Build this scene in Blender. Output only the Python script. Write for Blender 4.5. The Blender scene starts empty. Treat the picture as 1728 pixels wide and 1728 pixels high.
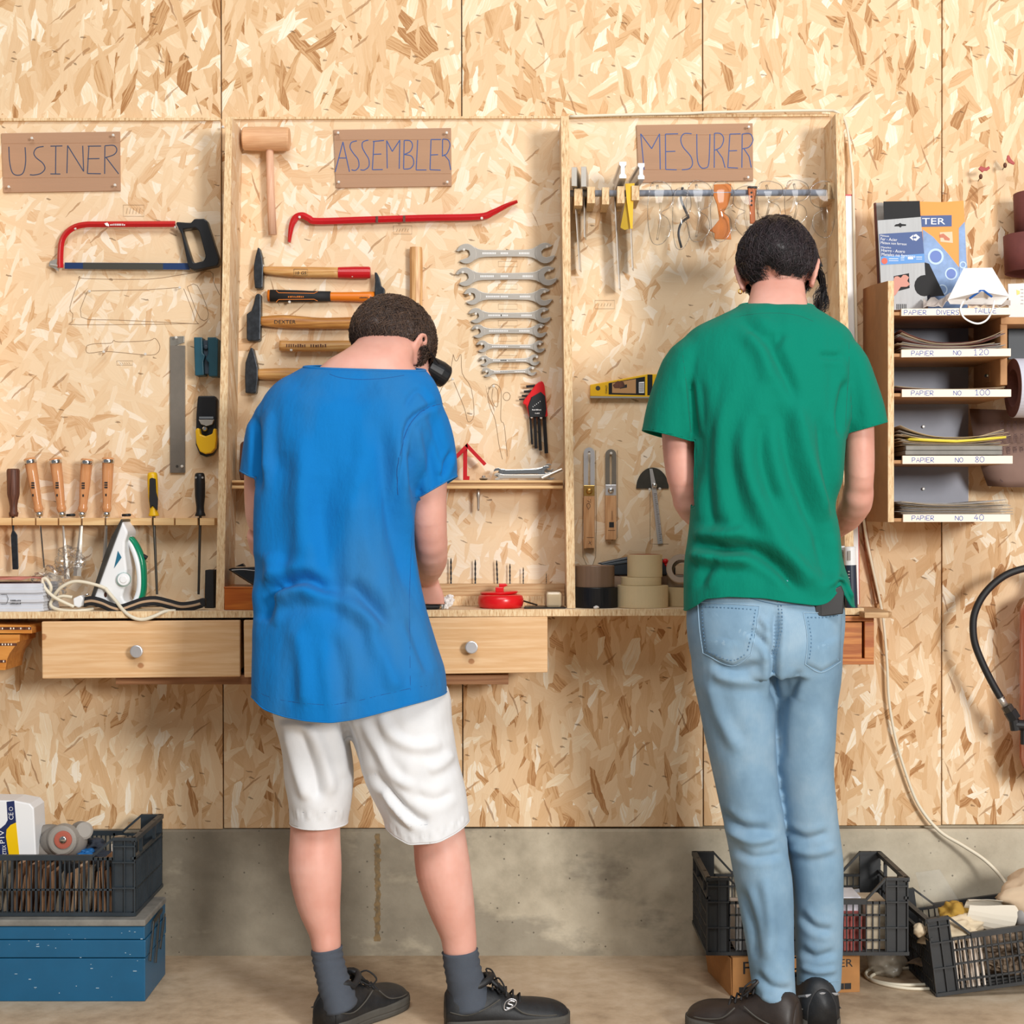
import bpy, bmesh, math, random
from mathutils import Vector, Matrix, noise
import numpy as np
random.seed(7)
# ------------------------------------------------------------ camera, world, lights, exposure
SC = bpy.context.scene
D = 4.2            # camera distance from the back wall (m)
F = 2814.0         # focal length in pixels of a 1728 px wide frame
H = 1.1164         # camera height
cam_d = bpy.data.cameras.new('camera'); cam_d.sensor_width = 36.0; cam_d.lens = F / 1728 * 36.0
cam = bpy.data.objects.new('camera', cam_d); SC.collection.objects.link(cam)
cam.location = (0, -D, H); cam.rotation_euler = (math.pi / 2, 0, 0); cam_d.clip_start = 0.05
SC.camera = cam
wd = bpy.data.worlds.new('daylight'); SC.world = wd; wd.use_nodes = True
bg = wd.node_tree.nodes['Background']
bg.inputs[0].default_value = (0.93, 0.96, 1.0, 1); bg.inputs[1].default_value = 0.19
def area(name, loc, target, sx, sy, power, col):
    l = bpy.data.lights.new(name, 'AREA'); l.shape = 'RECTANGLE'; l.size = sx; l.size_y = sy
    l.energy = power; l.color = col
    o = bpy.data.objects.new(name, l); SC.collection.objects.link(o); o.location = loc
    o.rotation_euler = (Vector(target) - Vector(loc)).to_track_quat('-Z', 'Y').to_euler()
    return o
area('window_light', (3.3, -6.6, 2.3), (0, 0, 1.2), 1.1, 1.3, 345, (1.0, 0.975, 0.94))
area('skylight', (0.4, -4.4, 5.0), (0, -0.2, 0.8), 4.2, 2.0, 190, (1.0, 0.98, 0.955))
SC.view_settings.view_transform = 'Standard'; SC.view_settings.look = 'None'
SC.view_settings.gamma = 1.0; SC.view_settings.use_curve_mapping = False
SC.view_settings.exposure = 0.0
SC.cycles.max_bounces = 8; SC.cycles.transparent_max_bounces = 24; SC.cycles.transmission_bounces = 10
SC.cycles.caustics_reflective = False; SC.cycles.caustics_refractive = False

# ------------------------------------------------------------ helpers
def W(px, py, d=0.0):
    """a point at pixel (px, py) of the photograph, d metres in front of the wall"""
    k = (D - d) / F
    return Vector(((px - 864) * k, -d, H + (864 - py) * k))
def S(d=0.0):
    return (D - d) / F
def lin(c):
    if isinstance(c, str):
        c = [int(c[i:i + 2], 16) for i in (0, 2, 4)]
    return tuple(((v / 255) / 12.92 if v / 255 <= 0.04045 else ((v / 255 + 0.055) / 1.055) ** 2.4) for v in c)
ORG = {}
class NT:
    def __init__(s, name):
        s.m = bpy.data.materials.new(name); s.m.use_nodes = True
        s.t = s.m.node_tree; s.b = s.t.nodes['Principled BSDF']
        s.coord = s.t.nodes.new('ShaderNodeTexCoord').outputs['Object']
    def n(s, kind, **kw):
        nd = s.t.nodes.new('ShaderNode' + kind)
        for k, v in kw.items():
            setattr(nd, k, v)
        return nd
    def l(s, a, b): s.t.links.new(a, b)
    def put(s, nd, key, v):
        if isinstance(v, bpy.types.NodeSocket): s.l(v, nd.inputs[key])
        else: nd.inputs[key].default_value = v
    def math(s, op, a, b=0.0, c=0.0, clamp=False):
        nd = s.n('Math', operation=op, use_clamp=clamp)
        s.put(nd, 0, a); s.put(nd, 1, b); s.put(nd, 2, c)
        return nd.outputs[0]
    def mix(s, f, a, b, mode='MIX'):
        nd = s.n('MixRGB', blend_type=mode)
        s.put(nd, 0, f)
        for i, v in ((1, a), (2, b)):
            if isinstance(v, bpy.types.NodeSocket): s.l(v, nd.inputs[i])
            else: nd.inputs[i].default_value = (*v[:3], 1)
        return nd.outputs[0]
    def noise(s, co, scale, detail=3, rough=.55, dim='3D'):
        nd = s.n('TexNoise', noise_dimensions=dim)
        s.put(nd, 'Vector', co); nd.inputs['Scale'].default_value = scale
        nd.inputs['Detail'].default_value = detail; nd.inputs['Roughness'].default_value = rough
        return nd.outputs[0]
    def map(s, co, scale=(1, 1, 1), loc=(0, 0, 0), rot=(0, 0, 0)):
        nd = s.n('Mapping'); s.put(nd, 'Vector', co)
        nd.inputs['Scale'].default_value = scale; nd.inputs['Location'].default_value = loc; nd.inputs['Rotation'].default_value = rot
        return nd.outputs[0]
    def ramp(s, f, stops, interp='LINEAR'):
        nd = s.n('ValToRGB'); s.l(f, nd.inputs[0]); cr = nd.color_ramp; cr.interpolation = interp
        while len(cr.elements) < len(stops): cr.elements.new(0.5)
        for e, (p, c) in zip(cr.elements, stops):
            e.position = p; e.color = (*(c if len(c) == 3 else c[:3]), 1)
        return nd.outputs[0]
    def bump(s, h, strength=.3, dist=.001):
        nd = s.n('Bump'); nd.inputs['Strength'].default_value = strength; nd.inputs['Distance'].default_value = dist
        s.l(h, nd.inputs['Height']); s.l(nd.outputs[0], s.b.inputs['Normal'])
        return nd.outputs[0]
    def rnd(s):
        return s.n('ObjectInfo').outputs['Random']
MC = {}
def mat(name, col, rough=.6, metal=0, var=0.0, bump=0.0, bscale=200, alpha=None, spec=None, coat=0, trans=0, ior=1.45, sheen=0, var_scale=25, scale3=(1,1,1)):
    """plain procedural material: a colour with slight mottling and fine relief"""
    if name in MC: return MC[name]
    t = NT(name); c = lin(col)
    if var > 0:
        f = t.noise(t.map(t.coord, scale3), var_scale, 4, .6)
        dk = tuple(v * (1 - var) for v in c); lt = tuple(min(1, v * (1 + var)) for v in c)
        t.l(t.ramp(f, [(.3, dk), (.7, lt)]), t.b.inputs['Base Color'])
    else: t.b.inputs['Base Color'].default_value = (*c, 1)
    t.b.inputs['Roughness'].default_value = rough; t.b.inputs['Metallic'].default_value = metal
    if spec is not None: t.b.inputs['Specular IOR Level'].default_value = spec
    if coat: t.b.inputs['Coat Weight'].default_value = coat
    if trans: t.b.inputs['Transmission Weight'].default_value = trans; t.b.inputs['IOR'].default_value = ior
    if sheen: t.b.inputs['Sheen Weight'].default_value = sheen
    if alpha is not None: t.b.inputs['Alpha'].default_value = alpha
    if bump > 0: t.bump(t.noise(t.map(t.coord, scale3), bscale, 3), bump, .001)
    MC[name] = t.m
    return t.m

class B:
    """collects shapes (in world metres) and links them as ONE mesh object"""
    def __init__(s): s.bm = bmesh.new(); s.mi = 0
    def _f(s, vs):
        try:
            f = s.bm.faces.new(vs); f.material_index = s.mi; return f
        except ValueError: return None
    def box(s, a, b):
        x0, x1 = sorted((a[0], b[0])); y0, y1 = sorted((a[1], b[1])); z0, z1 = sorted((a[2], b[2]))
        v = [s.bm.verts.new(p) for p in ((x0,y0,z0),(x1,y0,z0),(x1,y1,z0),(x0,y1,z0),(x0,y0,z1),(x1,y0,z1),(x1,y1,z1),(x0,y1,z1))]
        for q in ((0,3,2,1),(4,5,6,7),(0,1,5,4),(1,2,6,5),(2,3,7,6),(3,0,4,7)): s._f([v[i] for i in q])
        return s
    def pbox(s, px0, py0, px1, py1, d0, d1):
        """box whose FRONT face shows at these pixels"""
        return s.box(W(px0, py0, d1), Vector((W(px1, py1, d1).x, -d0, W(px1, py1, d1).z)))
    def prism(s, pts, d0, d1):
        f = [W(x, y, d1) for x, y in pts]
        area_ = sum(f[i].x * f[(i+1) % len(f)].z - f[(i+1) % len(f)].x * f[i].z for i in range(len(f)))
        if area_ < 0: f.reverse()
        fr = [s.bm.verts.new(p) for p in f]; bk = [s.bm.verts.new((p.x, -d0, p.z)) for p in f]
        s._f(fr); s._f(bk[::-1]); n = len(f)
        for i in range(n): s._f([fr[(i+1) % n], fr[i], bk[i], bk[(i+1) % n]])
        return s
    def extr(s, pts3, vec):
        """planar 3-D polygon pushed along vec"""
        vec = Vector(vec); a = [s.bm.verts.new(Vector(p)) for p in pts3]; b = [s.bm.verts.new(Vector(p) + vec) for p in pts3]
        n = len(a); s._f(a); s._f(b[::-1])
        for i in range(n): s._f([a[(i+1) % n], a[i], b[i], b[(i+1) % n]])
        return s
    def quad(s, pts3):
        s._f([s.bm.verts.new(Vector(p)) for p in pts3]); return s
    def tube(s, pts, r, seg=8, flat=1.0, cap=True, up=None):
        pts = [Vector(p) for p in pts]; n = len(pts)
        rs = r if hasattr(r, '__len__') else [r] * n
        rings = []; prev = None
        for i, p in enumerate(pts):
            t = (pts[min(i+1, n-1)] - pts[max(i-1, 0)])
            if t.length < 1e-9: t = Vector((0, 0, 1))
            t.normalize()
            ref = prev if prev is not None else (Vector(up) if up else (Vector((0, 1, 0)) if abs(t.y) < .9 else Vector((1, 0, 0))))
            u = (ref - t * ref.dot(t))
            if u.length < 1e-6: u = t.orthogonal()
            u.normalize(); v = t.cross(u); prev = u
            rr = rs[i] if hasattr(rs[i], '__len__') else (rs[i] * flat, rs[i])
            rings.append([s.bm.verts.new(p + u * (math.cos(2*math.pi*k/seg) * rr[0]) + v * (math.sin(2*math.pi*k/seg) * rr[1])) for k in range(seg)])
        for a, b in zip(rings, rings[1:]):
            for k in range(seg): s._f([a[k], a[(k+1) % seg], b[(k+1) % seg], b[k]])
        if cap: s._f(rings[0][::-1]); s._f(rings[-1])
        return s
    def cyl(s, a, b, r0, r1=None, seg=20):
        return s.tube([a, b], [r0, r0 if r1 is None else r1], seg)
    def lathe(s, org, axis, prof, seg=24, cap=True):
        """prof: list of (distance along axis, radius)"""
        axis = Vector(axis).normalized(); u = axis.orthogonal().normalized(); v = axis.cross(u); org = Vector(org)
        rings = [[s.bm.verts.new(org + axis * h + (u * math.cos(2*math.pi*k/seg) + v * math.sin(2*math.pi*k/seg)) * max(r, 1e-5)) for k in range(seg)] for h, r in prof]
        for a, b in zip(rings, rings[1:]):
            for k in range(seg): s._f([a[k], a[(k+1) % seg], b[(k+1) % seg], b[k]])
        if cap: s._f(rings[0][::-1]); s._f(rings[-1])
        return s
    def ball(s, c, r, seg=12, sc=(1, 1, 1)):
        m = Matrix.Translation(Vector(c)) @ Matrix.Diagonal((r*sc[0], r*sc[1], r*sc[2], 1))
        g = bmesh.ops.create_uvsphere(s.bm, u_segments=seg, v_segments=max(6, seg*2//3), radius=1, matrix=m)
        for v in g['verts']:
            for f in v.link_faces: f.material_index = s.mi
        return s
    def loop(s, grid, closed_u=False, closed_v=False):
        """surface through a grid of points"""
        g = [[s.bm.verts.new(Vector(p)) for p in row] for row in grid]
        nu, nv = len(g), len(g[0])
        for i in range(nu - (0 if closed_u else 1)):
            for j in range(nv - (0 if closed_v else 1)):
                s._f([g[i][j], g[i][(j+1) % nv], g[(i+1) % nu][(j+1) % nv], g[(i+1) % nu][j]])
        return g
    def add(s, me, mtx=None):
        if mtx: me.transform(mtx)
        n0 = len(s.bm.faces); s.bm.from_mesh(me); s.bm.faces.ensure_lookup_table()
        for f in s.bm.faces[n0:]: f.material_index = s.mi
        return s
    def mk(s, name, m, parent=None, bevel=0.0, smooth=False, bseg=2, solid=0.0, subd=0, fixn=True):
        if fixn: bmesh.ops.recalc_face_normals(s.bm, faces=s.bm.faces[:])
        me = bpy.data.meshes.new(name); s.bm.to_mesh(me); s.bm.free()
        return link(name, me, m, parent, bevel, smooth, bseg, solid, subd)
def link(name, me, m, parent=None, bevel=0.0, smooth=False, bseg=2, solid=0.0, subd=0):
    n = len(me.vertices); co = np.empty(n * 3, 'f'); me.vertices.foreach_get('co', co); co = co.reshape(-1, 3)
    lo, hi = co.min(0), co.max(0); c = Vector(((lo[0]+hi[0])/2, (lo[1]+hi[1])/2, lo[2]))
    co -= np.array(c, 'f'); me.vertices.foreach_set('co', co.ravel())
    for mm in (m if isinstance(m, (list, tuple)) else [m]): me.materials.append(mm)
    o = bpy.data.objects.new(name, me); SC.collection.objects.link(o)
    ORG[o] = c
    if parent: o.parent = parent; o.location = c - ORG[parent]
    else: o.location = c
    if smooth:
        me.polygons.foreach_set('use_smooth', [True] * len(me.polygons))
    if solid:
        md = o.modifiers.new('s', 'SOLIDIFY'); md.thickness = solid; md.offset = 0
    if bevel:
        md = o.modifiers.new('b', 'BEVEL'); md.width = bevel; md.segments = bseg; md.limit_method = 'ANGLE'; md.angle_limit = math.radians(40)
    if subd:
        md = o.modifiers.new('d', 'SUBSURF'); md.levels = subd; md.render_levels = subd
    return o
def tag(o, label=None, cat=None, group=None, kind=None):
    if label: o['label'] = label
    if cat: o['category'] = cat
    if group: o['group'] = group
    if kind: o['kind'] = kind
    return o
def thing(name, label, cat, loc, group=None):
    o = bpy.data.objects.new(name, None); SC.collection.objects.link(o); o.empty_display_size = .05
    o.location = loc; ORG[o] = Vector(loc)
    return tag(o, label, cat, group)
def copy_tree(o, dv, parent=None):
    """the thing shifted by dv, with copies of its parts"""
    c = o.copy(); SC.collection.objects.link(c)
    if parent: c.parent = parent
    else: c.location = o.location + Vector(dv)
    ORG[c] = ORG[o] + Vector(dv)
    for ch in list(o.children): copy_tree(ch, dv, c)
    return c
def smooth_line(pts, n=6, closed=False):
    """Catmull-Rom through points (any dimension)"""
    P = [tuple(p) for p in pts]; out = []; m = len(P)
    rng = range(m if closed else m - 1)
    for i in rng:
        if closed: p0, p1, p2, p3 = P[(i-1) % m], P[i], P[(i+1) % m], P[(i+2) % m]
        else: p0, p1, p2, p3 = P[max(i-1, 0)], P[i], P[i+1], P[min(i+2, m-1)]
        for k in range(n):
            t = k / n
            out.append(tuple(.5*((2*b)+(c-a)*t+(2*a-5*b+4*c-d_)*t*t+(3*b-a-3*c+d_)*t**3) for a, b, c, d_ in zip(p0, p1, p2, p3)))
    if not closed: out.append(P[-1])
    return out
def stroke(b, pts, d, r=.0012, sm=4, closed=False):
    """a drawn line lying on a surface d metres in front of the wall, points in photo pixels"""
    q = smooth_line(pts, sm, closed) if sm else pts
    if closed: q = list(q) + [q[0]]
    b.tube([W(x, y, d) for x, y in q], [(r * .25, r)] * len(q), 6, up=(0, 1, 0))
# single-stroke capitals in a unit box, y up
FONT = {
 'A': [[(0,0),(.5,1),(1,0)],[(.2,.38),(.8,.38)]], 'B': [[(0,0),(0,1)],[(0,1),(.7,.95),(.8,.75),(.6,.55),(0,.5)],[(0,.5),(.8,.45),(.95,.22),(.7,.02),(0,0)]],
 'C': [[(1,.85),(.6,1),(.15,.8),(0,.5),(.15,.2),(.6,0),(1,.15)]], 'D': [[(0,0),(0,1),(.6,.9),(1,.5),(.6,.1),(0,0)]],
 'E': [[(1,1),(0,1)],[(0,1),(0,0)],[(0,0),(1,0)],[(0,.5),(.75,.52)]], 'F': [[(1,1),(0,1)],[(0,1),(0,0)],[(0,.5),(.75,.52)]],
 'I': [[(.5,0),(.5,1)]], 'L': [[(0,1),(0,0)],[(0,0),(1,0)]], 'M': [[(0,0),(.08,1)],[(.08,1),(.5,.4)],[(.5,.4),(.92,1)],[(.92,1),(1,0)]],
 'N': [[(0,0),(0,1)],[(0,1),(1,0)],[(1,0),(1,1)]], 'O': [[(.5,1),(.1,.8),(0,.5),(.1,.2),(.5,0),(.9,.2),(1,.5),(.9,.8),(.5,1)]],
 'P': [[(0,0),(0,1)],[(0,1),(.75,.98),(.95,.75),(.7,.5),(0,.45)]], 'R': [[(0,0),(0,1)],[(0,1),(.75,.98),(.9,.75),(.7,.52),(0,.47)],[(.1,.47),(1,0)]],
 'S': [[(.95,.88),(.6,1),(.15,.9),(.05,.7),(.5,.52),(.9,.32),(.8,.08),(.4,0),(0,.12)]], 'T': [[(0,1),(1,1)],[(.5,1),(.5,0)]],
 'U': [[(0,1),(.03,.35),(.3,.02),(.7,.02),(.97,.35),(1,1)]], 'V': [[(0,1),(.5,0)],[(.5,0),(1,1)]],
 '0': [[(.5,1),(.1,.8),(0,.5),(.1,.2),(.5,0),(.9,.2),(1,.5),(.9,.8),(.5,1)]], '1': [[(.1,.75),(.5,1)],[(.5,1),(.5,0)],[(.1,0),(.9,0)]],
 '2': [[(.05,.8),(.4,1),(.85,.85),(.75,.5),(.05,.02)],[(.05,.02),(1,.05)]], '4': [[(.6,1),(0,.35)],[(0,.35),(1,.35)],[(.7,.7),(.7,0)]],
 '8': [[(.5,1),(.15,.8),(.45,.55),(.9,.25),(.5,0),(.1,.2),(.55,.55),(.85,.8),(.5,1)]], '-': [[(.1,.5),(.9,.5)]]}
def write(b, text, px, py, w, h, d, r, gap=.3, slope=0.0):
    """hand-drawn capitals: px,py = lower left pixel of the first letter, w,h = letter size"""
    x = px
    for ch in text:
        if ch in FONT:
            ww = w * (.25 if ch == 'I' else 1)
            for ln in FONT[ch]:
                jx, jy = random.uniform(-.04, .04), random.uniform(-.04, .04)
                pts = [(x + (u + jx) * ww, py - (v + jy) * h + slope * (x - px)) for u, v in ln]
                stroke(b, pts, d, r, 5 if len(ln) > 3 else 0)
            x += ww * (1 + gap) if ch != 'I' else w * .25 + w * gap
        else: x += w * (1 + gap)
def text_mesh(txt, size, extrude=.0003):
    c = bpy.data.curves.new('t', 'FONT'); c.body = txt; c.size = size; c.extrude = extrude; c.resolution_u = 2
    o = bpy.data.objects.new('t', c); SC.collection.objects.link(o)
    dg = bpy.context.evaluated_depsgraph_get(); me = bpy.data.meshes.new_from_object(o.evaluated_get(dg))
    bpy.data.objects.remove(o); bpy.data.curves.remove(c)
    return me
def ptext(b, txt, px, py, hpx, d, wpx=None, rot=0.0, yaw=0.0):
    """printed lettering with its lower left corner at pixel (px,py), capital height hpx, optional total width"""
    me = text_mesh(txt, 1.0, .0)
    n = len(me.vertices); co = np.empty(n*3, 'f'); me.vertices.foreach_get('co', co); co = co.reshape(-1, 3)
    lo, hi = co.min(0), co.max(0); k = hpx * S(d) / max(hi[1] - lo[1], 1e-6)
    kx = (wpx * S(d) / (hi[0] - lo[0])) if wpx else k
    m = Matrix.Translation(W(px, py, d)) @ Matrix.Rotation(yaw, 4, 'Z') @ Matrix.Rotation(-rot, 4, 'Y') @ Matrix(((kx,0,0,-lo[0]*kx),(0,0,-1,0),(0,k,0,-lo[1]*k),(0,0,0,1)))
    b.add(me, m); bpy.data.meshes.remove(me)
# ------------------------------------------------------------ materials
def osb(name, cols, angles, L=.085, w=.017, thr=.5, dark=.975, warm=None, seed=0.0):
    """oriented strand board: overlapping layers of long angular flakes"""
    t = NT(name)
    sep = t.n('SeparateXYZ'); t.l(t.coord, sep.inputs[0])
    r = t.rnd()
    u = t.math('ADD', sep.outputs[0], sep.outputs[1]); v = t.math('ADD', sep.outputs[2], sep.outputs[1])
    u = t.math('ADD', u, t.math('MULTIPLY', r, 37.0)); v = t.math('ADD', v, t.math('MULTIPLY', r, 11.0))
    cmb = t.n('CombineXYZ'); t.l(u, cmb.inputs[0]); t.l(v, cmb.inputs[1]); co = cmb.outputs[0]
    wob = t.n('TexNoise', noise_dimensions='2D'); t.l(co, wob.inputs['Vector']); wob.inputs['Scale'].default_value = 30; wob.inputs['Detail'].default_value = 4
    off = t.n('VectorMath', operation='SCALE'); t.l(wob.outputs[1], off.inputs[0]); off.inputs['Scale'].default_value = .009
    ad = t.n('VectorMath', operation='ADD'); t.l(co, ad.inputs[0]); t.l(off.outputs[0], ad.inputs[1]); co = ad.outputs[0]
    c = None; hgt = None
    for i, (ang, sc) in enumerate(angles):
        m = t.n('Mapping', vector_type='TEXTURE'); t.l(co, m.inputs[0])
        m.inputs['Rotation'].default_value = (0, 0, math.radians(ang)); m.inputs['Scale'].default_value = (w * sc, L * sc, 1)
        m.inputs['Location'].default_value = (seed + i * 3.17, i * 1.73, 0)
        vo = t.n('TexVoronoi', voronoi_dimensions='2D'); t.l(m.outputs[0], vo.inputs['Vector']); vo.inputs['Scale'].default_value = 1.0
        sp = t.n('SeparateColor'); t.l(vo.outputs['Color'], sp.inputs[0])
        # grain along the flake
        m2 = t.n('Mapping', vector_type='TEXTURE'); t.l(co, m2.inputs[0]); m2.inputs['Rotation'].default_value = (0, 0, math.radians(ang)); m2.inputs['Scale'].default_value = (.004, .09, 1)
        g = t.noise(m2.outputs[0], 1.0, 3, .6, '2D')
        val = t.math('ADD', sp.outputs[0], t.math('MULTIPLY', t.math('SUBTRACT', g, .5), .36))
        col = t.ramp(val, cols)
        h = t.math('ADD', t.math('MULTIPLY', sp.outputs[2], 1.0), t.math('MULTIPLY', g, .3))
        if c is None: c, hgt = col, h
        else:
            mk = t.math('GREATER_THAN', sp.outputs[1], 1 - min(.6, 1.9 / (i + 1.6)))
            c = t.mix(mk, c, col); hm = t.n('Mix'); t.l(mk, hm.inputs[0]); t.l(hgt, hm.inputs[2]); t.l(h, hm.inputs[3]); hgt = hm.outputs[0]
    # small dark slivers
    for k, (ang, L2, w2, dc, th) in enumerate(((20, .050, .0045, '8a5a30', dark), (-48, .044, .0050, '9a6a3e', dark - .004), (75, .012, .0035, '5e3f24', dark))):
        m = t.n('Mapping', vector_type='TEXTURE'); t.l(co, m.inputs[0]); m.inputs['Rotation'].default_value = (0, 0, math.radians(ang)); m.inputs['Scale'].default_value = (w2, L2, 1)
        m.inputs['Location'].default_value = (k + 5.3, seed, 0)
        vo = t.n('TexVoronoi', voronoi_dimensions='2D'); t.l(m.outputs[0], vo.inputs['Vector']); vo.inputs['Scale'].default_value = 1.0
        sp = t.n('SeparateColor'); t.l(vo.outputs['Color'], sp.inputs[0])
        mk = t.math('GREATER_THAN', sp.outputs[1], th)
        c = t.mix(t.math('MULTIPLY', mk, .62), c, lin(dc))
    big = t.noise(co, 1.6, 2, .5, '2D')
    c = t.mix(t.math('MULTIPLY', t.math('SUBTRACT', big, .3, clamp=True), .5), c, warm or lin('d9a56b'), 'MULTIPLY') if warm else c
    t.l(c, t.b.inputs['Base Color']); t.b.inputs['Roughness'].default_value = .62
    t.b.inputs['Specular IOR Level'].default_value = .25
    t.bump(hgt, .55, .0012)
    return t.m
ANG_V = [(5, 1.4), (-35, 1.2), (62, .9), (18, 1.2), (-12, 1.0), (42, .9), (-60, .6), (-24, .8), (12, .7), (-3, .45)]
ANG_H = [(85, 1.5), (60, 1.2), (-70, 1.1), (20, .7), (-85, 1.1), (45, .7), (72, .9), (-40, .5), (-15, .4)]
COL_V = [(0, lin('ab7a4c')), (.04, lin('c29566')), (.11, lin('d6ae80')), (.4, lin('e1bf96')), (.8, lin('e9cca6')), (.93, lin('eed8b6')), (1, lin('f6e9d4'))]
COL_H = [(0, lin('d0a679')), (.05, lin('dcb78e')), (.22, lin('e5c7a1')), (.75, lin('ebd2b0')), (1, lin('f3e4cf'))]
M_OSB = osb('osb wall boards', COL_V, ANG_V, L=.125, w=.030, thr=.52, dark=.996)
M_OSBH = osb('osb cabinet back', COL_H, ANG_H, L=.13, w=.030, thr=.55, dark=.998, seed=4.2)
def edge_mat():
    t = NT('osb cut edge'); m = t.map(t.coord, (220, 220, 45)); f = t.noise(m, 1, 4, .7)
    t.l(t.ramp(f, [(.28, lin('8f6a44')), (.40, lin('d6b083')), (.6, lin('ecd2a8')), (.8, lin('f6e6c8'))]), t.b.inputs['Base Color'])
    t.b.inputs['Roughness'].default_value = .8; t.bump(f, .7, .0012); return t.m
M_EDGE = edge_mat()
def wood(name, c0, c1, axis='x', scale=1.0, rough=.5, knots=(), ring=9.0, bump=.15, contrast=1.0):
    """sawn timber, grain along the given axis"""
    t = NT(name)
    sc = {'x': (.6, 9, 9), 'y': (9, .6, 9), 'z': (9, 9, .6)}[axis]
    co = t.map(t.coord, tuple(v * scale for v in sc))
    if knots:
        # rings wrap around each knot
        pass
    n1 = t.noise(co, 1.0, 3, .5)
    wv = t.math('SINE', t.math('MULTIPLY', t.math('ADD', n1, t.math('MULTIPLY', t.noise(co, .35, 1), 2.0)), ring * 3.0))
    fine = t.noise(t.map(t.coord, tuple(v * scale * 14 for v in sc)), 1.0, 2, .6)
    f = t.math('ADD', t.math('MULTIPLY', wv, .28 * contrast), t.math('ADD', t.math('MULTIPLY', t.math('SUBTRACT', fine, .5), .6), .5))
    c = t.ramp(f, [(.1, lin(c0)), (.55, tuple((a + b) / 2 for a, b in zip(lin(c0), lin(c1)))), (.95, lin(c1))])
    sep = t.n('SeparateXYZ'); t.l(t.coord, sep.inputs[0])
    for kx, kz, kr in knots:
        dx = t.math('SUBTRACT', sep.outputs[0], kx); dz = t.math('MULTIPLY', t.math('SUBTRACT', sep.outputs[2], kz), 1.15)
        dd = t.math('SQRT', t.math('ADD', t.math('MULTIPLY', dx, dx), t.math('MULTIPLY', dz, dz)))
        dd = t.math('ADD', dd, t.math('MULTIPLY', t.math('SUBTRACT', fine, .5), kr * .6))
        mk = t.math('SUBTRACT', 1.0, t.math('DIVIDE', dd, kr), clamp=True)
        c = t.mix(t.math('MULTIPLY', t.math('MULTIPLY', mk, 3.0, clamp=True), .75), c, lin('a86a3a'))
    t.l(c, t.b.inputs['Base Color']); t.b.inputs['Roughness'].default_value = rough
    t.b.inputs['Specular IOR Level'].default_value = .35
    t.bump(f, bump, .0006); return t.m
M_PINE = wood('pine planed', 'd6a672', 'eecba0', 'x', 2.2, .5, ring=16, contrast=.6, knots=((-.235, .100, .011), (.0, .032, .009)))
M_PINE2 = wood('pine shelf', 'd2a46e', 'ecc994', 'x', 2.5)
M_PINED = wood('pine beam brown', '8e6040', 'b58660', 'x', 2.5)  # brown pine, darker than the shelf tone
M_PLY = wood('plywood strips', 'b98f64', 'd8b78c', 'x', 5, .6)
M_MDF = mat('mdf board', 'b98a5e', .75, var=.08, bump=.1, bscale=900)
M_BEECH = wood('beech mallet', 'd3a183', 'e6bfa2', 'z', 6, .55, bump=.05, contrast=.6)
M_BEECHX = wood('beech along x', 'cf9c74', 'e4b98f', 'x', 6, .5, bump=.05, contrast=.6)
M_ASHX = wood('ash handle', 'b98247', 'dfb274', 'x', 5, .42, bump=.05)
M_ASHZ = wood('ash handle upright', 'c08a55', 'ecc08a', 'z', 5, .4, bump=.1)
M_ASHD = wood('oiled handle', '9c6430', 'cf9550', 'x', 5, .38, bump=.05)
M_CHIS = wood('varnished chisel handle', 'c07f4e', 'dfa676', 'z', 4, .22, bump=.02, contrast=.5)
M_DARKH = wood('stained dark handle', '4a2a1e', '6e4636', 'z', 5, .5)
M_CEDAR = wood('red cedar', 'a5562a', 'd08a4c', 'x', 2.5, .4)
M_ORANGE = wood('orange varnished wood', 'b0571a', 'd07a2e', 'x', 3, .35)
M_MARQ = wood('amber veneer', 'c47a32', 'dd9a50', 'x', 2.5, .3)
M_OFFCUT = wood('offcut wood', '8a6246', 'c79a74', 'z', 5, .7)
M_STEEL = mat('brushed steel', 'bfb9b0', .33, .62, var=.06, bump=.05, bscale=600)
M_CHROME = mat('chrome', 'd6d6d4', .16, 1)
M_ALU = mat('aluminium', 'd8d8dc', .35, .75, var=.03)
M_DARKST = mat('dark steel', '55524d', .42, .85, var=.15, bump=.1, bscale=300)
M_FORGED = mat('forged black steel', '33373c', .38, .6, var=.45, bump=.25, bscale=120, var_scale=60)
M_FILE = mat('file steel', '7b746b', .5, .55, var=.08, bump=.3, bscale=1500)
M_NAIL = mat('nail head', 'e6e3dc', .3, .2)
M_BLACK = mat('black plastic', '17181b', .4, spec=.4, var=.1)
M_BLACKM = mat('black matt', '1c1c1e', .75, var=.15)
M_RUBBER = mat('black rubber', '1a1b1d', .55, bump=.1)
M_CRATE = mat('black crate plastic', '2e3032', .5, var=.25, bump=.1, bscale=100, var_scale=12)
M_CRATEB = mat('blue black crate plastic', '2c353c', .45, var=.25, bump=.1, bscale=100, var_scale=12)
M_RED = mat('red paint', 'c0181f', .32, var=.05)
M_REDP = mat('red plastic', 'd81a20', .28, spec=.5)
M_WHITEP = mat('white plastic', 'eceef0', .35)
M_CREAMC = mat('cream cord', 'e3dac4', .5)
M_YELLOW = mat('yellow plastic', 'e8b70a', .38)
M_TEAL = mat('teal plastic', '164b5c', .42, var=.1)
M_GREENP = mat('green clear plastic', '0b8d66', .15, trans=.15, spec=.6)
M_ORANGEP = mat('orange plastic', 'e07a1a', .4)
M_CARD = mat('cardboard', 'b08a6e', .85, var=.05, bump=.25, bscale=500, scale3=(.05, 1, 1))
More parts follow.
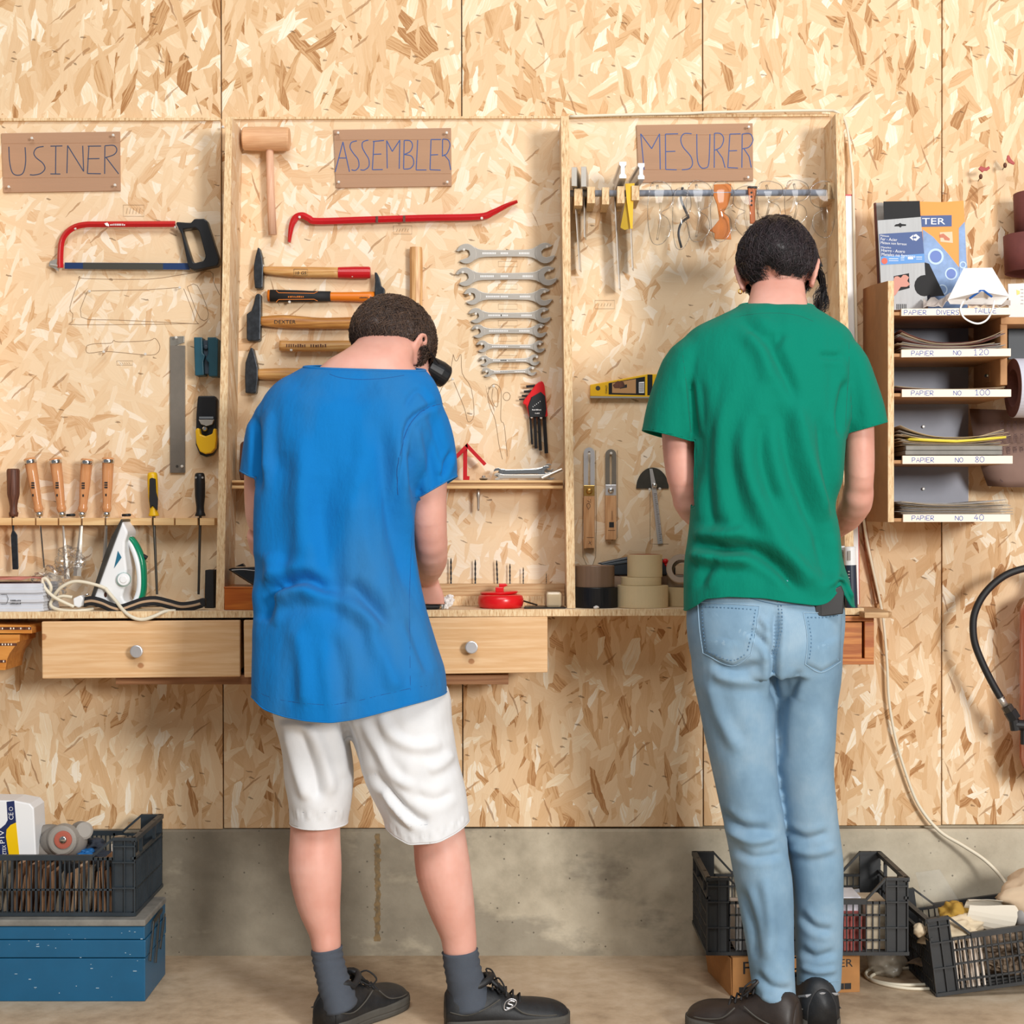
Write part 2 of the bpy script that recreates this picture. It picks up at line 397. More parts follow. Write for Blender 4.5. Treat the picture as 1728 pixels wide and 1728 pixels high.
M_CARDE = mat('cardboard edge', 'a0785a', .9, var=.15, var_scale=300)
M_CARDBOX = mat('brown carton', 'b07c48', .85, var=.08)
M_INK = mat('dark blue marker', '33425f', .6)
M_INKB = mat('blue marker', '2f5aa8', .6)
M_INKK = mat('black print', '1b1b1d', .6)
M_INKW = mat('white print', 'eeeeee', .6)
M_PENCIL = mat('pencil line', '8a6f55', .9)
M_PAPER = mat('white paper', 'e8e6e4', .8, var=.03)
M_PAPERG = mat('grey paper', 'cfd2da', .8, var=.05)
M_PAPERR = mat('salmon paper', 'c87f72', .8, var=.05)
M_LABEL = mat('white painted batten', 'f3e3d2', .55)
M_SANDG = mat('grey sandpaper back', 'a09a94', .9, var=.1, bump=.3, bscale=800)
M_SANDB = mat('brown sandpaper', '6b4038', .9, var=.12, bump=.4, bscale=1500)
M_SANDT = mat('tan paper sheet', 'b09c80', .85, var=.12)
M_GREYP = mat('grey painted panel', 'a3a6b2', .6, var=.04)
M_GREYBAR = mat('grey painted dowel', '8c94a4', .45)
M_TAPEC = mat('cream tape', 'e0cba0', .6, var=.03)
M_TAPEB = mat('brown tape', '7c6350', .35, var=.12, scale3=(3, 3, .2), var_scale=30)
M_TAPEK = mat('black tape', '16161a', .35, var=.2)
M_TAPER = mat('rust cardboard core', 'a34524', .7)
M_MASK = mat('white mask fibre', 'f1f0ee', .85, bump=.1, sheen=.2)
M_SKIN = None
def concrete(name, base, dark, light, stain=True, drip=None, sc=1.0, bump=.3):
    t = NT(name); a = t.noise(t.coord, 1.1 * sc, 6, .62); b = t.noise(t.coord, 9 * sc, 5, .65); c = t.noise(t.coord, 90, 3, .6)
    col = t.ramp(t.math('ADD', t.math('MULTIPLY', a, .6), t.math('MULTIPLY', b, .4)), [(.36, lin(dark)), (.5, lin(base)), (.64, lin(light))])
    col = t.mix(t.math('MULTIPLY', t.math('SUBTRACT', c, .55, clamp=True), .8), col, lin(dark))
    if stain:
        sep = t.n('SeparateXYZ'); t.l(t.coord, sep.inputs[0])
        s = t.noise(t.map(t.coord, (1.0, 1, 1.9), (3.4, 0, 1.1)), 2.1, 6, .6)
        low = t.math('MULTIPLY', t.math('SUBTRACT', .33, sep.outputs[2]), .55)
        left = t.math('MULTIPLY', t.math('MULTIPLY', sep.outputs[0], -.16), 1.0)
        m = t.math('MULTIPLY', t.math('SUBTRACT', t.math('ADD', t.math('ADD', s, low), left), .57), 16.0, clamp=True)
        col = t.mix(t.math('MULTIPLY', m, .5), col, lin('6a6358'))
        # pits
        vo = t.n('TexVoronoi'); t.l(t.coord, vo.inputs['Vector']); vo.inputs['Scale'].default_value = 55
        sp = t.n('SeparateColor'); t.l(vo.outputs['Color'], sp.inputs[0])
        pit = t.math('MULTIPLY', t.math('LESS_THAN', vo.outputs['Distance'], .13), t.math('GREATER_THAN', sp.outputs[0], .78))
        col = t.mix(t.math('MULTIPLY', pit, .7), col, lin('4e463c'))
    if drip:
        x0, z0, z1, wd_ = drip
        n2 = t.noise(t.map(t.coord, (0, 0, 9)), 1.0, 4, .6); n3 = t.noise(t.coord, 60, 4, .6)
        dx = t.math('ABSOLUTE', t.math('SUBTRACT', t.math('ADD', sep.outputs[0], t.math('MULTIPLY', t.math('SUBTRACT', n2, .5), .012)), x0))
        edge = t.math('ADD', wd_, t.math('MULTIPLY', t.math('SUBTRACT', t.math('ADD', n3, t.math('MULTIPLY', n2, .6)), .85), .022))
        m = t.math('MULTIPLY', t.math('LESS_THAN', dx, edge), t.math('MULTIPLY', t.math('GREATER_THAN', sep.outputs[2], z0), t.math('LESS_THAN', sep.outputs[2], z1)))
        col = t.mix(t.math('MULTIPLY', m, .75), col, t.ramp(n3, [(.35, lin('54452a')), (.6, lin('8a6a36'))]))
    t.l(col, t.b.inputs['Base Color']); t.b.inputs['Roughness'].default_value = .8
    t.bump(t.math('ADD', b, t.math('MULTIPLY', c, .5)), bump, .003); return t.m
M_FLOOR = concrete('floor screed', 'c0aa8e', 'a08a70', 'd2bfa6', stain=False, sc=2.0)
# ------------------------------------------------------------ the room
XL, XR = W(-1300, 0).x, W(3030, 0).x
M_CONC = concrete('plinth concrete', 'bdb29c', '9a907c', 'd0c6b0', drip=(W(637, 0).x - (XL+XR)/2, W(0, 1588).z, W(0, 1406).z, .0085))
b = B(); b.box((XL, -7.5, -.12), (XR, .0, 0))
tag(b.mk('floor', M_FLOOR), kind='structure')
zb = W(0, 1399).z
b = B()
b.extr([(XL, .2, 0), (XL, -.004, 0), (XL, -.004, zb - .006), (XL, .004, zb), (XL, .022, zb), (XL, .022, 3.2), (XL, .2, 3.2)], (XR - XL, 0, 0))
wall = tag(b.mk('wall_back', M_CONC), kind='structure')
joints = [-1260, -855, -442, -36, (371, 377), (778, 781), (1185, 1187), (1590, 1589), 1996, 2402, 2810]
def jx(j, top): return j if not isinstance(j, tuple) else (j[0] if top else j[1])
for a, c in zip(joints, joints[1:]):
    g = 1.0; b = B()
    x0t, x1t, x0b, x1b = jx(a, 1) + g, jx(c, 1) - g, jx(a, 0) + g, jx(c, 0) - g
    yb = 1398 - 3.0 * ((a if not isinstance(a, tuple) else a[0]) - 300) / 700
    yb = max(1391, min(1400, 1399 - .005 * (x0b - 0)))
    b.prism([(x0t, -560), (x1t, -560), (x1b, yb), (x0b, yb + .5)], -.021, 0.0)
    b.mk('osb_panel', M_OSB, wall, bevel=.001, bseg=1)
# ------------------------------------------------------------ wall cabinet, worktop, drawers
DB = .014      # front of the cabinet's back panels
DV = .165      # front of the uprights
DW = .20       # front of the worktop
def zt(px):    # height of the worktop's top (it sags a little to the left)
    return W(0, 1033 - 7 * (px + 80) / 1530, DW).z
def WT(px, d): return Vector(((px - 864) * S(d), -d, zt(px)))
def by(px, d): return 864 + (H - zt(px)) / S(d)     # pixel row of the worktop's top at depth d
cab = thing('tool_cabinet', 'shallow open tool cabinet of strand board with upright dividers along the wall', 'cabinet', W(700, 1022, .08))
for pts in ([(-64, 203.5), (372, 203), (372, 1022), (-64, 1025)], [(386, 201), (950, 198), (956, 1019), (378, 1022)], [(958, 197), (1400, 195), (1412, 1017), (966, 1019)]):
    b = B(); b.prism(pts, .0005, DB); b.mk('back_panel', M_OSBH, cab)
for pts in ([(380.5, 197), (392, 197), (378, 1029), (364, 1029)], [(946.5, 196), (960, 196), (971, 1026), (957, 1026)], [(1410, 191), (1423, 191), (1443, 1024), (1428, 1024)], [(-78, 200), (-65, 200), (-65, 1031), (-80, 1031)]):
    b = B(); b.prism(pts, .0005, DV - .001); u = b.mk('upright', M_OSBH, cab, bevel=.001, bseg=1)
    b = B(); b.prism([(x, y + .3) for x, y in pts], DV - .001, DV); b.mk('cut_edge', M_EDGE, u)
for pts in ([(-64, 199.5), (372, 198.5), (372, 203), (-64, 204)], [(386, 197.3), (950, 195.5), (950, 199.5), (386, 201.3)], [(958, 194.5), (1400, 192), (1400, 196), (958, 198.5)]):
    b = B(); b.prism(pts, .0005, .022); b.mk('top_strip', M_EDGE, cab)
# nails and screws the tools hang from
NAILS = [(55,234),(192,229),(16,316),(195,313),(571,225),(754,225),(572,308),(755,308),(1083,217),(1263,215),(1262,300),(436,250),(470,248),
 (506,367),(813,369),(444,449),(595,466),(489,510),(439,549),(492,591),(434,641),(700,431),(377,215),(128,386),(297,384),(783,422),(923,417),(781,460),(927,457),
 (793,497),(919,493),(803,530),(918,525),(805,554),(913,552),(813,581),(911,581),(815,606),(906,603),(821,627),(899,622),(897,704),(913,705),
 (994,766),(1031,765),(1096,826),(1113,825),(308,787),(298,570),(764,640),(833,652),(347,586),(152,492),(304,486),(176,594),(246,598),(336,703),(361,703)]
NAILS = [q for q in NAILS if q not in ((1083,217),)]
b = B(); b.lathe((0, 0, 0), (0, -1, 0), [(-.004, .0012), (.010, .0012), (.0105, .0036), (.0125, .0034), (.0135, .002)], 10)
n0 = b.mk('nail', M_NAIL, cab, smooth=False)
nc = ORG[n0]
first = True
for x, y in NAILS:
    w = W(x, y, .03 if y > 210 else .02)
    o = n0 if first else n0.copy()
    if not first: SC.collection.objects.link(o)
    first = False
    o.location = Vector((w.x, w.y, w.z - .0036)) - ORG[cab]
# pencilled outlines and notes
def outline(lines, d=DB + .0004, r=.0007, m=None, parent=cab, name='pencil_outline'):
    b = B()
    for pts, closed in lines: stroke(b, pts, d, r, 3 if len(pts) > 3 else 0, closed)
    return tag(b.mk(name, m or M_PENCIL, parent), kind='stuff')
outline([([(135,466),(142,470),(250,471),(310,463),(355,458),(360,475),(371,498)], 0), ([(135,466),(118,518),(123,530),(122,543),(133,548),(318,546),(330,541),(310,487)], 0), ([(148,491),(250,489),(305,485)], 0), ([(148,491),(137,535),(200,540),(325,546)], 0),
 ([(316,484),(333,482),(352,530),(338,538),(316,484)], 0)])
outline([([(147,583),(160,580),(187,579),(192,574),(200,577),(250,575),(262,571),(270,585),(264,597),(246,599),(205,595),(175,593),(150,596),(145,590),(147,583)], 0)])
outline([([(765,598),(758,632),(741,665),(748,682)], 0), ([(765,598),(768,608),(772,608),(778,598),(780,630),(795,655),(800,700),(790,712),(784,690),(766,645)], 0)])
outline([([(826,655),(833,648),(842,652),(846,665),(845,708),(851,718),(856,770)], 0), ([(826,655),(823,670),(828,690),(836,710),(842,750),(848,775)], 0), ([(832,655),(830,672),(835,685),(840,684),(840,660),(834,652)], 0)])
outline([([(855+6*math.cos(a*.6), 669+7*math.sin(a*.6)) for a in range(11)], 1)])
outline([([(984,840),(984,940),(1005,940),(1005,760)], 0), ([(1042,760),(1042,908),(1032,912)], 0), ([(1097,830),(1097,918),(1128,918)], 0), ([(1378,540),(1378,522),(1385,519),(1396,520),(1400,527),(1400,545)], 0), ([(1366,545),(1366,530),(1360,521)], 0)])
b = B()
for x0, y0, x1, y1 in ((208,346,243,365),(664,381,695,395),(1004,507,1037,521),(197,609,224,616)):
    stroke(b, [(x0,y0),(x1,y0),(x1,y1),(x0,y1),(x0,y0)], DB + .0004, .0005, 0)
    for k in range(5): stroke(b, [(x0+5+k*(x1-x0-8)/5, y1-4), (x0+7+k*(x1-x0-8)/5, y0+5)], DB + .0004, .0005, 0)
for y in (446, 484, 518, 546, 572, 596, 616):
    stroke(b, [(841, y-5), (873, y-5), (873, y+4), (841, y+4), (841, y-5)], DB + .0004, .0004, 0)
tag(b.mk('pencil_notes', M_PENCIL, cab), kind='stuff')
# holding rack for chisels
b = B(); b.pbox(-64, 874, 363, 886, DB, .045)
for x0, x1 in ((-64,19),(21,58.5),(61,97),(99.5,136),(139,176),(179,255.5),(259,293.5),(296,333),(337,362)): b.pbox(x0, 874, x1, 886.5, .044, .075)
b.mk('slotted_rail', M_PINE2, cab, bevel=.0008, bseg=1)
# shelf in the middle bay
b = B(); b.pbox(391, 810.5, 950, 814.5, DB, .10); sh = b.mk('shelf_board', M_PINE2, cab, bevel=.0008)
b = B(); b.pbox(391, 814.5, 950, 819.5, DB, .088); b.mk('spacer', M_PLY, sh)
b = B(); b.pbox(391, 819.5, 950, 824.5, DB, .10); b.mk('shelf_board', M_PINE2, sh, bevel=.0008)
# worktop
wt = thing('worktop', 'long strand board worktop under the tool cabinet', 'worktop', W(690, 1040, .1))
def slab(name, x0, x1, t, m, d0=.0005, d1=DW, dz=0, p=wt):
    b = B(); v = []
    X0, X1 = (x0 - 864) * S(d1), (x1 - 864) * S(d1)
    b.extr([(X0, -d1, zt(x0) + dz), (X1, -d1, zt(x1) + dz), (X1, -d1, zt(x1) + dz - t), (X0, -d1, zt(x0) + dz - t)], (0, d1 - d0, 0))
    return b.mk(name, m, p, bevel=.0008, bseg=1)
slab('board', -90, 1458, .0165, M_OSBH)
slab('cut_edge', -90, 1458, .0165, M_EDGE, DW, DW + .001)
ex = thing('wooden_block', 'weathered grey brown board end sticking out at the right of the worktop', 'board', W(1480, 1043, .2))
b = B(); z1 = W(0, 1033.5, .26).z; z0 = W(0, 1043, .26).z
X0, X1 = (1459 - 864) * S(.26), (1506 - 864) * S(.26)
b.extr([(X0, -.26, z1), (X0, -.02, z1), (X1 + .004, -.02, z1), (X1 + .004, -.235, z1), (X1 - .01, -.26, z1)], (0, 0, z0 - z1))
b.mk('offcut_board', M_PLY, ex, bevel=.001)
# drawers
def drawer(x0, x1, y0l, y0r, h, knob, label):
    g = 'pine drawers under the worktop'
    d1 = DW + .004; y0l += 1.5; y0r += 1.5; h -= 1.5
    t = thing('drawer', label, 'drawer', W((x0+x1)/2, y0l + h, .1), g)
    b = B(); b.prism([(x0, y0l), (x1, y0r), (x1, y0r + h), (x0 + 1, y0l + h + 1)], d1 - .018, d1); b.mk('front', M_PINE, t, bevel=.0025)
    b = B(); z0 = W(0, y0l + h - 8, d1).z; z1_ = W(0, max(y0l, y0r) + 3, d1).z; X0, X1 = (x0 + 5 - 864) * S(d1), (x1 - 5 - 864) * S(d1)
    for a, c in (((X0, -.19, z0), (X0 + .012, -.012, z1_)), ((X1 - .012, -.19, z0), (X1, -.012, z1_)), ((X0, -.02, z0), (X1, -.008, z1_)), ((X0, -.19, z0), (X1, -.012, z0 + .006))): b.box(a, c)
    b.mk('box', M_PINE2, t)
    if knob:
        kx, ky = knob; c = W(kx, ky, d1)
        b = B(); b.lathe(c, (0, -1, 0), [(0, .006), (.012, .006), (.014, .0145), (.024, .0155), (.0262, .0150), (.027, .013)], 32); b.mk('knob', M_ALU, t, smooth=False, bevel=.0006)
    return t
drawer(70, 405, 1047.5, 1045, 97, (234, 1098), 'pine drawer with round grey knob at the far left, below the iron')
drawer(411, 661, 1045, 1043, 97, (536, 1093), 'pine drawer mostly hidden behind the man in blue')
drawer(667, 924, 1041.5, 1039, 96, (796, 1091), 'pine drawer with round grey knob right of the man in blue')
sb = thing('support_beam', 'brown timber beam under the drawers against the wall', 'beam', W(530, 1156, .1))
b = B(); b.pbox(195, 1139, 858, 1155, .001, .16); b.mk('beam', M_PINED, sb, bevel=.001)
# amber inlaid corbel at the left
cb = thing('inlaid_corbel', 'amber wooden corbel with dark and light inlay bands under the worktop at the left edge', 'bracket', W(20, 1132, .15))
b = B(); b.prism([(-60, 1053), (49, 1055), (54, 1059), (54, 1069), (-60, 1069)], .03, DW); b.mk('top_board', M_MARQ, cb, bevel=.001)
b = B(); b.prism([(-60, 1070.5), (33, 1070.5), (33, 1083), (29, 1084), (24, 1092), (16, 1103), (12, 1112), (9, 1131), (-60, 1131)], .06, DW - .004); b.mk('curved_block', M_MARQ, cb, bevel=.001)
b = B(); b.prism([(-60, 1071), (36, 1071), (34, 1083), (33, 1119), (14, 1126), (-60, 1126)], .012, .06); b.mk('backing', M_LABEL, cb)
for (x1_, y) in ((53, 1060.5), (28, 1087.5), (10, 1116)):
    b = B(); b.pbox(-60, y - 2.3, x1_, y + 2.3, DW - .004 if y > 1065 else DW, DW - .0034 if y > 1065 else DW + .0006); b.mk('inlay_band', M_DARKH, cb)
    b = B(); x = -50
    while x < x1_ - 4:
        b.pbox(x, y - 1.5, x + 2, y + 1.5, DW - .0034 if y > 1065 else DW + .0006, DW - .003 if y > 1065 else DW + .001); x += random.choice((5, 12, 14))
    tag(b.mk('inlay_dots', M_LABEL, cb))
# red cedar frame at the right
M_DIAG = wood('cedar diagonal grain', 'a05426', 'd8904e', 'x', 3.2, .4)
for nd in M_DIAG.node_tree.nodes:
    if nd.type == 'MAPPING': nd.inputs['Rotation'].default_value = (0, math.radians(38), 0)
cf = thing('cedar_box', 'reddish cedar wood frame with a diagonal grained block under the worktop, right of the jeans', 'box', W(1430, 1122, .12))
for q in ((1372, 1039.5, 1475, 1048.5), (1372, 1111, 1475, 1121.5), (1459, 1048.5, 1475, 1111), (1372, 1048.5, 1385, 1111)):
    b = B(); b.pbox(*q, .03, .205); b.mk('frame_bar', M_DIAG if q[0] < 1400 else M_CEDAR, cf, bevel=.0012)
b = B(); b.pbox(1385, 1050, 1454.5, 1111, .04, .198); b.mk('inner_block', M_DIAG, cf, bevel=.001)
b = B(); b.pbox(1454, 1049, 1459, 1111, .04, .12); b.mk('recess', M_CEDAR, cf)

# ------------------------------------------------------------ cardboard signs
def sign(word, q, label, strokes):
    t = thing('cardboard_sign', label, 'sign', W((q[0]+q[2])/2, q[3], DB), 'hand lettered cardboard signs')
    b = B(); b.prism([(q[0], q[1]+3), (q[2]-1, q[1]), (q[2], q[3]-3), (q[0]+4, q[3])], DB + .0005, DB + .006); b.mk('card', M_CARD, t, bevel=.0005, bseg=1)
    b = B()
    for yy in (q[1] + 20, q[1] + 78): b.prism([(q[0]+3, yy), (q[2]-1, yy-1.5), (q[2]-1, yy-.7), (q[0]+3, yy+.8)], DB+.0055, DB + .0062)
    b.mk('crease', M_CARDE, t)
    for ln in strokes:
        pass
    b = B()
    for ln in strokes: stroke(b, ln, DB + .0062, .0014, 5 if len(ln) > 3 else 0)
    b.mk('lettering', M_INK if q[0] < 100 else M_INKB2, t)
M_INKB2 = mat('purple blue marker', '38538f', .6)
Z1 = lambda L: [[(x/4.32, 180 + y/4.32) for x, y in l] for l in L]
sign('USINER', (2, 222, 203, 325), 'cardboard sign reading USINER', Z1([
 [(65,292),(70,400),(90,480),(130,500),(170,480),(187,400),(183,296)], [(318,290),(270,300),(247,335),(262,370),(310,410),(328,450),(300,485),(250,498),(218,496)],
 [(368,288),(455,286)], [(407,288),(405,490)], [(367,490),(440,491)], [(488,485),(493,283)], [(493,283),(610,472)], [(610,472),(603,285)],
 [(640,288),(737,287)], [(648,288),(637,487)], [(637,380),(725,378)], [(637,487),(735,489)], [(765,285),(763,490)], [(765,285),(830,283),(852,315),(830,350),(765,372)], [(775,372),(865,490)]]))
Z2 = lambda L: [[(380 + x/2.979, 180 + y/2.979) for x, y in l] for l in L]
sign('ASSEMBLER', (563, 216, 762, 317), 'cardboard sign reading ASSEMBLER', Z2([
 [(553,328),(592,177)], [(592,177),(625,327)], [(570,258),(610,258)], [(662,172),(635,180),(628,205),(645,235),(668,265),(672,300),(655,320),(635,317)],
 [(720,168),(692,178),(690,205),(705,235),(722,265),(722,300),(700,318),(680,317)], [(742,175),(798,170)], [(748,175),(740,317)], [(742,240),(785,238)], [(740,317),(792,316)],
 [(815,310),(812,170)], [(812,170),(840,225)], [(840,225),(878,168)], [(878,168),(875,312)], [(900,170),(897,312)], [(900,170),(930,172),(942,195),(930,225),(900,240)], [(900,240),(938,250),(948,285),(930,310),(897,314)],
 [(968,168),(960,318)], [(960,318),(1012,318)], [(1035,165),(1085,165)], [(1035,165),(1030,317)], [(1030,243),(1070,241)], [(1030,317),(1083,319)],
 [(1093,163),(1092,250)], [(1093,163),(1120,168),(1130,195),(1115,235),(1092,248)], [(1100,240),(1125,270),(1134,318)]]))
Z4 = lambda L: [[(940 + x/3.456, 180 + y/3.456) for x, y in l] for l in L]
sign('MESURER', (1074, 208, 1271, 308), 'cardboard sign reading MESURER', Z4([
 [(508,368),(488,158)], [(488,158),(552,245)], [(552,245),(598,158)], [(598,158),(602,366)], [(632,160),(706,158)], [(632,160),(634,366)], [(634,262),(690,260)], [(634,366),(698,368)],
 [(785,158),(740,158),(722,190),(735,235),(780,290),(790,335),(770,362),(728,368)], [(815,160),(818,300),(835,350),(862,358),(885,330),(892,160)],
 [(918,155),(917,356)], [(918,155),(955,158),(972,190),(955,235),(918,255)], [(930,250),(965,300),(980,355)], [(1008,160),(1070,158)], [(1008,160),(996,355)], [(1002,258),(1050,256)], [(996,355),(1055,358)],
 [(1080,160),(1078,356)], [(1080,160),(1125,158),(1143,195),(1120,235),(1082,245)], [(1090,245),(1120,290),(1133,355)]]))
# ------------------------------------------------------------ tools, left bay
def zc(d, *pts): return [W(x, y, d) for x, y in pts]
def bars(b, x, y, w, h, d, n):
    """print too small to read: a row of uneven upright marks"""
    for k in range(n):
        xx = x + w * k / n; hh = h * random.choice((.7, 1, 1, .85)); b.pbox(xx, y + h - hh, xx + w / n * random.uniform(.45, .7), y + h, d, d + .0004)
t = thing('hacksaw', 'hacksaw with red bow frame and black pistol handle on the left bay wall', 'saw', W(235, 457, DB))
b = B()
q = smooth_line([(102, 452), (102, 430), (105, 405), (118, 388), (140, 379.5), (180, 378.5), (296, 378)], 4)
b.tube(zc(.034, *q), [(.008, .0080)] * len(q), 4, up=(0, 1, 0)); 
b.mk('frame', M_RED, t, bevel=.0012, smooth=False)
b = B(); bars(b, 186, 377.5, 26, 3.2, .0432, 9); b.prism([(176,377),(181,375.5),(184,379),(184,382),(179,381)], .0425, .0432); b.mk('white_print', M_INKW, t)
b = B(); b.prism([(109, 443), (320, 444), (320, 455), (109, 453.5)], .030, .032); b.mk('blade', mat('blue saw blade', '1f3a68', .45, .3), t)
b = B(); b.prism([(140, 443.5), (275, 444.5), (275, 455), (140, 454)], .0295, .0325); b.mk('worn_blade', mat('grey teeth', '4b4a44', .5, .5), t)
b = B(); b.tube(zc(.032, (98, 449), (85, 447)), .0035, 8); b.prism([(84,441),(97,436),(95,446),(99,458),(90,452),(82,449)], .028, .032); b.mk('wing_nut', M_STEEL, t)
b = B()   # handle with its opening: two rings
outer = [(295, 374), (322, 376), (328, 369), (348, 369), (371, 441), (367, 448), (328, 456), (318, 452), (306, 395)]
inner = [(308, 387), (330, 384), (336, 390), (347, 432), (344, 440), (328, 444), (324, 440), (310, 396)]
def ring(b, outer, inner, d0, d1):
    """flat frame between two outlines with equal numbers of points after resampling"""
    def res(P, n):
        P = list(P) + [P[0]]; L = [0]
        for a, c in zip(P, P[1:]): L.append(L[-1] + math.hypot(c[0]-a[0], c[1]-a[1]))
        out = []
        for k in range(n):
            s_ = L[-1] * k / n; i = max(j for j in range(len(L)-1) if L[j] <= s_)
            f = (s_ - L[i]) / max(L[i+1] - L[i], 1e-9); out.append((P[i][0] + f*(P[i+1][0]-P[i][0]), P[i][1] + f*(P[i+1][1]-P[i][1])))
        return out
    N = 40; I = res(inner, N); O = res(outer, N * 4)
    cx = sum(p[0] for p in I)/N; cy = sum(p[1] for p in I)/N
    def ang(p): return math.atan2(p[1]-cy, p[0]-cx)
    O2 = []
    for p in I:
        a = ang(p); O2.append(min(O, key=lambda o: abs((ang(o)-a+math.pi) % (2*math.pi) - math.pi)))
    grid = []
    for src, dd in ((O2, d0), (O2, d1), (I, d1), (I, d0)): grid.append([(lambda v: Vector((v.x, -dd, v.z)))(W(x, y, d1)) for x, y in src])
    b.loop(grid, closed_u=True, closed_v=True)
ring(b, outer, inner, .018, .050); b.mk('handle', M_BLACK, t, bevel=.003)
# long file
t = thing('flat_file', 'long grey flat file hanging upright beside the teal sharpening block', 'file', W(300, 797, DB))
b = B(); b.pbox(287, 583, 312, 798, DB + .001, .021); b.mk('file_body', M_FILE, t, bevel=.0006)
b = B(); b.prism([(287, 568), (311, 567), (311, 578), (287, 586)], DB + .001, .0205); b.mk('plain_end', mat('plain grey steel', '9a958c', .4, .7), t, bevel=.0006)
b = B(); b.lathe(W(299, 787, .0211), (0, -1, 0), [(0, .0035), (.0006, .0035)], 12); b.mk('hole', M_DARKST, t)
# teal sharpening block
t = thing('teal_clamp', 'dark teal plastic block with a notched groove left of the first upright', 'tool', W(347, 638, DB))
b = B(); b.prism([(327, 569), (341, 569), (342, 596), (346, 600), (343, 610), (344, 633), (329, 634)], DB, .062); b.mk('left_jaw', M_TEAL, t, bevel=.002)
b = B(); b.prism([(350, 569), (364, 569), (368, 573), (367, 635), (352, 635), (352, 612), (347, 606), (351, 596)], DB, .062); b.mk('right_jaw', M_TEAL, t, bevel=.002)
b = B(); b.pbox(336, 574, 360, 631, DB, .045); b.lathe(W(348, 586, .045), (0, -1, 0), [(0, .006), (.006, .006), (.007, .003)], 12); b.mk('core', mat('grey blue core', '3c4a58', .5), t, bevel=.001)
# block plane
t = thing('block_plane', 'small block plane with black body and yellow palm grip', 'plane', W(347, 770, DB))
b = B(); b.prism([(334, 668), (362, 668), (366, 674), (365, 735), (366, 755), (358, 768), (347, 771), (337, 767), (330, 750), (331, 700), (333, 674)], DB, .040); b.mk('body', M_BLACK, t, bevel=.003)
b = B(); b.prism([(329.5, 727), (332, 722), (336, 723), (338, 733), (347, 736), (358, 732), (360, 723), (364, 723), (365, 740), (363, 756), (356, 764), (346, 766), (337, 762), (331, 748)], .040, .066); b.mk('yellow_grip', M_YELLOW, t, bevel=.006, bseg=3)
b = B(); b.prism([(335, 708), (361, 708), (358, 716), (349, 719), (339, 716)], .040, .052); b.mk('lever_cap', M_STEEL, t, bevel=.001)
b = B(); b.pbox(336, 703, 360, 706.5, .052, .055); b.lathe(W(347, 724, .045), (0, -1, 0), [(0, .006), (.012, .006), (.014, .004)], 14); b.mk('adjuster', M_CHROME, t)
# chisels in the rack
def seg_tool(name, label, cat, top, bot, prof, m, group, d=.06):
    a = W(*top, d); c = W(*bot, d); t = thing(name, label, cat, c, group)
    L = (a - c).length
    b = B(); b.lathe(c, a - c, [(h * L, r) for h, r in prof], 20)
    b.mk('handle', m, t, smooth=True)
    return t
CP = [(0, .0085), (.02, .0095), (.06, .0115), (.09, .0118), (.13, .010), (.17, .0102), (.45, .0125), (.75, .0138), (.90, .0142), (.905, .0150), (.985, .0150), (.99, .0135), (1.0, .012)]
ch = [((50, 773), (66, 865), (74, 958), 3.4, 3.6, 'carving gouge with varnished handle, leftmost of the four pale handled ones'),
      ((93, 773), (104.5, 865), (113, 977), 4, 10, 'chisel with varnished handle, second of the four pale handled ones'),
      ((147, 774), (139, 865), (130, 972), 6, 14, 'chisel with varnished handle and broad polished blade, third of the four pale handled ones'),
      ((182.5, 772), (180, 865), (176, 960), 5, 8, 'chisel with varnished handle partly behind the iron, rightmost of the four pale handled ones')]
for a, c, e, w0, w1, lab in ch:
    t = seg_tool('wood_chisel', lab, 'chisel', a, c, CP, M_CHIS, 'pale handled chisels in the rack')
    A, C_ = W(*a, .06), W(*c, .06); ax = (A - C_).normalized(); L = (A - C_).length
    b = B(); b.lathe(C_ + ax * (L * .895), ax, [(0, .0152), (.002, .0156), (.0085, .0156), (.0105, .0145)], 20); b.mk('striking_ring', M_CHROME, t, smooth=True)
    b = B(); b.lathe(C_ - ax * .010, ax, [(0, .0078), (.0115, .0095)], 20); b.mk('ferrule', M_CHROME, t, smooth=True)
    b = B(); k = S(.06); n = 8; P = [(a1 * (1-i/n) + e1 * i/n) for i in range(n+1) for a1, e1 in ((0, 0),)] 
    pts = [C_.lerp(W(*e, .06), i/n) for i in range(n+1)]
    b.tube(pts, [(.0022, (w0 + (w1 - w0) * max(0, (i/n - .35)/.65)) * k / 2) for i in range(n+1)], 4, up=(0, 1, 0))
    b.mk('blade', M_STEEL if w1 > 5 else M_CHROME, t)
    b = B(); m = C_ + ax * (L * .48); xx = (m.x / S(.075)) + 864; yy = 864 + (H - m.z) / S(.075)
    for kx in range(3): b.pbox(xx - 2.5, yy - 7 + kx * 4, xx + 2.5, yy - 4.6 + kx * 4, .0725, .0745)
    b.pbox(xx - 1.2, yy + 13, xx + 1.2, yy + 17, .0705, .0725)
    tag(b.mk('stamp', M_INKK, t), kind='stuff')
t = thing('old_chisel', 'old chisel with dark stained wooden handle and black blade at the left edge', 'chisel', W(24, 872, .06))
b = B(); c = W(23, 872, .06); k = S(.06); b.lathe(c, (-.01, 0, 1), [(0, 7*k), (6*k, 8*k), (9*k, 6.5*k), (18*k, 6.3*k), (28*k, 8*k), (34*k, 9.6*k), (38*k, 10.4*k), (78*k, 10.8*k), (80*k, 10*k), (81*k, 9*k)], 20); b.mk('handle', M_DARKH, t, smooth=True)
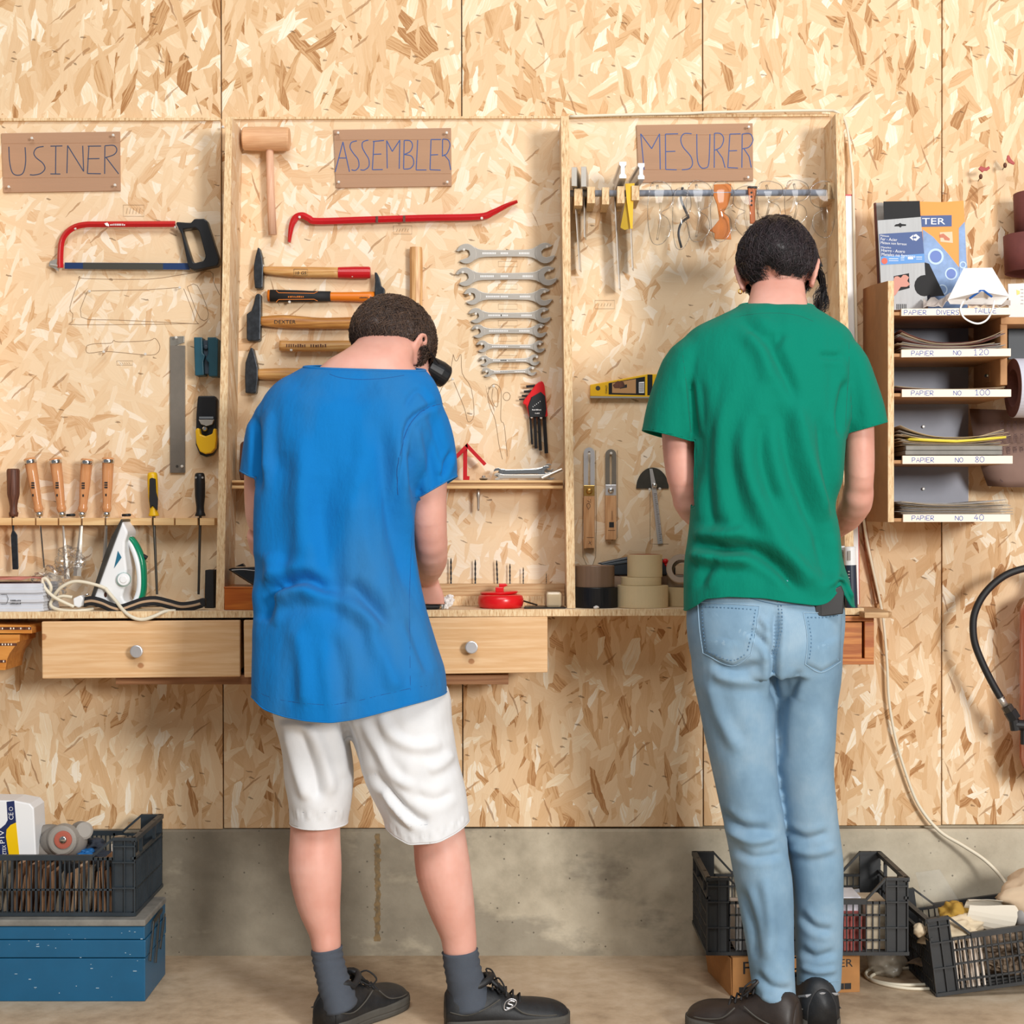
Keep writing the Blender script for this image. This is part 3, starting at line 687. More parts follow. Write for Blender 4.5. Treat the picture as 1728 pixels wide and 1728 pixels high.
b = B(); b.prism([(19, 872), (24, 872), (23.5, 895), (29, 903), (31, 958), (30, 961), (21, 961), (18, 903), (20.5, 895)], .0575, .0610); b.mk('blade', M_FORGED, t, bevel=.0008)
def file_tool(x0, x1, yt, yb, be, m_, label, tip=None):
    t = thing('round_file', label, 'file', W(x1, be[1], .06))
    b = B(); c = W(x1, yb, .06); a = W(x0, yt, .06); L = (a - c).length
    b.lathe(c, a - c, [(0, .0125), (.03*L, .013), (.10*L, .0100), (.22*L, .0096), (.45*L, .0125), (.75*L, .0132), (.93*L, .0125), (.98*L, .011), (L, .008)], 20); b.mk('handle', m_, t, smooth=True)
    b = B(); b.tube([c, W(*be, .06)], [.0036, .0030], 10); b.mk('file_shaft', M_DARKST, t)
    return t
t = file_tool(257, 259.5, 797, 871, (265, 1003), M_YELLOW, 'file with yellow and black moulded grip in the rack')
b = B(); b.prism([(252, 808), (256, 806), (262, 808), (263, 830), (266, 842), (265, 862), (262, 858), (257, 853), (253, 858), (251.5, 845)], .0665, .0745); b.mk('black_insert', M_BLACKM, t, bevel=.002)
t = file_tool(337, 338, 798, 871, (335, 1003), M_BLACK, 'file with plain black grip, rightmost in the rack')
b = B()
for x in (331.5, 342.5): b.lathe(W(x, 806, .066), (0, -1, 0), [(0, .0025), (.008, .0025)], 10)
tag(b.mk('grey_dots', mat('grey mark', '9a9a98', .5), t), kind='stuff')
for i, (x, y) in enumerate(((119, 869.5), (213, 869.5))):
    t = thing('black_plug', ['small black rubber plug on the rack behind the second chisel', 'small black rubber plug on the rack behind the iron'][i], 'plug', W(x, y, .05))
    b = B(); b.cyl(W(x - 7, y, .055), W(x + 6, y - .5, .055), .0032, .0036, 12); b.ball(W(x + 6, y - .5, .055), .0036, 8); b.mk('stopper', M_BLACK, t, smooth=True)

# steam iron standing on its heel
t = thing('steam_iron', 'white and green steam iron standing upright on its heel on the worktop', 'iron', WT(195, .11))
iy = by(195, .15) - 1018
def sp(P): return [(x, y + iy) for x, y in P]
b = B(); b.prism(sp([(204.5, 864), (207, 866), (157, 1001), (152, 999), (176, 925), (188, 894)]), .052, .160); b.mk('soleplate', M_DARKST, t, bevel=.001)
b = B(); b.prism(sp([(205.5, 867), (210, 874), (216, 887), (211, 903), (210.5, 921), (214, 950), (211, 979), (206, 995), (211, 1005), (228, 1006), (226, 1018), (199, 1018.5), (166, 1009), (156.5, 1000), (182, 930)]), .058, .155); b.mk('body', M_WHITEP, t, bevel=.010, bseg=4)
b = B(); q = smooth_line(sp([(214, 890), (222, 905), (231, 928), (236.5, 955), (236, 985), (227, 1010)]), 5); b.tube([W(x, y, .107) for x, y in q], [(.014, .0085)] * len(q), 14, up=(0, 1, 0)); b.mk('handle', M_WHITEP, t, smooth=True)
b = B(); q = smooth_line(sp([(218, 893), (230, 908), (240, 932), (243, 960), (241.5, 990), (232, 1013)]), 5); n = len(q); b.tube([W(x, y, .107) for x, y in q], [(.016, .0075 if 1 < i < n - 2 else .003) for i in range(n)], 14, up=(0, 1, 0)); b.mk('water_tank', M_GREENP, t, smooth=True)
b = B(); b.prism(sp([(199, 918), (205, 929), (192.5, 947)]), .154, .1565); b.mk('blue_triangle', mat('petrol blue decal', '2a6c88', .3), t)
b = B(); b.lathe(W(209, 966 + iy, .155), (.1, -1, 0), [(-.01, .016), (.006, .016), (.009, .014), (.0092, .009), (.011, .008)], 28); b.mk('dial', M_WHITEP, t, smooth=False, bevel=.0006)
b = B(); b.lathe(W(209, 966 + iy, .1585), (.1, -1, 0), [(0, .0168), (.0035, .0168)], 28, cap=False); b.mk('dial_ring', mat('sea green', '4aa090', .4), t, solid=.0005)
b = B(); b.lathe(W(177, 1006 + iy, .155), (0, -1, 0), [(0, .0062), (.0015, .0062), (.002, .005)], 16); b.mk('indicator', mat('dark red lens', '5e1420', .2), t)
b = B(); b.ball(W(178, 992 + iy, .155), .0055, 14, (.65, .3, 1.2)); b.mk('cord_entry', M_DARKH, t, smooth=True)
b = B(); b.cyl(W(240, 926 + iy, .107), W(248, 930 + iy, .107), .006, .0055, 14); b.mk('spray_button', M_BLACK, t)
cor = thing('iron_cord', 'white power cord of the iron looping over the worktop edge', 'cord', WT(200, .15))
def on_top(P, d0, off=.0045):
    out = []
    for x, y in P:      # pixels to points lying on the worktop (or hanging at its front edge)
        for d in np.linspace(d0, .21, 40):
            if by(x, d) >= y: break
        out.append((x, y, d))
    return out
cp = [(178, 993, .162), (165, 988, .165), (140, 982, .165), (122, 982, .165), (105, 990, .165), (95, 1000, .16), (88, 1012, .15), (86, 1022, .16), (100, 1029, .17), (130, 1031, .175), (158, 1027, .165)]
b = B(); q = smooth_line(cp, 6); b.tube([W(*p) for p in q], .0042, 8); b.mk('cord', M_CREAMC, cor, smooth=True)
cp = [(178, 993, .162), (185, 1002, .168), (196, 1015, .178), (208, 1030, .198), (222, 1041, .209), (240, 1045.5, .21), (260, 1040, .209), (278, 1032, .2), (296, 1031, .19)]
b = B(); q = smooth_line(cp, 6); b.tube([W(*p) for p in q], .0045, 8); b.mk('cord', M_CREAMC, cor, smooth=True)
cp = [(84, 1000, .16), (86, 990, .165), (78, 977, .165), (71, 979, .165), (76, 992, .17), (88, 1005, .17), (103, 1014, .17), (125, 1024, .165)]
b = B(); q = smooth_line(cp, 6); b.tube([W(*p) for p in q], .0042, 8); b.mk('cord', M_CREAMC, cor, smooth=True)
cp = [(88, 1011, .15), (105, 1006, .15), (122, 1008, .15)]
b = B(); q = smooth_line(cp, 6); b.tube([W(*p) for p in q], .0042, 8); b.mk('cord', M_CREAMC, cor, smooth=True)
b = B(); b.prism([(123, 1010), (136, 1004), (141, 1010), (144, 1021), (132, 1026), (124, 1022)], .135, .165); b.mk('plug', M_WHITEP, cor, bevel=.003)
b = B(); b.cyl(W(139, 1008, .155), W(149, 1002, .158), .0022, None, 8); b.cyl(W(142, 1014, .143), W(153, 1009, .146), .0022, None, 8); b.mk('plug_pins', M_CHROME, cor, smooth=True)
def ribbon(b, path, w, th=.0016, side=(0, .35, 1)):
    sv = Vector(side).normalized(); g = [[], []]
    P = [W(*p) for p in smooth_line(path, 6)]
    for i, p in enumerate(P):
        g[0].append(p - sv * w / 2); g[1].append(p + sv * w / 2)
    b.loop(g)
st = thing('striped_strap', 'black webbing strap with a tan centre stripe in front of the iron', 'strap', WT(240, .17))
path = [(142, 1016, .175), (155, 1014, .178), (172, 1018, .182), (188, 1025, .185), (203, 1028, .182), (222, 1022, .175), (240, 1016, .172), (262, 1014, .17), (285, 1019, .17), (305, 1024, .17), (325, 1022, .17), (343, 1017, .165)]
b = B(); ribbon(b, path, .024); b.mk('webbing', M_BLACKM, st, smooth=True, solid=.0018)
b = B(); ribbon(b, [(x, y, d + .0025) for x, y, d in path], .0062); b.mk('tan_stripe', mat('tan webbing', 'b59778', .8), st, smooth=True, solid=.001)
b = B(); b.pbox(337, 1010, 346, 1024, .150, .170); b.mk('strap_end', M_BLACKM, st, bevel=.002)
t = thing('black_slab', 'dark rubber strip standing against the first upright on the worktop', 'strip', WT(353, .06))
b = B(); y1 = by(353, .08); b.prism([(346, 962), (360.5, 962), (361, y1), (345, y1)], .03, .08); b.mk('slab', M_BLACKM, t, bevel=.002)
# parcel with salmon sheet
t = thing('paper_parcel', 'stack of white printed paper under a salmon sheet at the left end of the worktop', 'paper', WT(20, .12))
b = B()
for k in range(9):
    y1 = by(30, .192) - k * 5.2; j = random.uniform(-2, 2)
    b.prism([(-70, y1 - 5.2), (72 + j, y1 - 6), (74 + j, y1 - 1.0), (60, y1), (-70, y1)], .05, .19 - .003 * (k % 3))
b.mk('sheets', M_PAPERG, t, bevel=.0008)
b = B(); y2 = by(30, .192) - 49; g = []
for i in range(9):
    x = -70 + i * 17.5; g.append([W(x, y2 - 4 - (6 if i > 6 else 0) + 2 * math.sin(i), .19), W(x, y2 - 8 - 2 * math.sin(i * 1.3), .12), W(x + 4, y2 - 10, .05)])
b.loop(g); b.mk('salmon_sheet', M_PAPERR, t, smooth=True, solid=.002)
b = B(); bars(b, 18, y2 + 29, 18, 2.6, .1912, 8); bars(b, 18, y2 + 34, 18, 2.6, .1912, 8)
for P in ([(2, y2+20), (11, y2+20), (14, y2+27), (11, y2+36), (2, y2+36)],): stroke(b, P, .1912, .0006, 0)
b.mk('print', M_INKK, t)
# clear crumpled bags
def clear_mat(name, tint, fac, rough=.08):
    t = NT(name); nt = t.t; out = nt.nodes['Material Output']
    tr = t.n('BsdfTransparent'); tr.inputs[0].default_value = (*tint, 1)
    gl = t.n('BsdfGlossy'); gl.inputs['Roughness'].default_value = rough
    lw = t.n('LayerWeight'); lw.inputs[0].default_value = fac
    f = t.math('ADD', t.math('MULTIPLY', lw.outputs['Fresnel'], .62), .03)
    mx = t.n('MixShader'); t.l(f, mx.inputs[0]); t.l(tr.outputs[0], mx.inputs[1]); t.l(gl.outputs[0], mx.inputs[2]); t.l(mx.outputs[0], out.inputs[0])
    return t.m
M_CLEAR = clear_mat('clear polycarbonate', (.965, .965, .96), .34)
M_FILM = clear_mat('clear film', (.975, .98, .98), .3, .12)
M_RIM = clear_mat('clear rim', (.84, .84, .84), .5)
for i, (cx, cy, rx, rz, lab) in enumerate(((88, 985, .042, .036, 'crumpled clear plastic bag lying on the iron cord'), (118, 942, .030, .028, 'crumpled clear film hung on the chisel blades'))):
    t = thing('plastic_bag', lab, 'bag', W(cx, cy + 20, .10))
    b = B(); bmesh.ops.create_icosphere(b.bm, subdivisions=4, radius=1)
    c = W(cx, cy, .105)
    for v in b.bm.verts:
        p = v.co.copy(); r = 1 + .55 * noise.noise(p * 1.8 + Vector((i * 9, 0, 0))) + .35 * abs(noise.noise(p * 4.5))
        v.co = c + Vector((p.x * rx * r, p.y * .03 * r, p.z * rz * r))
    b.mk('film', M_FILM, t, smooth=False)

# ------------------------------------------------------------ tools, middle bay
t = thing('wooden_mallet', 'pale wooden mallet hanging at the top left of the middle bay', 'mallet', W(457, 396, .044))
b = B(); b.lathe(W(410, 234, .048), (1, 0, -.01), [(0, .026), (.003, .0285), (.05, .030), (.112, .029), (.116, .0265)], 32); b.mk('head', M_BEECHX, t, smooth=False, bevel=.001)
b = B(); b.tube([W(455, 250, .048), W(457, 330, .046), W(460, 396, .044)], [.0095, .0098, .0105], 16); b.mk('handle', M_BEECH, t, smooth=True)
t = thing('crowbar', 'red painted crowbar with hooked left end', 'crowbar', W(680, 408, .03))
b = B(); q = smooth_line([(488, 409), (490, 394), (493, 379), (500, 367), (511, 364), (522, 369), (536, 373.5), (620, 371), (720, 368), (808, 366), (832, 358.5), (855, 347), (873, 340)], 5); n = len(q)
rr = [(.009, .0040 + .0045 * min(1, i / 12) if i < 12 else (.0092 if i < n - 14 else .0092 - .0055 * (i - n + 14) / 14)) for i in range(n)]
b.tube([W(x, y, .030) for x, y in q], rr, 6, up=(0, 1, 0)); b.mk('bar', M_RED, t, bevel=.001)
t2 = b = B(); b.prism([(634, 365), (638, 365), (638, 376), (634, 376)], .0385, .0395); b.prism([(680, 364), (684, 364), (684, 375), (680, 375)], .0385, .0395); tag(b.mk('rubbed_band', M_DARKH, t), kind='stuff')
def hammer(label, head, handle, m_handle, hd=(DB, .044), grip=None, hm=None):
    xs = [p[0] for p in head + handle]; ys = [p[1] for p in head + handle]
    t = thing('hammer', label, 'hammer', W(sum(xs)/len(xs), max(ys), .03), 'hammers in the middle bay')
    b = B(); b.prism(head, *hd); b.mk('head', M_FORGED, t, bevel=.0022)
    n = len(handle) // 2; topl, botl = handle[:n], handle[n:][::-1]
    b = B(); P = smooth_line([((a[0]+c[0])/2, (a[1]+c[1])/2, abs(c[1]-a[1])/2) for a, c in zip(topl, botl)], 5)
    b.tube([W(x, y, .030) for x, y, r in P], [(.0115, r * S(.03)) for x, y, r in P], 14, up=(0, 1, 0)); b.mk('handle', m_handle, t, smooth=True)
    return t
h1 = hammer('hammer with wooden handle ending in a red painted grip', [(435, 417), (438, 419), (442, 432), (444, 452), (443, 484), (441, 487), (430, 486), (428, 465), (428, 448), (431, 432)],
       [(443, 449.5), (500, 450), (573, 451), (573, 469), (500, 468), (443, 462)], M_ASHX)
b = B(); P = [(571, 460, 9.3), (600, 460, 10.3), (622, 460, 10.2), (625, 460, 9)]; b.tube([W(x, y, .030) for x, y, r in P], [(.0125, r * S(.03)) for x, y, r in P], 14, up=(0, 1, 0)); b.mk('red_grip', M_RED, h1, smooth=False)
b = B(); ptext(b, '10 GS', 499, 463, 5, .0425, 18); stroke(b, [(496, 454), (519, 454), (519, 465), (496, 465), (496, 454)], .0423, .0004, 0); b.mk('stamp', M_INKK, h1)
h2 = hammer('hammer with black and orange moulded handle, its head to the right', [(632, 459), (636, 460), (640, 468), (643, 482), (649, 487), (649, 508), (632, 511), (632, 490), (633, 475)],
       [(452, 489), (510, 490), (560, 493), (632, 492), (632, 510), (560, 508), (510, 509), (452, 509)], M_ORANGEP)
b = B(); P = [(456, 499, 10.3), (500, 499.5, 9.8), (530, 500, 9.0), (558, 500, 8.6)]; b.tube([W(x, y, .0305) for x, y, r in P], [(.0130, r * S(.03)) for x, y, r in P], 14, up=(0, 1, 0)); b.mk('black_grip', M_BLACKM, h2, smooth=True)
b = B()
for ys in (((466, 490), (470, 494), (530, 495), (536, 492)), ((466, 510), (470, 505.5), (530, 505), (536, 508))): stroke(b, ys, .0425, .0008, 0)
bars(b, 486, 499.5, 28, 2.6, .0432, 9); b.mk('orange_trim', M_ORANGEP, h2)
b = B(); b.lathe(W(626, 501.5, .0415), (0, -1, 0), [(0, .002), (.001, .002)], 10); bars(b, 607, 501, 14, 2.2, .0416, 6); b.mk('handle_print', M_INKK, h2)
h3 = hammer('hammer with long oiled wooden handle stamped with its maker', [(435, 495), (440, 497), (440, 530), (439, 573), (436, 575), (418, 575), (416, 571), (416, 530), (424, 524), (428, 512), (431, 498)],
       [(439, 534), (480, 531.5), (540, 536), (600, 535), (652, 537), (652, 551), (600, 554.5), (540, 555), (480, 554), (439, 550)], M_ASHD)
b = B(); ptext(b, 'DEXTER', 463, 546, 6, .0425, 36); b.mk('stamp', M_INKK, h3)
h4 = hammer('hammer whose wooden handle points left and head is hidden by the hair', [(650, 556), (668, 556), (668, 612), (650, 612)],
       [(472, 574.5), (510, 575), (600, 574.5), (655, 576), (655, 592), (600, 593), (510, 593), (472, 592)], M_ASHX)
b = B(); bars(b, 483, 580.5, 34, 5, .0418, 9); bars(b, 524, 580.5, 28, 5, .0418, 7); b.mk('stamp', M_DARKH, h4)
h5 = hammer('lowest hammer, long dark head with handle end hidden by the blue shirt', [(423, 586), (427, 588), (431, 604), (435, 622), (435, 640), (432, 662), (430, 664), (414, 663), (413, 636), (414, 612), (419, 596)],
       [(434, 622.5), (480, 621), (560, 622), (615, 622), (615, 640), (560, 641), (480, 641), (434, 640)], M_ASHX)
t = thing('upright_handle', 'thick turned wooden tool handle hanging upright behind the bent head', 'handle', W(702, 640, .03))
b = B(); P = smooth_line([(702, 419, 9), (702, 422, 11), (702.5, 470, 11.3), (702, 520, 11), (701, 590, 10), (700, 640, 10.5)], 5); b.tube([W(x, y, .032) for x, y, r in P], [(.014, r * S(.03)) for x, y, r in P], 10, up=(0, 1, 0)); b.mk('handle', M_ASHZ, t, smooth=False, bevel=.001)
# spanners
def spanner(name, label, A, C, sw, group, d=.0165, th=.0055, m=M_STEEL):
    """open-ended spanner: A, C = (x, y, jaw radius px) of the two heads"""
    t = thing(name, label, 'spanner', W((A[0]+C[0])/2, max(A[1]+A[2], C[1]+C[2]), d), group)
    dx, dy = C[0]-A[0], C[1]-A[1]; L = math.hypot(dx, dy); ux, uy = dx/L, dy/L; nx, ny = -uy, ux
    P = []
    prof = [(A[2]*.55, A[2]*.80), (A[2]*1.25, sw*.62), (A[2]*1.8, sw*.5), (L/2, sw*.46), (L-C[2]*1.8, sw*.5), (L-C[2]*1.25, sw*.62), (L-C[2]*.55, C[2]*.80)]
    P = [(A[0]+ux*s_+nx*w_, A[1]+uy*s_+ny*w_) for s_, w_ in prof] + [(A[0]+ux*s_-nx*w_, A[1]+uy*s_-ny*w_) for s_, w_ in prof[::-1]]
    b = B(); b.prism(P, d, d + th); b.mk('shaft', m, t, bevel=.0014)
    for (cx, cy, R), base in ((A, math.atan2(uy, ux) + math.pi), (C, math.atan2(uy, ux))):
        an = base - math.radians(16)      # mouth direction; y of the photo points down
        Q = [(R*math.cos(math.radians(a)), R*math.sin(math.radians(a))) for a in range(36, 325, 16)]
        Q += [(R*.98, -R*.66), (R*.74, -R*.44), (-.02*R, -R*.42), (-.30*R, -R*.24), (-.34*R, 0), (-.30*R, R*.24), (-.02*R, R*.42), (R*.74, R*.44), (R*.98, R*.66)]
        ca, sa = math.cos(an), math.sin(an)
        b = B(); b.prism([(cx + x*ca - y*sa, cy + x*sa + y*ca) for x, y in Q], d - .0008, d + th + .0012); b.mk('jaw', m, t, bevel=.001)
    return t
SPN = [((787,428,17), (920,427,17.5), 12.5), ((785,467,16), (924.5,465.5,16.5), 12.5), ((797,500,14.5), (917.5,501,15), 11.5), ((803.5,532.5,13), (917,532,13.2), 10.5),
       ((807,559,11.5), (911,558,11.8), 9.5), ((814,584.5,10.3), (910,585,10.3), 7.5), ((817.5,609,9), (902,607.5,9.5), 7), ((821.5,628.5,7.8), (897.5,626,8), 6.5)]
ordn = ['topmost of the eight', 'second from the top', 'third from the top', 'fourth from the top', 'fifth from the top', 'sixth from the top', 'second smallest, seventh from the top', 'smallest and lowest of the eight']
for (A, C, sw), o_ in zip(SPN, ordn):
    t = spanner('open_end_spanner', 'silver open-ended spanner in the hanging row, ' + o_, A, C, sw, 'spanners hanging in a row')
    b = B(); ym = (A[1]+C[1])/2
    for x0, x1 in ((A[0]+A[2]*1.6, A[0]+A[2]*1.6+22), (845, 856), (C[0]-C[2]*1.6-16, C[0]-C[2]*1.6)):
        x = x0
        while x < x1: b.pbox(x, ym - sw*.14, x + 1.6, ym + sw*.12, .0219, .0222); x += 2.6
    tag(b.mk('stamped_marks', M_INKW, t), kind='stuff')
t = spanner('shelf_spanner', 'bright open-ended spanner on top of the pile on the shelf', (840, 797, 7.5), (922, 795, 9), 9, 'loose spanners on the shelf', d=.060, m=M_CHROME)
t = spanner('shelf_spanner', 'long spanner at the bottom of the pile on the shelf', (839, 804, 6), (930, 804, 6), 7, 'loose spanners on the shelf', d=.068)
t = spanner('shelf_spanner', 'spanner behind the others on the shelf with its open jaw up', (846, 799, 6), (926, 790, 8), 6, 'loose spanners on the shelf', d=.048)
t = thing('steel_rod', 'flat steel bar leaning on the pile of spanners', 'bar', W(915, 809, .08))
b = B(); b.tube([W(914, 807, .082), W(948, 792, .075)], [(.003, .0040)] * 2, 8, up=(0, 1, 0)); b.mk('bar', M_STEEL, t)
t = thing('key_ring', 'small grey metal washer lying on the shelf', 'washer', W(816, 809, .07))
b = B(); b.lathe(W(816, 809, .07), (0, .25, 1), [(0, .010), (.002, .011), (.0025, .006)], 20); b.lathe(W(816, 806, .07), (0, .25, 1), [(0, .004), (.004, .005), (.005, .002)], 12); b.mk('washer', M_STEEL, t)
# red T square standing on the shelf
t = thing('centre_square', 'red metal centre square shaped like an arrow on the shelf', 'square', W(786, 810, .06))
b = B(); b.prism([(781.6, 754), (788.6, 754), (788.2, 803), (792.5, 803.5), (792, 810), (781.3, 810)], .055, .060); b.mk('stem', M_RED, t, bevel=.0006)
b = B(); b.prism([(788.4, 747.5), (821, 782), (816.5, 786), (784, 752)], .052, .070); b.mk('arm', M_RED, t, bevel=.0006)
b = B(); b.prism([(788.4, 747.5), (755, 782), (758, 787), (790, 755)], .052, .070); b.mk('arm', M_RED, t, bevel=.0006)
t = thing('leather_case', 'small brown leather case at the left end of the shelf behind the blue sleeve', 'case', W(412, 812, .06))
b = B(); b.prism([(405, 750), (408, 745), (424, 744), (424, 810), (405, 810), (403, 795)], .03, .07); b.mk('case', M_DARKH, t, bevel=.004)
# hex keys
t = thing('hex_key_set', 'folding hex key set in a red and black plastic holder', 'hex keys', W(905, 766, DB))
b = B(); b.prism([(904, 648.5), (910, 644), (914, 643), (917, 645), (919, 651), (922, 680), (924.5, 702), (919, 704), (893, 704), (889, 688), (888, 684), (882, 680.5), (884, 675), (893, 664)], DB + .001, .036); b.mk('red_holder', M_REDP, t, bevel=.002)
b = B(); b.prism([(912.5, 661), (920, 668), (922, 690), (920, 704), (893.5, 704), (891, 686), (897, 670)], .036, .040); b.mk('black_cover', M_BLACK, t, bevel=.0012)
for q, w_ in (((894, 703, 898, 750), 4), ((902, 703, 904.5, 757), 5.5), ((909, 703, 912, 760), 6), ((917.5, 700, 922, 765), 7)):
    b = B(); b.tube([W(q[0], q[1] - 10, .03), W(q[2], q[3], .026)], w_ * S(.03) / 2, 6); b.mk('hex_key', M_BLACKM, t)
for x0, y0, x1, y1, w_ in ((903, 651, 888, 652.5, 5), (899, 660, 884, 661, 4.5), (893, 668, 880.5, 668, 4), (889, 673.5, 876, 674, 3)):
    b = B(); b.tube([W(x0, y0, .03), W(x1, y1, .03)], w_ * S(.03) / 2, 6); b.mk('hex_key', M_BLACKM, t)
b = B(); bars(b, 898, 690.5, 16, 2, .0402, 7); bars(b, 903, 696.5, 8, 1.8, .0402, 4)
for k in range(5): b.pbox(899 + k*3, 685.5 - k*2.2, 900 + k*3, 687 - k*2.2, .0402, .0406)
b.mk('print', M_INKW, t)
# bradawl, wire, drills and their rail
t = thing('hanging_bit', 'thin steel bit hanging point down under the shelf', 'bit', W(808, 862, .05))
b = B(); c = W(807, 824.5, .05); b.lathe(c, (.01, 0, -1), [(0, .0022), (.004, .0050), (.018, .0055), (.024, .0035), (.05, .0032), (.0555, .002)], 12); b.mk('bit', M_STEEL, t, smooth=True)
t = thing('hanging_wire', 'thin wire hanging from the shelf beside the blue sleeve', 'wire', W(753, 852, .05))
b = B(); b.tube([W(757, 825, .05), W(754, 842, .05), W(752.5, 854, .05)], .0008, 6); b.mk('wire', M_NAIL, t)
t = thing('drill_rail', 'low plywood rail with upright drill bits behind the red reel', 'rail', WT(840, .03))
y1 = by(840, .05) 
b = B(); b.pbox(720, 985.5, 953, 1006, DB + .001, .046); b.mk('plywood_top', M_PLY, t)
b = B(); b.pbox(720, 1006, 953, y1 - .3, DB + .001, .05); b.mk('osb_base', M_EDGE, t)
for x, yt_, w_, o_ in ((761, 941, 3.6, 'leftmost and tallest'), (802, 944, 3.6, 'second from the left'), (838, 945, 3.4, 'third from the left, leaning slightly'), (860.5, 951, 3, 'fourth from the left'), (883, 957, 2.4, 'fifth from the left'), (922, 967, 1.6, 'rightmost and thinnest')):
    t = thing('drill_bit', 'black twist drill standing in the plywood rail, ' + o_, 'drill bit', W(x, 985.5, .03), 'twist drills in the rail')
    b = B(); n = 14; r = w_ * S(.03) / 2; c0, c1 = W(x + (1.5 if x == 838 else 0), 985.5, .03), W(x, yt_, .03); g = []
    for i in range(n + 1):
        p = c0.lerp(c1, i / n); a = i * 1.1; rr = r * (1 if i < n else .15)
        g.append([p + Vector((math.cos(a + k * math.pi / 4) * rr * (1, .8, .45, .8)[k % 4], math.sin(a + k * math.pi / 4) * rr * (1, .8, .45, .8)[k % 4], 0)) for k in range(8)])
    b.loop(g, closed_v=True); b._f
    b.mk('twist', M_FORGED if w_ > 2 else M_DARKST, t)
# red reel
t = thing('red_reel', 'round red plastic chalk line reel on the worktop', 'reel', WT(845, .12))
c = WT(845, .125); R = 38.5 * S(.125)
b = B(); b.lathe(c, (0, 0, 1), [(0, R*.86), (.004, R*.95), (.012, R), (.022, R), (.030, R*.95), (.033, R*.82), (.033, .01)], 48); b.mk('body', M_REDP, t, smooth=True)
b = B(); b.lathe(c + Vector((-.004, .01, .033)), (-.04, 0, 1), [(0, R*.78), (.004, R*.84), (.0065, R*.80), (.007, .01)], 40); b.mk('lid', M_REDP, t, smooth=False, bevel=.0005)
b = B(); b.prism([(836, 991), (850, 991), (850, 999), (836, 999)], .10, .135); b.prism([(842, 985), (853, 985), (857, 988), (850, 991), (842, 991)], .10, .128); b.mk('crank', M_REDP, t, bevel=.0015)
# blister pack, knife, crumpled paper
t = thing('blister_pack', 'clear blister pack with a black backing lying at the foot of the upright', 'package', WT(922, .13))
b = B(); z = zt(922); b.extr([(W(884,0,.17).x, -.17, z + .001), (W(955,0,.17).x, -.172, z + .001), (W(950,0,.10).x, -.085, z + .001), (W(886,0,.10).x, -.085, z + .001)], (0, 0, .002)); b.mk('backing', M_BLACK, t)
b = B(); b.pbox(921, 999, 948, by(930, .15) - 1, .10, .15); b.mk('contents', mat('beige insert', 'c9b08c', .6), t, bevel=.006)
b = B(); b.pbox(919, 997.5, 950, by(930, .155) - .5, .095, .155); b.mk('clear_dome', M_FILM, t, bevel=.008)
t = thing('trimming_knife', 'thin steel scraper lying between the reel and the blister pack', 'scraper', WT(896, .1))
b = B(); z = zt(896); b.tube([Vector((W(884,0,.12).x, -.12, z + .016)), Vector((W(906,0,.11).x, -.11, z + .006))], [(.006, .0022)] * 2, 6); b.mk('blade', M_DARKST, t)
t = thing('crumpled_tissue', 'crumpled white tissue beside the hand of the man in blue', 'tissue', WT(756, .15))
b = B(); bmesh.ops.create_icosphere(b.bm, subdivisions=4, radius=1); c = WT(755, .155) + Vector((0, 0, .016))
for v in b.bm.verts:
    p = v.co.copy(); r = 1 + .6 * noise.noise(p * 2.3) + .45 * abs(noise.noise(p * 5)); v.co = c + Vector((p.x * .012 * r + p.z * .007, p.y * .011 * r, p.z * .0165 * min(r, 1.2)))
    v.co.z = max(v.co.z, zt(755) + .0005)
b.mk('tissue', M_PAPER, t, smooth=False)
# orange box and black case at the left of the middle bay
t = thing('orange_box', 'orange varnished wooden box on the worktop left of the man in blue', 'box', WT(470, .12))
y1 = by(440, .17); b = B(); b.pbox(378.5, 992, 540, y1 - .3, .04, .17); b.mk('box', M_ORANGE, t, bevel=.0015)
b = B(); b.pbox(377.5, 990, 541, 993, .038, .172); b.mk('lid', M_ORANGE, t, bevel=.001)
t = thing('black_case', 'glossy black boat shaped tool case resting on the orange box', 'case', W(460, 990, .12))
b = B(); b.prism([(384, 961), (390, 958.5), (433, 956.5), (500, 958), (510, 966), (505, 985), (440, 990), (428, 988.5), (420, 984)], .08, .16); b.mk('shell', mat('gloss black', '101115', .12, coat=.5), t, bevel=.005, bseg=3)
b = B(); stroke(b, [(391, 962), (410, 961), (433, 963), (480, 965)], .1605, .0009, 4); b.mk('seam', M_ALU, t)
b = B(); b.prism([(397, 956), (409, 951), (413, 956)], .10, .12); b.lathe(W(414, 966.5, .16), (0, -1, 0), [(0, .002), (.0015, .002)], 10); b.mk('latch', M_BLACK, t)
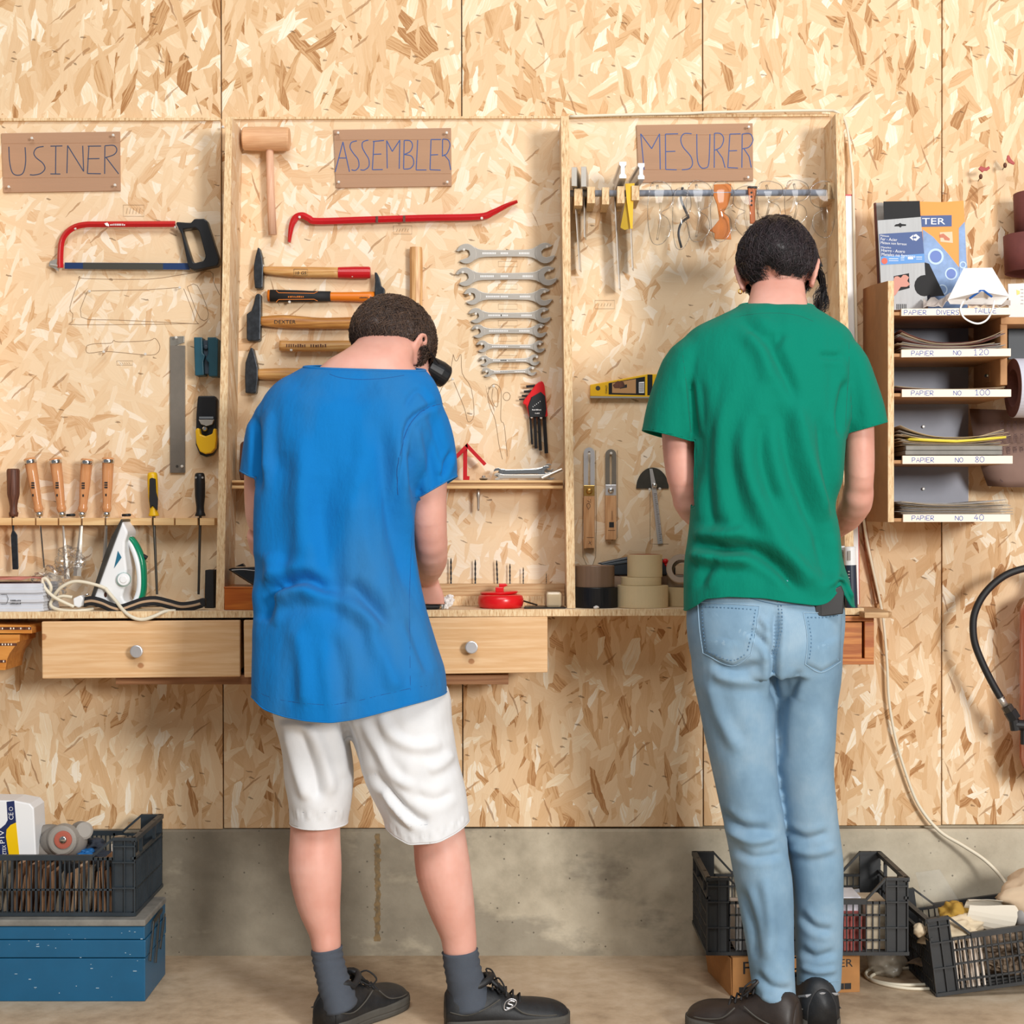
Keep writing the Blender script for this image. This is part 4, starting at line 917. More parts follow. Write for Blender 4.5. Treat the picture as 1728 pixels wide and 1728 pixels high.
# ------------------------------------------------------------ right bay: rail with squares and goggles
t = thing('hanging_rail', 'grey painted dowel on strand board brackets across the right bay', 'rail', W(1185, 345, .08))
b = B(); b.cyl(W(962, 326.5, .10), W(1413, 325, .10), .0082, None, 16); b.mk('dowel', M_GREYBAR, t, smooth=True)
for x0, y0, x1, y1 in ((969,318,983,347), (991,315,1004,343), (1016,316,1028,345), (1041.5,314,1054,343), (1066,313,1079,338), (1397,308,1409,336)):
    b = B(); b.pbox(x0, y0, x1, y1, DB + .001, .128); b.mk('bracket', M_EDGE, t, bevel=.001)
def square(label, fx, fy, bx_, by_, h, w, blade, mstock, white=True):
    """try square: stock pointing at the viewer, blade hanging down"""
    t = thing('try_square', label, 'square', W(blade[2], blade[3], .06), 'squares hanging in the right bay')
    f = W(fx, fy, .15); k = S(.15); a = W(bx_, by_, .03) - f
    P = [(-w/2, h/2), (w/2, h/2), (w/2, h/2-5), (w*.28, h/2-8), (w*.28, -h/2+8), (w/2, -h/2+5), (w/2, -h/2), (-w/2, -h/2), (-w/2, -h/2+5), (-w*.28, -h/2+8), (-w*.28, h/2-8), (-w/2, h/2-5)]
    if not white: P = [(-w/2, h/2), (w/2, h/2), (w/2, -h/2), (-w/2, -h/2)]
    b = B(); b.extr([f + Vector((x*k, 0, y*k)) for x, y in P], a); b.mk('stock', mstock, t, bevel=.0004, bseg=1)
    if white:
        b = B(); b.extr([f + Vector((x*k, -.0004, y*k)) for x, y in P], (0, -.0008, 0)); b.mk('end_cap', M_WHITEP, t)
    x0, y0, x1, y1 = blade
    b = B(); p = W(x0, y0, .085); q = W(x1, y1, .085)
    b.extr([p + Vector((-.0012, 0, 0)), p + Vector((.0012, 0, 0)), q + Vector((.0012, 0, 0)), q + Vector((-.0012, 0, 0))], (.006, .045, 0)); b.mk('blade', M_STEEL, t)
    return t
square('aluminium try square with long blade, left of the yellow strap', 1051, 287, 1040, 318, 28, 12, (1037, 330, 1045, 487), M_ALU)
square('aluminium try square with shorter blade behind the yellow strap', 1082, 289, 1066, 316, 27, 11, (1062, 330, 1067, 453), M_ALU)
square('grey square at the far left of the dowel beside the upright', 969, 298, 976, 312, 32, 9, (970, 335, 978, 455), M_STEEL, False)
square('grey square second from the left on the dowel', 985, 298, 989, 314, 34, 9, (986, 335, 986, 400), M_STEEL, False)
t = thing('yellow_strap', 'folded yellow strap hanging over the dowel', 'strap', W(1064, 390, .12))
b = B(); b.prism([(1055, 310), (1071, 309), (1069, 330), (1067.5, 386), (1064, 386), (1058, 340)], .118, .121); b.mk('strap', M_YELLOW, t)
b = B(); b.prism([(1057, 330), (1061, 350), (1063, 386), (1054, 388), (1047, 384)], .110, .112); b.mk('strap_tail', mat('yellow film', 'c9a51c', .3, alpha=.75), t)
# safety goggles hanging over the dowel
LENS = [(.20,.02),(.55,0),(.93,.10),(1.0,.30),(.86,.42),(.52,.50),(.82,.60),(.90,.80),(.58,.98),(.20,.97),(.03,.72),(0,.38),(.08,.14)]
def goggles(label, x0, y0, x1, y1, d=.125, flip=False, m=None, arms=None):
    t = thing('safety_glasses', label, 'glasses', W((x0+x1)/2, y1, d), 'clear safety glasses hanging on the dowel')
    P = smooth_line([(x0 + (1-u if flip else u)*(x1-x0), y0 + v*(y1-y0)) for u, v in LENS], 4, closed=True)
    cx, cy = (x0*.62 + x1*.38 if not flip else x0*.38 + x1*.62), (y0+y1)/2; g = []
    for k, s_ in enumerate((1, .8, .5, .2, .02)):
        g.append([(lambda p: Vector((p.x, p.y - .018*(1-s_*s_), p.z)))(W(cx + (x-cx)*s_, cy + (y-cy)*s_, d)) for x, y in P])
    b = B(); b.loop(g, closed_v=True); b.mk('lens', m or M_CLEAR, t, smooth=True)
    b = B(); b.tube([W(x, y, d) for x, y in P] + [W(*P[0], d)], .0011, 6); b.mk('rim', M_RIM, t, smooth=True)
    for q in (arms or [[(cx, y0+6), (cx+(-6 if flip else 6), (y0+y1)/2), (cx, y1-8)]]):
        b = B(); n_ = 12; Q = smooth_line([(x, y, d - .02 - .03*math.sin(math.pi*i/(len(q)-1)*.9)) for i, (x, y) in enumerate(q)], 6)
        b.tube([W(*p) for p in Q], [(.0008, .0035)] * len(Q), 6, up=(0, 1, 0)); b.mk('temple', M_GREYARM if arms else M_CLEAR, t, smooth=True)
M_GREYARM = mat('grey frame plastic', '565a62', .35)
goggles('clear safety glasses, leftmost on the dowel', 1093, 306, 1135, 413)
goggles('clear safety glasses with grey temples hanging below the dowel', 1135, 318, 1166, 421, d=.115, arms=[[(1152, 316), (1149, 335), (1158, 358), (1162, 366)], [(1163, 366), (1150, 376), (1145, 395), (1150, 418)]])
goggles('clear safety glasses left of the orange pair', 1158, 305, 1202, 408, d=.135)
goggles('clear safety glasses with the orange card behind them', 1199, 306, 1238, 408, d=.125)
goggles('clear safety glasses in front of the orange case', 1237, 314, 1279, 400, d=.13, flip=True)
goggles('clear safety glasses right of the orange case', 1276, 306, 1321, 374, d=.125)
goggles('large clear safety glasses above the dark hair', 1324, 304, 1365, 380, d=.135)
goggles('clear folded safety glasses beside the rightmost bracket', 1367, 306, 1409, 401, d=.125, flip=True)
t = thing('orange_card', 'orange translucent shield hanging over the dowel between clear glasses', 'shield', W(1218, 404, .105))
b = B(); b.prism([(1205, 311), (1234, 310), (1234, 325), (1229, 345), (1222, 358), (1230, 368), (1234, 404), (1206, 403), (1206, 393), (1197, 389), (1203, 384), (1214, 370), (1210, 345), (1204, 330)], .104, .108); b.mk('shield', mat('orange translucent', 'e8821e', .35, trans=.2), t, bevel=.001)
t = thing('orange_pouch', 'small orange printed case hanging from the dowel', 'case', W(1270, 376, .112))
b = B(); b.prism([(1262, 316), (1277, 316), (1274, 345), (1275, 377), (1266, 377), (1265, 345)], .112, .120); b.mk('case', mat('orange pouch', 'cf6f33', .5), t, bevel=.002)
b = B(); b.prism([(1262, 314), (1278, 314), (1278, 318), (1262, 317)], .110, .122); b.mk('black_clasp', M_BLACK, t, bevel=.001)
b = B()
for k in range(4): b.lathe(W(1268, 325 + k*7, .1202), (0, -1, 0), [(0, .0028), (.0004, .0028)], 8)
tag(b.mk('dots', M_INKK, t), kind='stuff')
# level
t = thing('spirit_level', 'yellow torpedo spirit level with printed label, half hidden by the green sleeve', 'level', W(1050, 671, .02))
b = B(); b.prism([(996, 649), (1092, 631), (1130, 631), (1133, 670), (1100, 671), (996, 668.5)], DB + .001, .030); b.mk('body', M_YELLOW, t, bevel=.0015)
b = B(); b.prism([(996, 668.5), (1133, 670), (1133, 672), (996, 671.5)], DB + .001, .031); b.mk('base_strip', M_STEEL, t)
b = B(); b.prism([(1027, 646.5), (1088.5, 635.5), (1088.5, 667), (1027, 665.5)], .0302, .0306); b.mk('label_card', M_BLACK, t)
b = B(); b.prism([(1033, 646.5), (1073, 639.5), (1073, 664), (1033, 663)], .0307, .0310); b.mk('label_picture', mat('tan picture', 'b88c5c', .5), t)
b = B(); b.prism([(1078, 645), (1087, 644), (1087, 663), (1078, 663)], .0307, .0310); b.mk('barcode', M_INKW, t)
b = B()
for k in range(7): b.pbox(1078.5, 647 + k*2.2, 1086.5, 648 + k*2.2, .0311, .0312)
ptext(b, 'STANLEY', 1025, 664, 3.5, .0311, 14, rot=math.pi/2); b.prism([(1046, 651), (1058, 648.5), (1058, 654), (1046, 656)], .0311, .0313); b.mk('print', M_INKK, t)
b = B(); b.prism([(1034, 650), (1042, 642.8), (1052, 644), (1055, 652), (1046, 655), (1037, 655)], .0311, .0314); b.mk('pictured_plane', M_DARKH, t)
b = B(); b.pbox(1092.5, 632, 1101, 667, .030, .0306); b.mk('black_band', M_BLACK, t)
b = B(); b.lathe(W(1009, 655, .030), (0, -1, 0), [(0, .0058), (.0008, .0058)], 16); b.mk('hang_hole', M_DARKST, t)
# sliding bevels
def bevel_gauge(label, x0, x1, yt, yb, y2, y3, mblade, mcap, marks):
    t = thing('angle_gauge', label, 'gauge', W((x0+x1)/2, y3, .03)); xc = (x0+x1)/2; r = (x1-x0)/2
    n = 9; outer = [(xc - r*math.cos(math.pi*i/n), yt + r - r*math.sin(math.pi*i/n)) for i in range(n+1)] + [(x1, yb), (x0, yb)]
    s_ = r*.2; inner = [(xc - s_*math.cos(math.pi*i/n), yt + r*.7 + s_ - s_*math.sin(math.pi*i/n)) for i in range(n+1)] + [(xc + s_, yb - 5), (xc - s_, yb - 5)]
    b = B(); b.prism([outer[i] for i in range(0, 6)][:5] + [(xc, yt), (xc, inner[4][1])] + [inner[k] for k in (4, 3, 2, 1, 0)] + [(xc - s_, yb), (x0, yb)], DB + .006, DB + .009)
    b.prism([(xc, yt)] + outer[5:10] + [(x1, yb), (xc + s_, yb)] + [inner[k] for k in (9, 8, 7, 6, 5)] + [(xc, inner[5][1])], DB + .006, DB + .009)
    b.pbox(xc - s_ - 1, yb - 4, xc + s_ + 1, yb, DB + .006, DB + .009)
    b.mk('blade', mblade, t)
    b = B(); b.pbox(x0, y2, x1, y3, DB + .001, DB + .018); b.mk('handle', M_WOODBG, t, bevel=.0015)
    b = B(); b.pbox(x0, yb - 4, x1, y2, DB + .001, DB + .0185); b.mk('metal_cap', mcap, t, bevel=.001)
    b = B(); b.lathe(W(xc, (yb+y2)/2 - 1, DB + .0185), (0, -1, 0), [(0, .0078), (.003, .0078), (.006, .006), (.0068, .003)], 20); b.mk('screw', M_CHROME if mcap is M_ALU else mat('brass', 'c9a05a', .3, .9), t, smooth=True)
    b = B(); marks(b); b.mk('marks', M_INKK, t)
M_WOODBG = wood('bevel gauge handle', 'c08c5e', 'd9ab7e', 'z', 5, .45, bump=.05)
def mk1(b):
    stroke(b, [(992, 858), (990, 852), (994, 849), (996, 855), (992, 860)], .0325, .0006, 3); stroke(b, [(991, 845), (997, 848), (996, 842)], .0325, .0006, 0)
    stroke(b, [(990, 907), (1002, 907)], .0325, .0005, 0); stroke(b, [(990, 925), (1002, 925)], .0325, .0005, 0); stroke(b, [(993, 918), (998, 914), (994, 913), (998, 920)], .0325, .0005, 0)
def mk2(b):
    b.pbox(1028, 881, 1036, 890, .0322, .0326); stroke(b, [(1033, 862), (1033, 878)], .0325, .0006, 0); stroke(b, [(1026, 895), (1038, 895)], .0325, .0005, 0)
bevel_gauge('wooden angle gauge with bright slotted arm and brass cap, nearer the upright', 985, 1003.5, 755, 823, 837, 926, M_ALU, mat('brass', 'c9a05a', .3, .9), mk1)
bevel_gauge('wooden angle gauge with dull slotted arm and steel cap', 1021.5, 1040, 758, 822, 836, 911, M_FILE, M_ALU, mk2)
# protractor
t = thing('protractor', 'steel half round protractor with a ruler arm beside the green sleeve', 'protractor', W(1108, 918, .02))
b = B(); n = 20; b.prism([(1101 - 27.5*math.cos(math.pi*i/n), 824.5 - 35.5*math.sin(math.pi*i/n)) for i in range(n+1)], DB + .002, DB + .004); b.mk('half_disc', M_DARKST, t)
b = B(); b.prism([(1096, 791), (1101, 791), (1107, 818), (1118.5, 917), (1110, 918), (1100, 826)], DB + .005, DB + .007); b.mk('arm', M_ALU, t)
b = B(); b.lathe(W(1104.5, 819, DB + .007), (0, -1, 0), [(0, .0065), (.005, .0065), (.008, .004)], 18); b.mk('thumb_nut', M_CHROME, t, smooth=True)
b = B()
for k in range(24): b.pbox(1103.5 + k*.42, 833 + k*3.4, 1106.5 + k*.42 + (2 if k % 5 == 0 else 0), 833.7 + k*3.4, DB + .0071, DB + .0074)
tag(b.mk('graduations', M_INKK, t), kind='stuff')
# tapes
def roll(name, label, cx, ytop, ybot, wpx, d, m, inner=.62, core=None, tilt=0.0, base=None, group=None, cat='tape'):
    r = wpx * S(d) / 2; h = (ybot - ytop) * S(d); c = W(cx, ybot, d) if base is None else base
    t = thing(name, label, cat, c, group); ax = Vector((0, -math.sin(tilt), math.cos(tilt)))
    b = B(); b.lathe(c, ax, [(0, r*inner), (0, r*.99), (.001, r), (h-.001, r), (h, r*.99), (h, r*inner)], 48, cap=False); b.mk('tape', m, t, smooth=False)
    b = B(); b.lathe(c, ax, [(0, r*inner), (0, r*(inner-.06)), (h, r*(inner-.06)), (h, r*inner)], 48, cap=False); b.mk('core', core or M_CARD, t, smooth=True)
    return t
G = 'rolls of tape on the worktop'
def ontop(cx, d): return WT(cx, d)
b0 = ontop(1007, .13); roll('tape_roll', 'black tape roll under the brown one', 1007, 992, 0, 72, .13, M_TAPEK, base=b0, group=G) if 0 else None
def stack(items):
    """items: bottom first: (label, cx, width px, height px, d, material, kwargs)"""
    z = None
    for lab, cx, wpx, hpx, d, m, kw in items:
        c = WT(cx, d); z = c.z + .0004 if z is None else z
        roll('tape_roll', lab, cx, 0, hpx, wpx, d, m, base=Vector((c.x, c.y, z)), group=G, **kw); z += hpx * S(d) + .0004
stack([('wide black tape roll at the bottom of the left stack', 1006.5, 73, 34, .12, M_TAPEK, {}), ('brown parcel tape roll on the black roll', 1004, 66, 36, .12, M_TAPEB, {})])
stack([('largest cream masking tape roll at the bottom of the middle stack', 1084.5, 86, 37, .125, M_TAPEC, {}), ('thin cream tape roll in the middle of its stack', 1082, 68, 13.5, .125, M_TAPEC, {}),
       ('cream tape roll with rust red core on top of its stack', 1088, 59, 38, .125, M_TAPEC, dict(inner=.93, core=M_TAPER, tilt=.0))])
stack([('pale cream tape roll behind the green shirt', 1146, 46, 32, .08, M_TAPEC, {}), ('grey parcel tape roll behind the green shirt', 1150, 50, 20, .07, mat('grey tape', 'a89684', .4), {}),])
t = thing('tape_roll', 'translucent tape roll standing on edge against the green shirt', 'tape', W(1152, 990, .10), G)
b = B(); c = W(1152, 964, .085); b.lathe(c, (-.25, -1, .25), [(0, .022), (0, .036), (.034, .036), (.034, .033), (.034, .022)], 36, cap=False); b.mk('tape', mat('clear parcel tape', 'bda894', .25), t, smooth=True)
b = B(); b.lathe(c, (-.25, -1, .25), [(.001, .030), (.0335, .030)], 36, cap=False); b.mk('core', mat('pale core', 'd5cdc8', .5), t, smooth=True, solid=.002)
t = thing('spare_board', 'grey brown board end lying behind the tape rolls', 'board', WT(1100, .05))
b = B(); b.pbox(1030, 971, 1128, by(1100, .05), .016, .05); b.mk('board', mat('grey board', 'b3957c', .7), t)
t = thing('tape_dispenser', 'dark blue grey tool case wedged between the tape rolls', 'case', W(1035, 970, .05))
b = B(); b.prism([(1008, 951), (1058, 940), (1110, 938), (1140, 956), (1140, 970.5), (1036, 970.5), (1034, 958)], .020, .055); b.mk('case', mat('slate plastic', '303840', .4), t, bevel=.003)
b = B(); b.prism([(1014, 953), (1058, 946), (1090, 944), (1090, 947), (1058, 950), (1016, 956)], .055, .058); b.mk('ridge', mat('slate light', '4a545c', .4), t, bevel=.001)
t = thing('red_cap_pen', 'small red capped pen tip beside the topmost cream tape', 'pen', W(1123, 955, .05))
b = B(); b.ball(W(1123, 947, .056), .0075, 14, (1, 1, .9)); b.cyl(W(1123, 950, .056), W(1127, 957, .056), .004, None, 10); b.mk('cap', M_REDP, t, smooth=True)
t = thing('paper_crumb', 'small crumpled paper bit in front of the black tape roll', 'paper', WT(1006, .19))
b = B(); bmesh.ops.create_icosphere(b.bm, subdivisions=2, radius=1); c = WT(1006, .19) + Vector((0, 0, .004))
for v in b.bm.verts:
    p = v.co.copy(); r = 1 + .5 * noise.noise(p * 2.3); v.co = c + Vector((p.x * .007 * r, p.y * .006 * r, p.z * .0042 * r)); v.co.z = max(v.co.z, zt(1006) + .0002)
b.mk('crumb', M_PAPER, t)
# sealant tubes by the right upright
for cx, d, wpx, lab in ((1437, .185, 21, 'sealant tube with white and navy print, right of its twin on the worktop'), (1424, .15, 24, 'sealant tube in clear wrap partly hidden by the green shirt')):
    t = thing('sealant_tube', lab, 'tube', WT(cx, d), 'sealant tubes')
    c = WT(cx, d); k = S(d); r = wpx*k/2; y0 = by(cx, d)
    b = B(); b.lathe(c, (-.03, 0, 1), [(0, r), (.001, r), (72*k, r*.97)], 28); b.mk('navy_sleeve', mat('navy tube', '2a3244', .35), t, smooth=False, bevel=.0004)
    b = B(); b.lathe(c + Vector((-.03*72*k, 0, 72*k)), (-.03, 0, 1), [(0, r*.97), (29*k, r*.95), (31*k, r*.8)], 28); b.mk('white_top', M_WHITEP, t, smooth=False)
    b = B(); b.pbox(cx - 6, y0 - 96, cx - 1.5, y0 - 80, d + r, d + r + .0006)
    for q in range(6): b.pbox(cx - 6, y0 - 62 + q*5, cx - 3, y0 - 60 + q*5, d + r, d + r + .0006)
    b.mk('print', M_SANDG, t)
t = thing('white_straightedge', 'white board with red edge standing behind the right upright', 'board', W(1438, 905, .03))
b = B(); b.prism([(1427, 329), (1441.5, 329), (1450, 1020), (1436, 1020)], .003, .03); b.mk('board', M_WHITEP, t)
b = B(); b.prism([(1427, 328), (1442.5, 328), (1451, 1020), (1449.8, 1020), (1441.3, 330.5), (1427, 330.5)], .003, .0306); b.mk('red_edge', M_RED, t)

# ------------------------------------------------------------ cable down the wall
t = thing('wall_cable', 'cream electric cable running along the cabinet top and down the right wall to the floor', 'cable', W(1500, 1600, .02))
P = [(962, 196.5, .028), (1060, 193.5, .026), (1160, 191.5, .026), (1200, 189.5, .03), (1300, 187.5, .03), (1390, 186.5, .03), (1412, 189, .04), (1424, 200, .03), (1431, 225, .02), (1436, 270, .02), (1440, 330, .033), (1446, 600, .036), (1452, 780, .036), (1458, 880, .036), (1472, 955, .03), (1484, 1010, .025), (1491, 1050, .02), (1497, 1120, .02), (1500, 1180, .02), (1510, 1240, .02), (1527, 1300, .02), (1550, 1358, .02), (1585, 1402, .03), (1625, 1427, .05), (1660, 1450, .07), (1688, 1478, .09), (1706, 1508, .12), (1712, 1540, .15)]
b = B(); q = smooth_line(P, 6); b.tube([W(*p) for p in q], [.0036 if p[1] < 1300 else .0036 + .001*min(1, (p[1]-1300)/120) for p in q], 8); b.mk('cable', M_CREAMC, t, smooth=True)
b = B(); P = smooth_line([(1620, 1622), (1540, 1622), (1490, 1628), (1462, 1640), (1470, 1653), (1520, 1662), (1600, 1660)], 6)
def fl(x, y, h=.004):
    d = D - F * (H - h) / (y - 864); return W(x, y, d)
b.tube([fl(x, y) for x, y in P], .004, 8); P = smooth_line([(1600, 1632), (1530, 1634), (1480, 1642), (1472, 1655), (1530, 1668), (1610, 1668)], 6); b.tube([fl(x, y) for x, y in P], .004, 8); b.mk('floor_coil', M_CREAMC, t, smooth=True)
t = thing('cable_shadow_strip', 'thin brown strip standing in for the cable shadow on the wall above the worktop end', 'shadow strip', W(1483, 1018, .02))
b = B(); b.prism([(1452, 860), (1459, 860), (1470, 930), (1487, 1018.5), (1478, 1018.5), (1463, 940)], .003, .018); b.mk('shadow strip', M_PINED, t, bevel=.001)  # brown strip put in as the shadow the cable casts on the wall

# ------------------------------------------------------------ sandpaper rack
RD = .28
def rx(px, d): return (px - 864) * S(d)
rk = thing('sandpaper_rack', 'open wooden pigeonhole rack with lettered shelves for sandpaper', 'rack', W(1600, 882, .14))
x0 = rx(1498.5, RD); x1 = rx(1508.5, RD)
zt_, zb_ = W(0, 474, RD).z, W(0, 881, RD).z
b = B(); b.extr([(x0, -.001, W(0, 488, 0).z), (x0, -.10, W(0, 486, .05).z), (x0, -RD + .001, zt_), (x0, -RD + .001, zb_), (x0, -.001, zb_)], (x1 - x0, 0, 0)); b.mk('side_panel', M_MDF, rk)
b = B(); b.box((x0, -RD, zb_), (x1, -RD + .001, zt_)); b.mk('cut_edge', M_EDGE, rk)
b = B(); b.box((x1, -.006, zb_ + .03), (rx(1633, 0), -.0005, W(0, 540, 0).z)); b.mk('grey_back', M_GREYP, rk)
SH = [(521, 533, 1521, 1705), (590, 603, 1521, 1706), (657, 670, 1522, 1706.5), (769, 783, 1523, 1709), (868, 881, 1524, 1705)]
for (ya, yb_, xa, xb) in SH:
    za, zc_ = W(0, ya + 2, RD).z, W(0, yb_, RD).z
    b = B(); b.box((x1, -RD, zc_ + .001), (rx(1705, RD), -.002, zc_ + .009)); s_ = b.mk('shelf', M_MDF, rk, bevel=.0006)
    b = B(); b.prism([(xa, ya), (xb, ya - 2 if ya < 600 else ya), (xb, yb_ - 2 if ya < 600 else yb_ - .5), (xa, yb_)], RD, RD + .008); b.mk('label_batten', M_LABEL, rk, bevel=.0006)
b = B(); b.box((rx(1688, .24), -.24, W(0, 650, .24).z), (rx(1700, .24), -.01, W(0, 545, .24).z)); b.mk('divider', M_MDF, rk, bevel=.002)
b = B(); b.box((rx(1688, .24), -.245, W(0, 547, .245).z), (rx(1800, .24), -.01, W(0, 535, .245).z)); b.mk('top_board', M_MDF, rk, bevel=.001)
b = B(); b.box((rx(1670, .16), -.16, W(0, 645, .16).z), (rx(1683, .16), -.12, W(0, 622, .16).z)); b.mk('stop_block', M_MDF, rk, bevel=.001)
b = B(); b.lathe(W(1665, 634, .13), (0, -1, 0), [(0, .006), (.02, .006), (.022, .003)], 12); b.mk('bolt', M_CHROME, rk)
b = B()
for q, dd in (((1558, 720), .008), ((1558, 825), .008)): b.lathe(W(*q, dd), (0, -1, 0), [(0, .004), (.003, .004), (.004, .002)], 12)
tag(b.mk('screws', M_NAIL, rk), kind='stuff')
random.seed(3)
for words, y in (((('PAPIER', 1526), ('DIVERS', 1581), ('TAILLE', 1644)), 531), ((('PAPIER', 1538), ('NO', 1609), ('120', 1643)), 600), ((('PAPIER', 1538), ('NO', 1609), ('100', 1645)), 667), ((('PAPIER', 1539), ('NO', 1612), ('80', 1645)), 780), ((('PAPIER', 1539), ('NO', 1612), ('40', 1644)), 878)):
    b = B()
    for wd_, x in words:
        y2 = y - (3 if y == 531 and x > 1600 else (1 if y < 610 and x > 1600 else 0))
        write(b, wd_, x, y2, 5.6 if wd_.isalpha() else 7, 7.6 if wd_.isalpha() else 9.5, RD + .0082, .0008, .28)
    tag(b.mk('shelf_lettering', M_INKB, rk), kind='stuff')
# sheets lying on the shelves
def sheets(label, y_base, n, xa, xb, cols, curl, group, th=.0016, d0=.03, d1=.27, rag=8, seed=1):
    rnd = random.Random(seed); z = W(0, y_base, RD).z + .0006
    t = thing('sandpaper_stack', label, 'sandpaper', Vector((rx((xa+xb)/2, .15), -.15, z)), group)
    for i in range(n):
        xa_, xb_ = xa + rnd.uniform(-rag, rag*.3), xb + rnd.uniform(-rag*1.5, rag); dd = d1 - rnd.uniform(0, .02); c1, c2 = curl * rnd.uniform(.5, 1.1) * (i+1)/n, curl * rnd.uniform(.4, 1.2) * (i+1)/n
        g = []
        for a in range(13):
            u = a/12; lift = c1 * max(0, .45-u)**2 * 5 + c2 * max(0, u-.5)**2 * 4.5
            x = rx(xa_ + (xb_-xa_)*u, dd); g.append([Vector((x, -dd + v*(dd-d0), z + th*i*1.1 + lift*(1-.25*v))) for v in (0, .5, 1)])
        b = B(); b.loop(g); b.mk('sheet', cols[i % len(cols)], t, smooth=True, solid=th*.75)
GS = 'sandpaper sheets on the rack shelves'
sheets('curled tan and grey sandpaper sheets on the shelf lettered PAPIER NO 120', 590, 11, 1522, 1690, [M_SANDT, M_SANDG, M_SANDB, M_SANDG], .030, GS, seed=2)
sheets('two flat brown sandpaper sheets on the shelf lettered PAPIER NO 100', 657, 2, 1515, 1690, [M_SANDB, M_SANDT], .008, GS, seed=4)
sheets('thick pile of curled sandpaper over grey blocks on the shelf lettered PAPIER NO 80', 752, 12, 1522, 1700, [M_SANDT, M_SANDG, M_SANDT], .026, GS, seed=5)
sheets('crumpled wrapped sandpaper on the shelf lettered PAPIER NO 40', 868, 13, 1522, 1702, [M_SANDG, M_SANDT, M_SANDG], .010, GS, th=.0019, rag=14, seed=6)
M_BLOCK = mat('grey abrasive block', '8d8a84', .9, var=.12, bump=.5, bscale=900)
for i, y in enumerate((768, 760)):
    t = thing('abrasive_block', ['lower', 'upper'][i] + ' grey abrasive block on the shelf lettered PAPIER NO 80', 'sanding block', W(1610, y, .15), 'grey abrasive blocks')
    b = B(); b.box((rx(1528 + i, .27), -.268, W(0, y, .268).z + .0004), (rx(1692, .27), -.06, W(0, y - 7.6, .268).z)); b.mk('block', M_BLOCK, t, bevel=.0015)
t = thing('yellow_sheet', 'bright yellow edged sheet between the blocks and the curled sandpaper', 'sheet', W(1610, 752, .2))
g = [[Vector((rx(x, .272), -.272 + v, W(0, y, .272).z)) for v in (0, .2)] for x, y in ((1536, 741), (1570, 742.5), (1615, 744.5), (1650, 742), (1698, 737.5))]
b = B(); b.loop(g); b.mk('sheet', mat('yellow card', 'e9d64a', .7), t, smooth=True, solid=.0052)
# packets, mask, card on top of the rack
def card(b, pts, d, th=.003, lean=0.0):
    f = [W(x, y, d) for x, y in pts]; zb = min(p.z for p in f)
    f = [Vector((p.x, p.y + (p.z - zb) * lean, p.z)) for p in f]
    if sum(f[i].x * f[(i+1) % len(f)].z - f[(i+1) % len(f)].x * f[i].z for i in range(len(f))) < 0: f.reverse()
    b.extr(f, (0, th, 0)); return b
d0 = .15
t = thing('abrasive_packet', 'grey and blue sandpaper packet lettered Fer - Acier standing on the rack', 'packet', W(1525, 522, d0))
b = B(); b.prism([(1481, 372), (1554, 366), (1560, 445), (1566, 520), (1489, 524)], d0 - .004, d0); b.mk('card', mat('silver grey card', 'b4b6b8', .6, var=.06, scale3=(8, 8, .5)), t)
b = B(); b.prism([(1491, 340), (1552, 339), (1553.5, 366), (1492, 371)], d0 - .003, d0 - .0005); b.mk('black_sheet', M_BLACKM, t)
b = B(); b.prism([(1483.5, 395), (1556, 390.5), (1559.5, 428), (1486, 433)], d0 + .0002, d0 + .0006); b.mk('navy_band', mat('navy print', '2a4a86', .5), t)
b = B(); b.prism([(1486, 433), (1559.5, 428), (1560.5, 443), (1487, 447)], d0 + .0002, d0 + .0006); b.mk('blue_band', mat('blue print', '4f8fd4', .5), t)
b = B()
for tx, x, y, h, w_ in (('Métaux', 1485.5, 399, 3, 15), ('Fer - Acier', 1486, 405.5, 5, 28), ('Métaux non ferreux', 1486, 411.5, 4.5, 44), ('Metales', 1486.5, 418.5, 3, 17), ('Hierro - Acero', 1487, 424.5, 5, 40), ('Metales no ferrosos', 1487.5, 431.5, 5, 57)):
    ptext(b, tx, x, y, h, d0 + .0008, w_, rot=-.06)
# the packet's emblem: two opposed arrows around a C
b.prism([(1535, 401), (1541, 396), (1541, 399), (1539, 401), (1541, 403), (1541, 406)], d0 + .0007, d0 + .001)
b.prism([(1542, 396.5), (1546, 395), (1552.5, 400.5), (1546, 406.5), (1542, 405), (1542, 402.3), (1545, 402.5), (1546.5, 402), (1546.5, 399.5), (1545, 399), (1542, 399.5)], d0 + .0007, d0 + .001)
for x, w_ in ((1500, 16), (1520, 6), (1546, 10)): b.pbox(x, 436 - (x-1500)*.06, x + w_, 437 - (x-1500)*.06, d0 + .0007, d0 + .001); b.pbox(x, 439.5 - (x-1500)*.06, x + w_, 440.3 - (x-1500)*.06, d0 + .0007, d0 + .001)
b.pbox(1532, 433.5, 1541, 437.5, d0 + .0007, d0 + .001); b.mk('white_print', M_INKW, t)
b = B(); b.lathe(W(1492.5, 440.5, d0 + .0007), (0, -1, 0), [(0, .0075), (.0004, .0075)], 20); b.mk('red_dot', mat('orange red print', 'd8573a', .5), t)
b = B(); b.prism([(1509, 381), (1512, 378.5), (1516, 378), (1519, 376), (1522, 378), (1529, 378.5), (1529, 381), (1522, 381.5), (1519.5, 384), (1516.5, 381.8), (1510, 382)], d0 + .0002, d0 + .0005); b.mk('hang_slot', M_BLACKM, t)
b = B(); b.prism([(1508, 466), (1534, 461), (1535, 486), (1512, 492)], d0 + .0002, d0 + .0006); b.mk('pictured_paper', M_BLACKM, t)
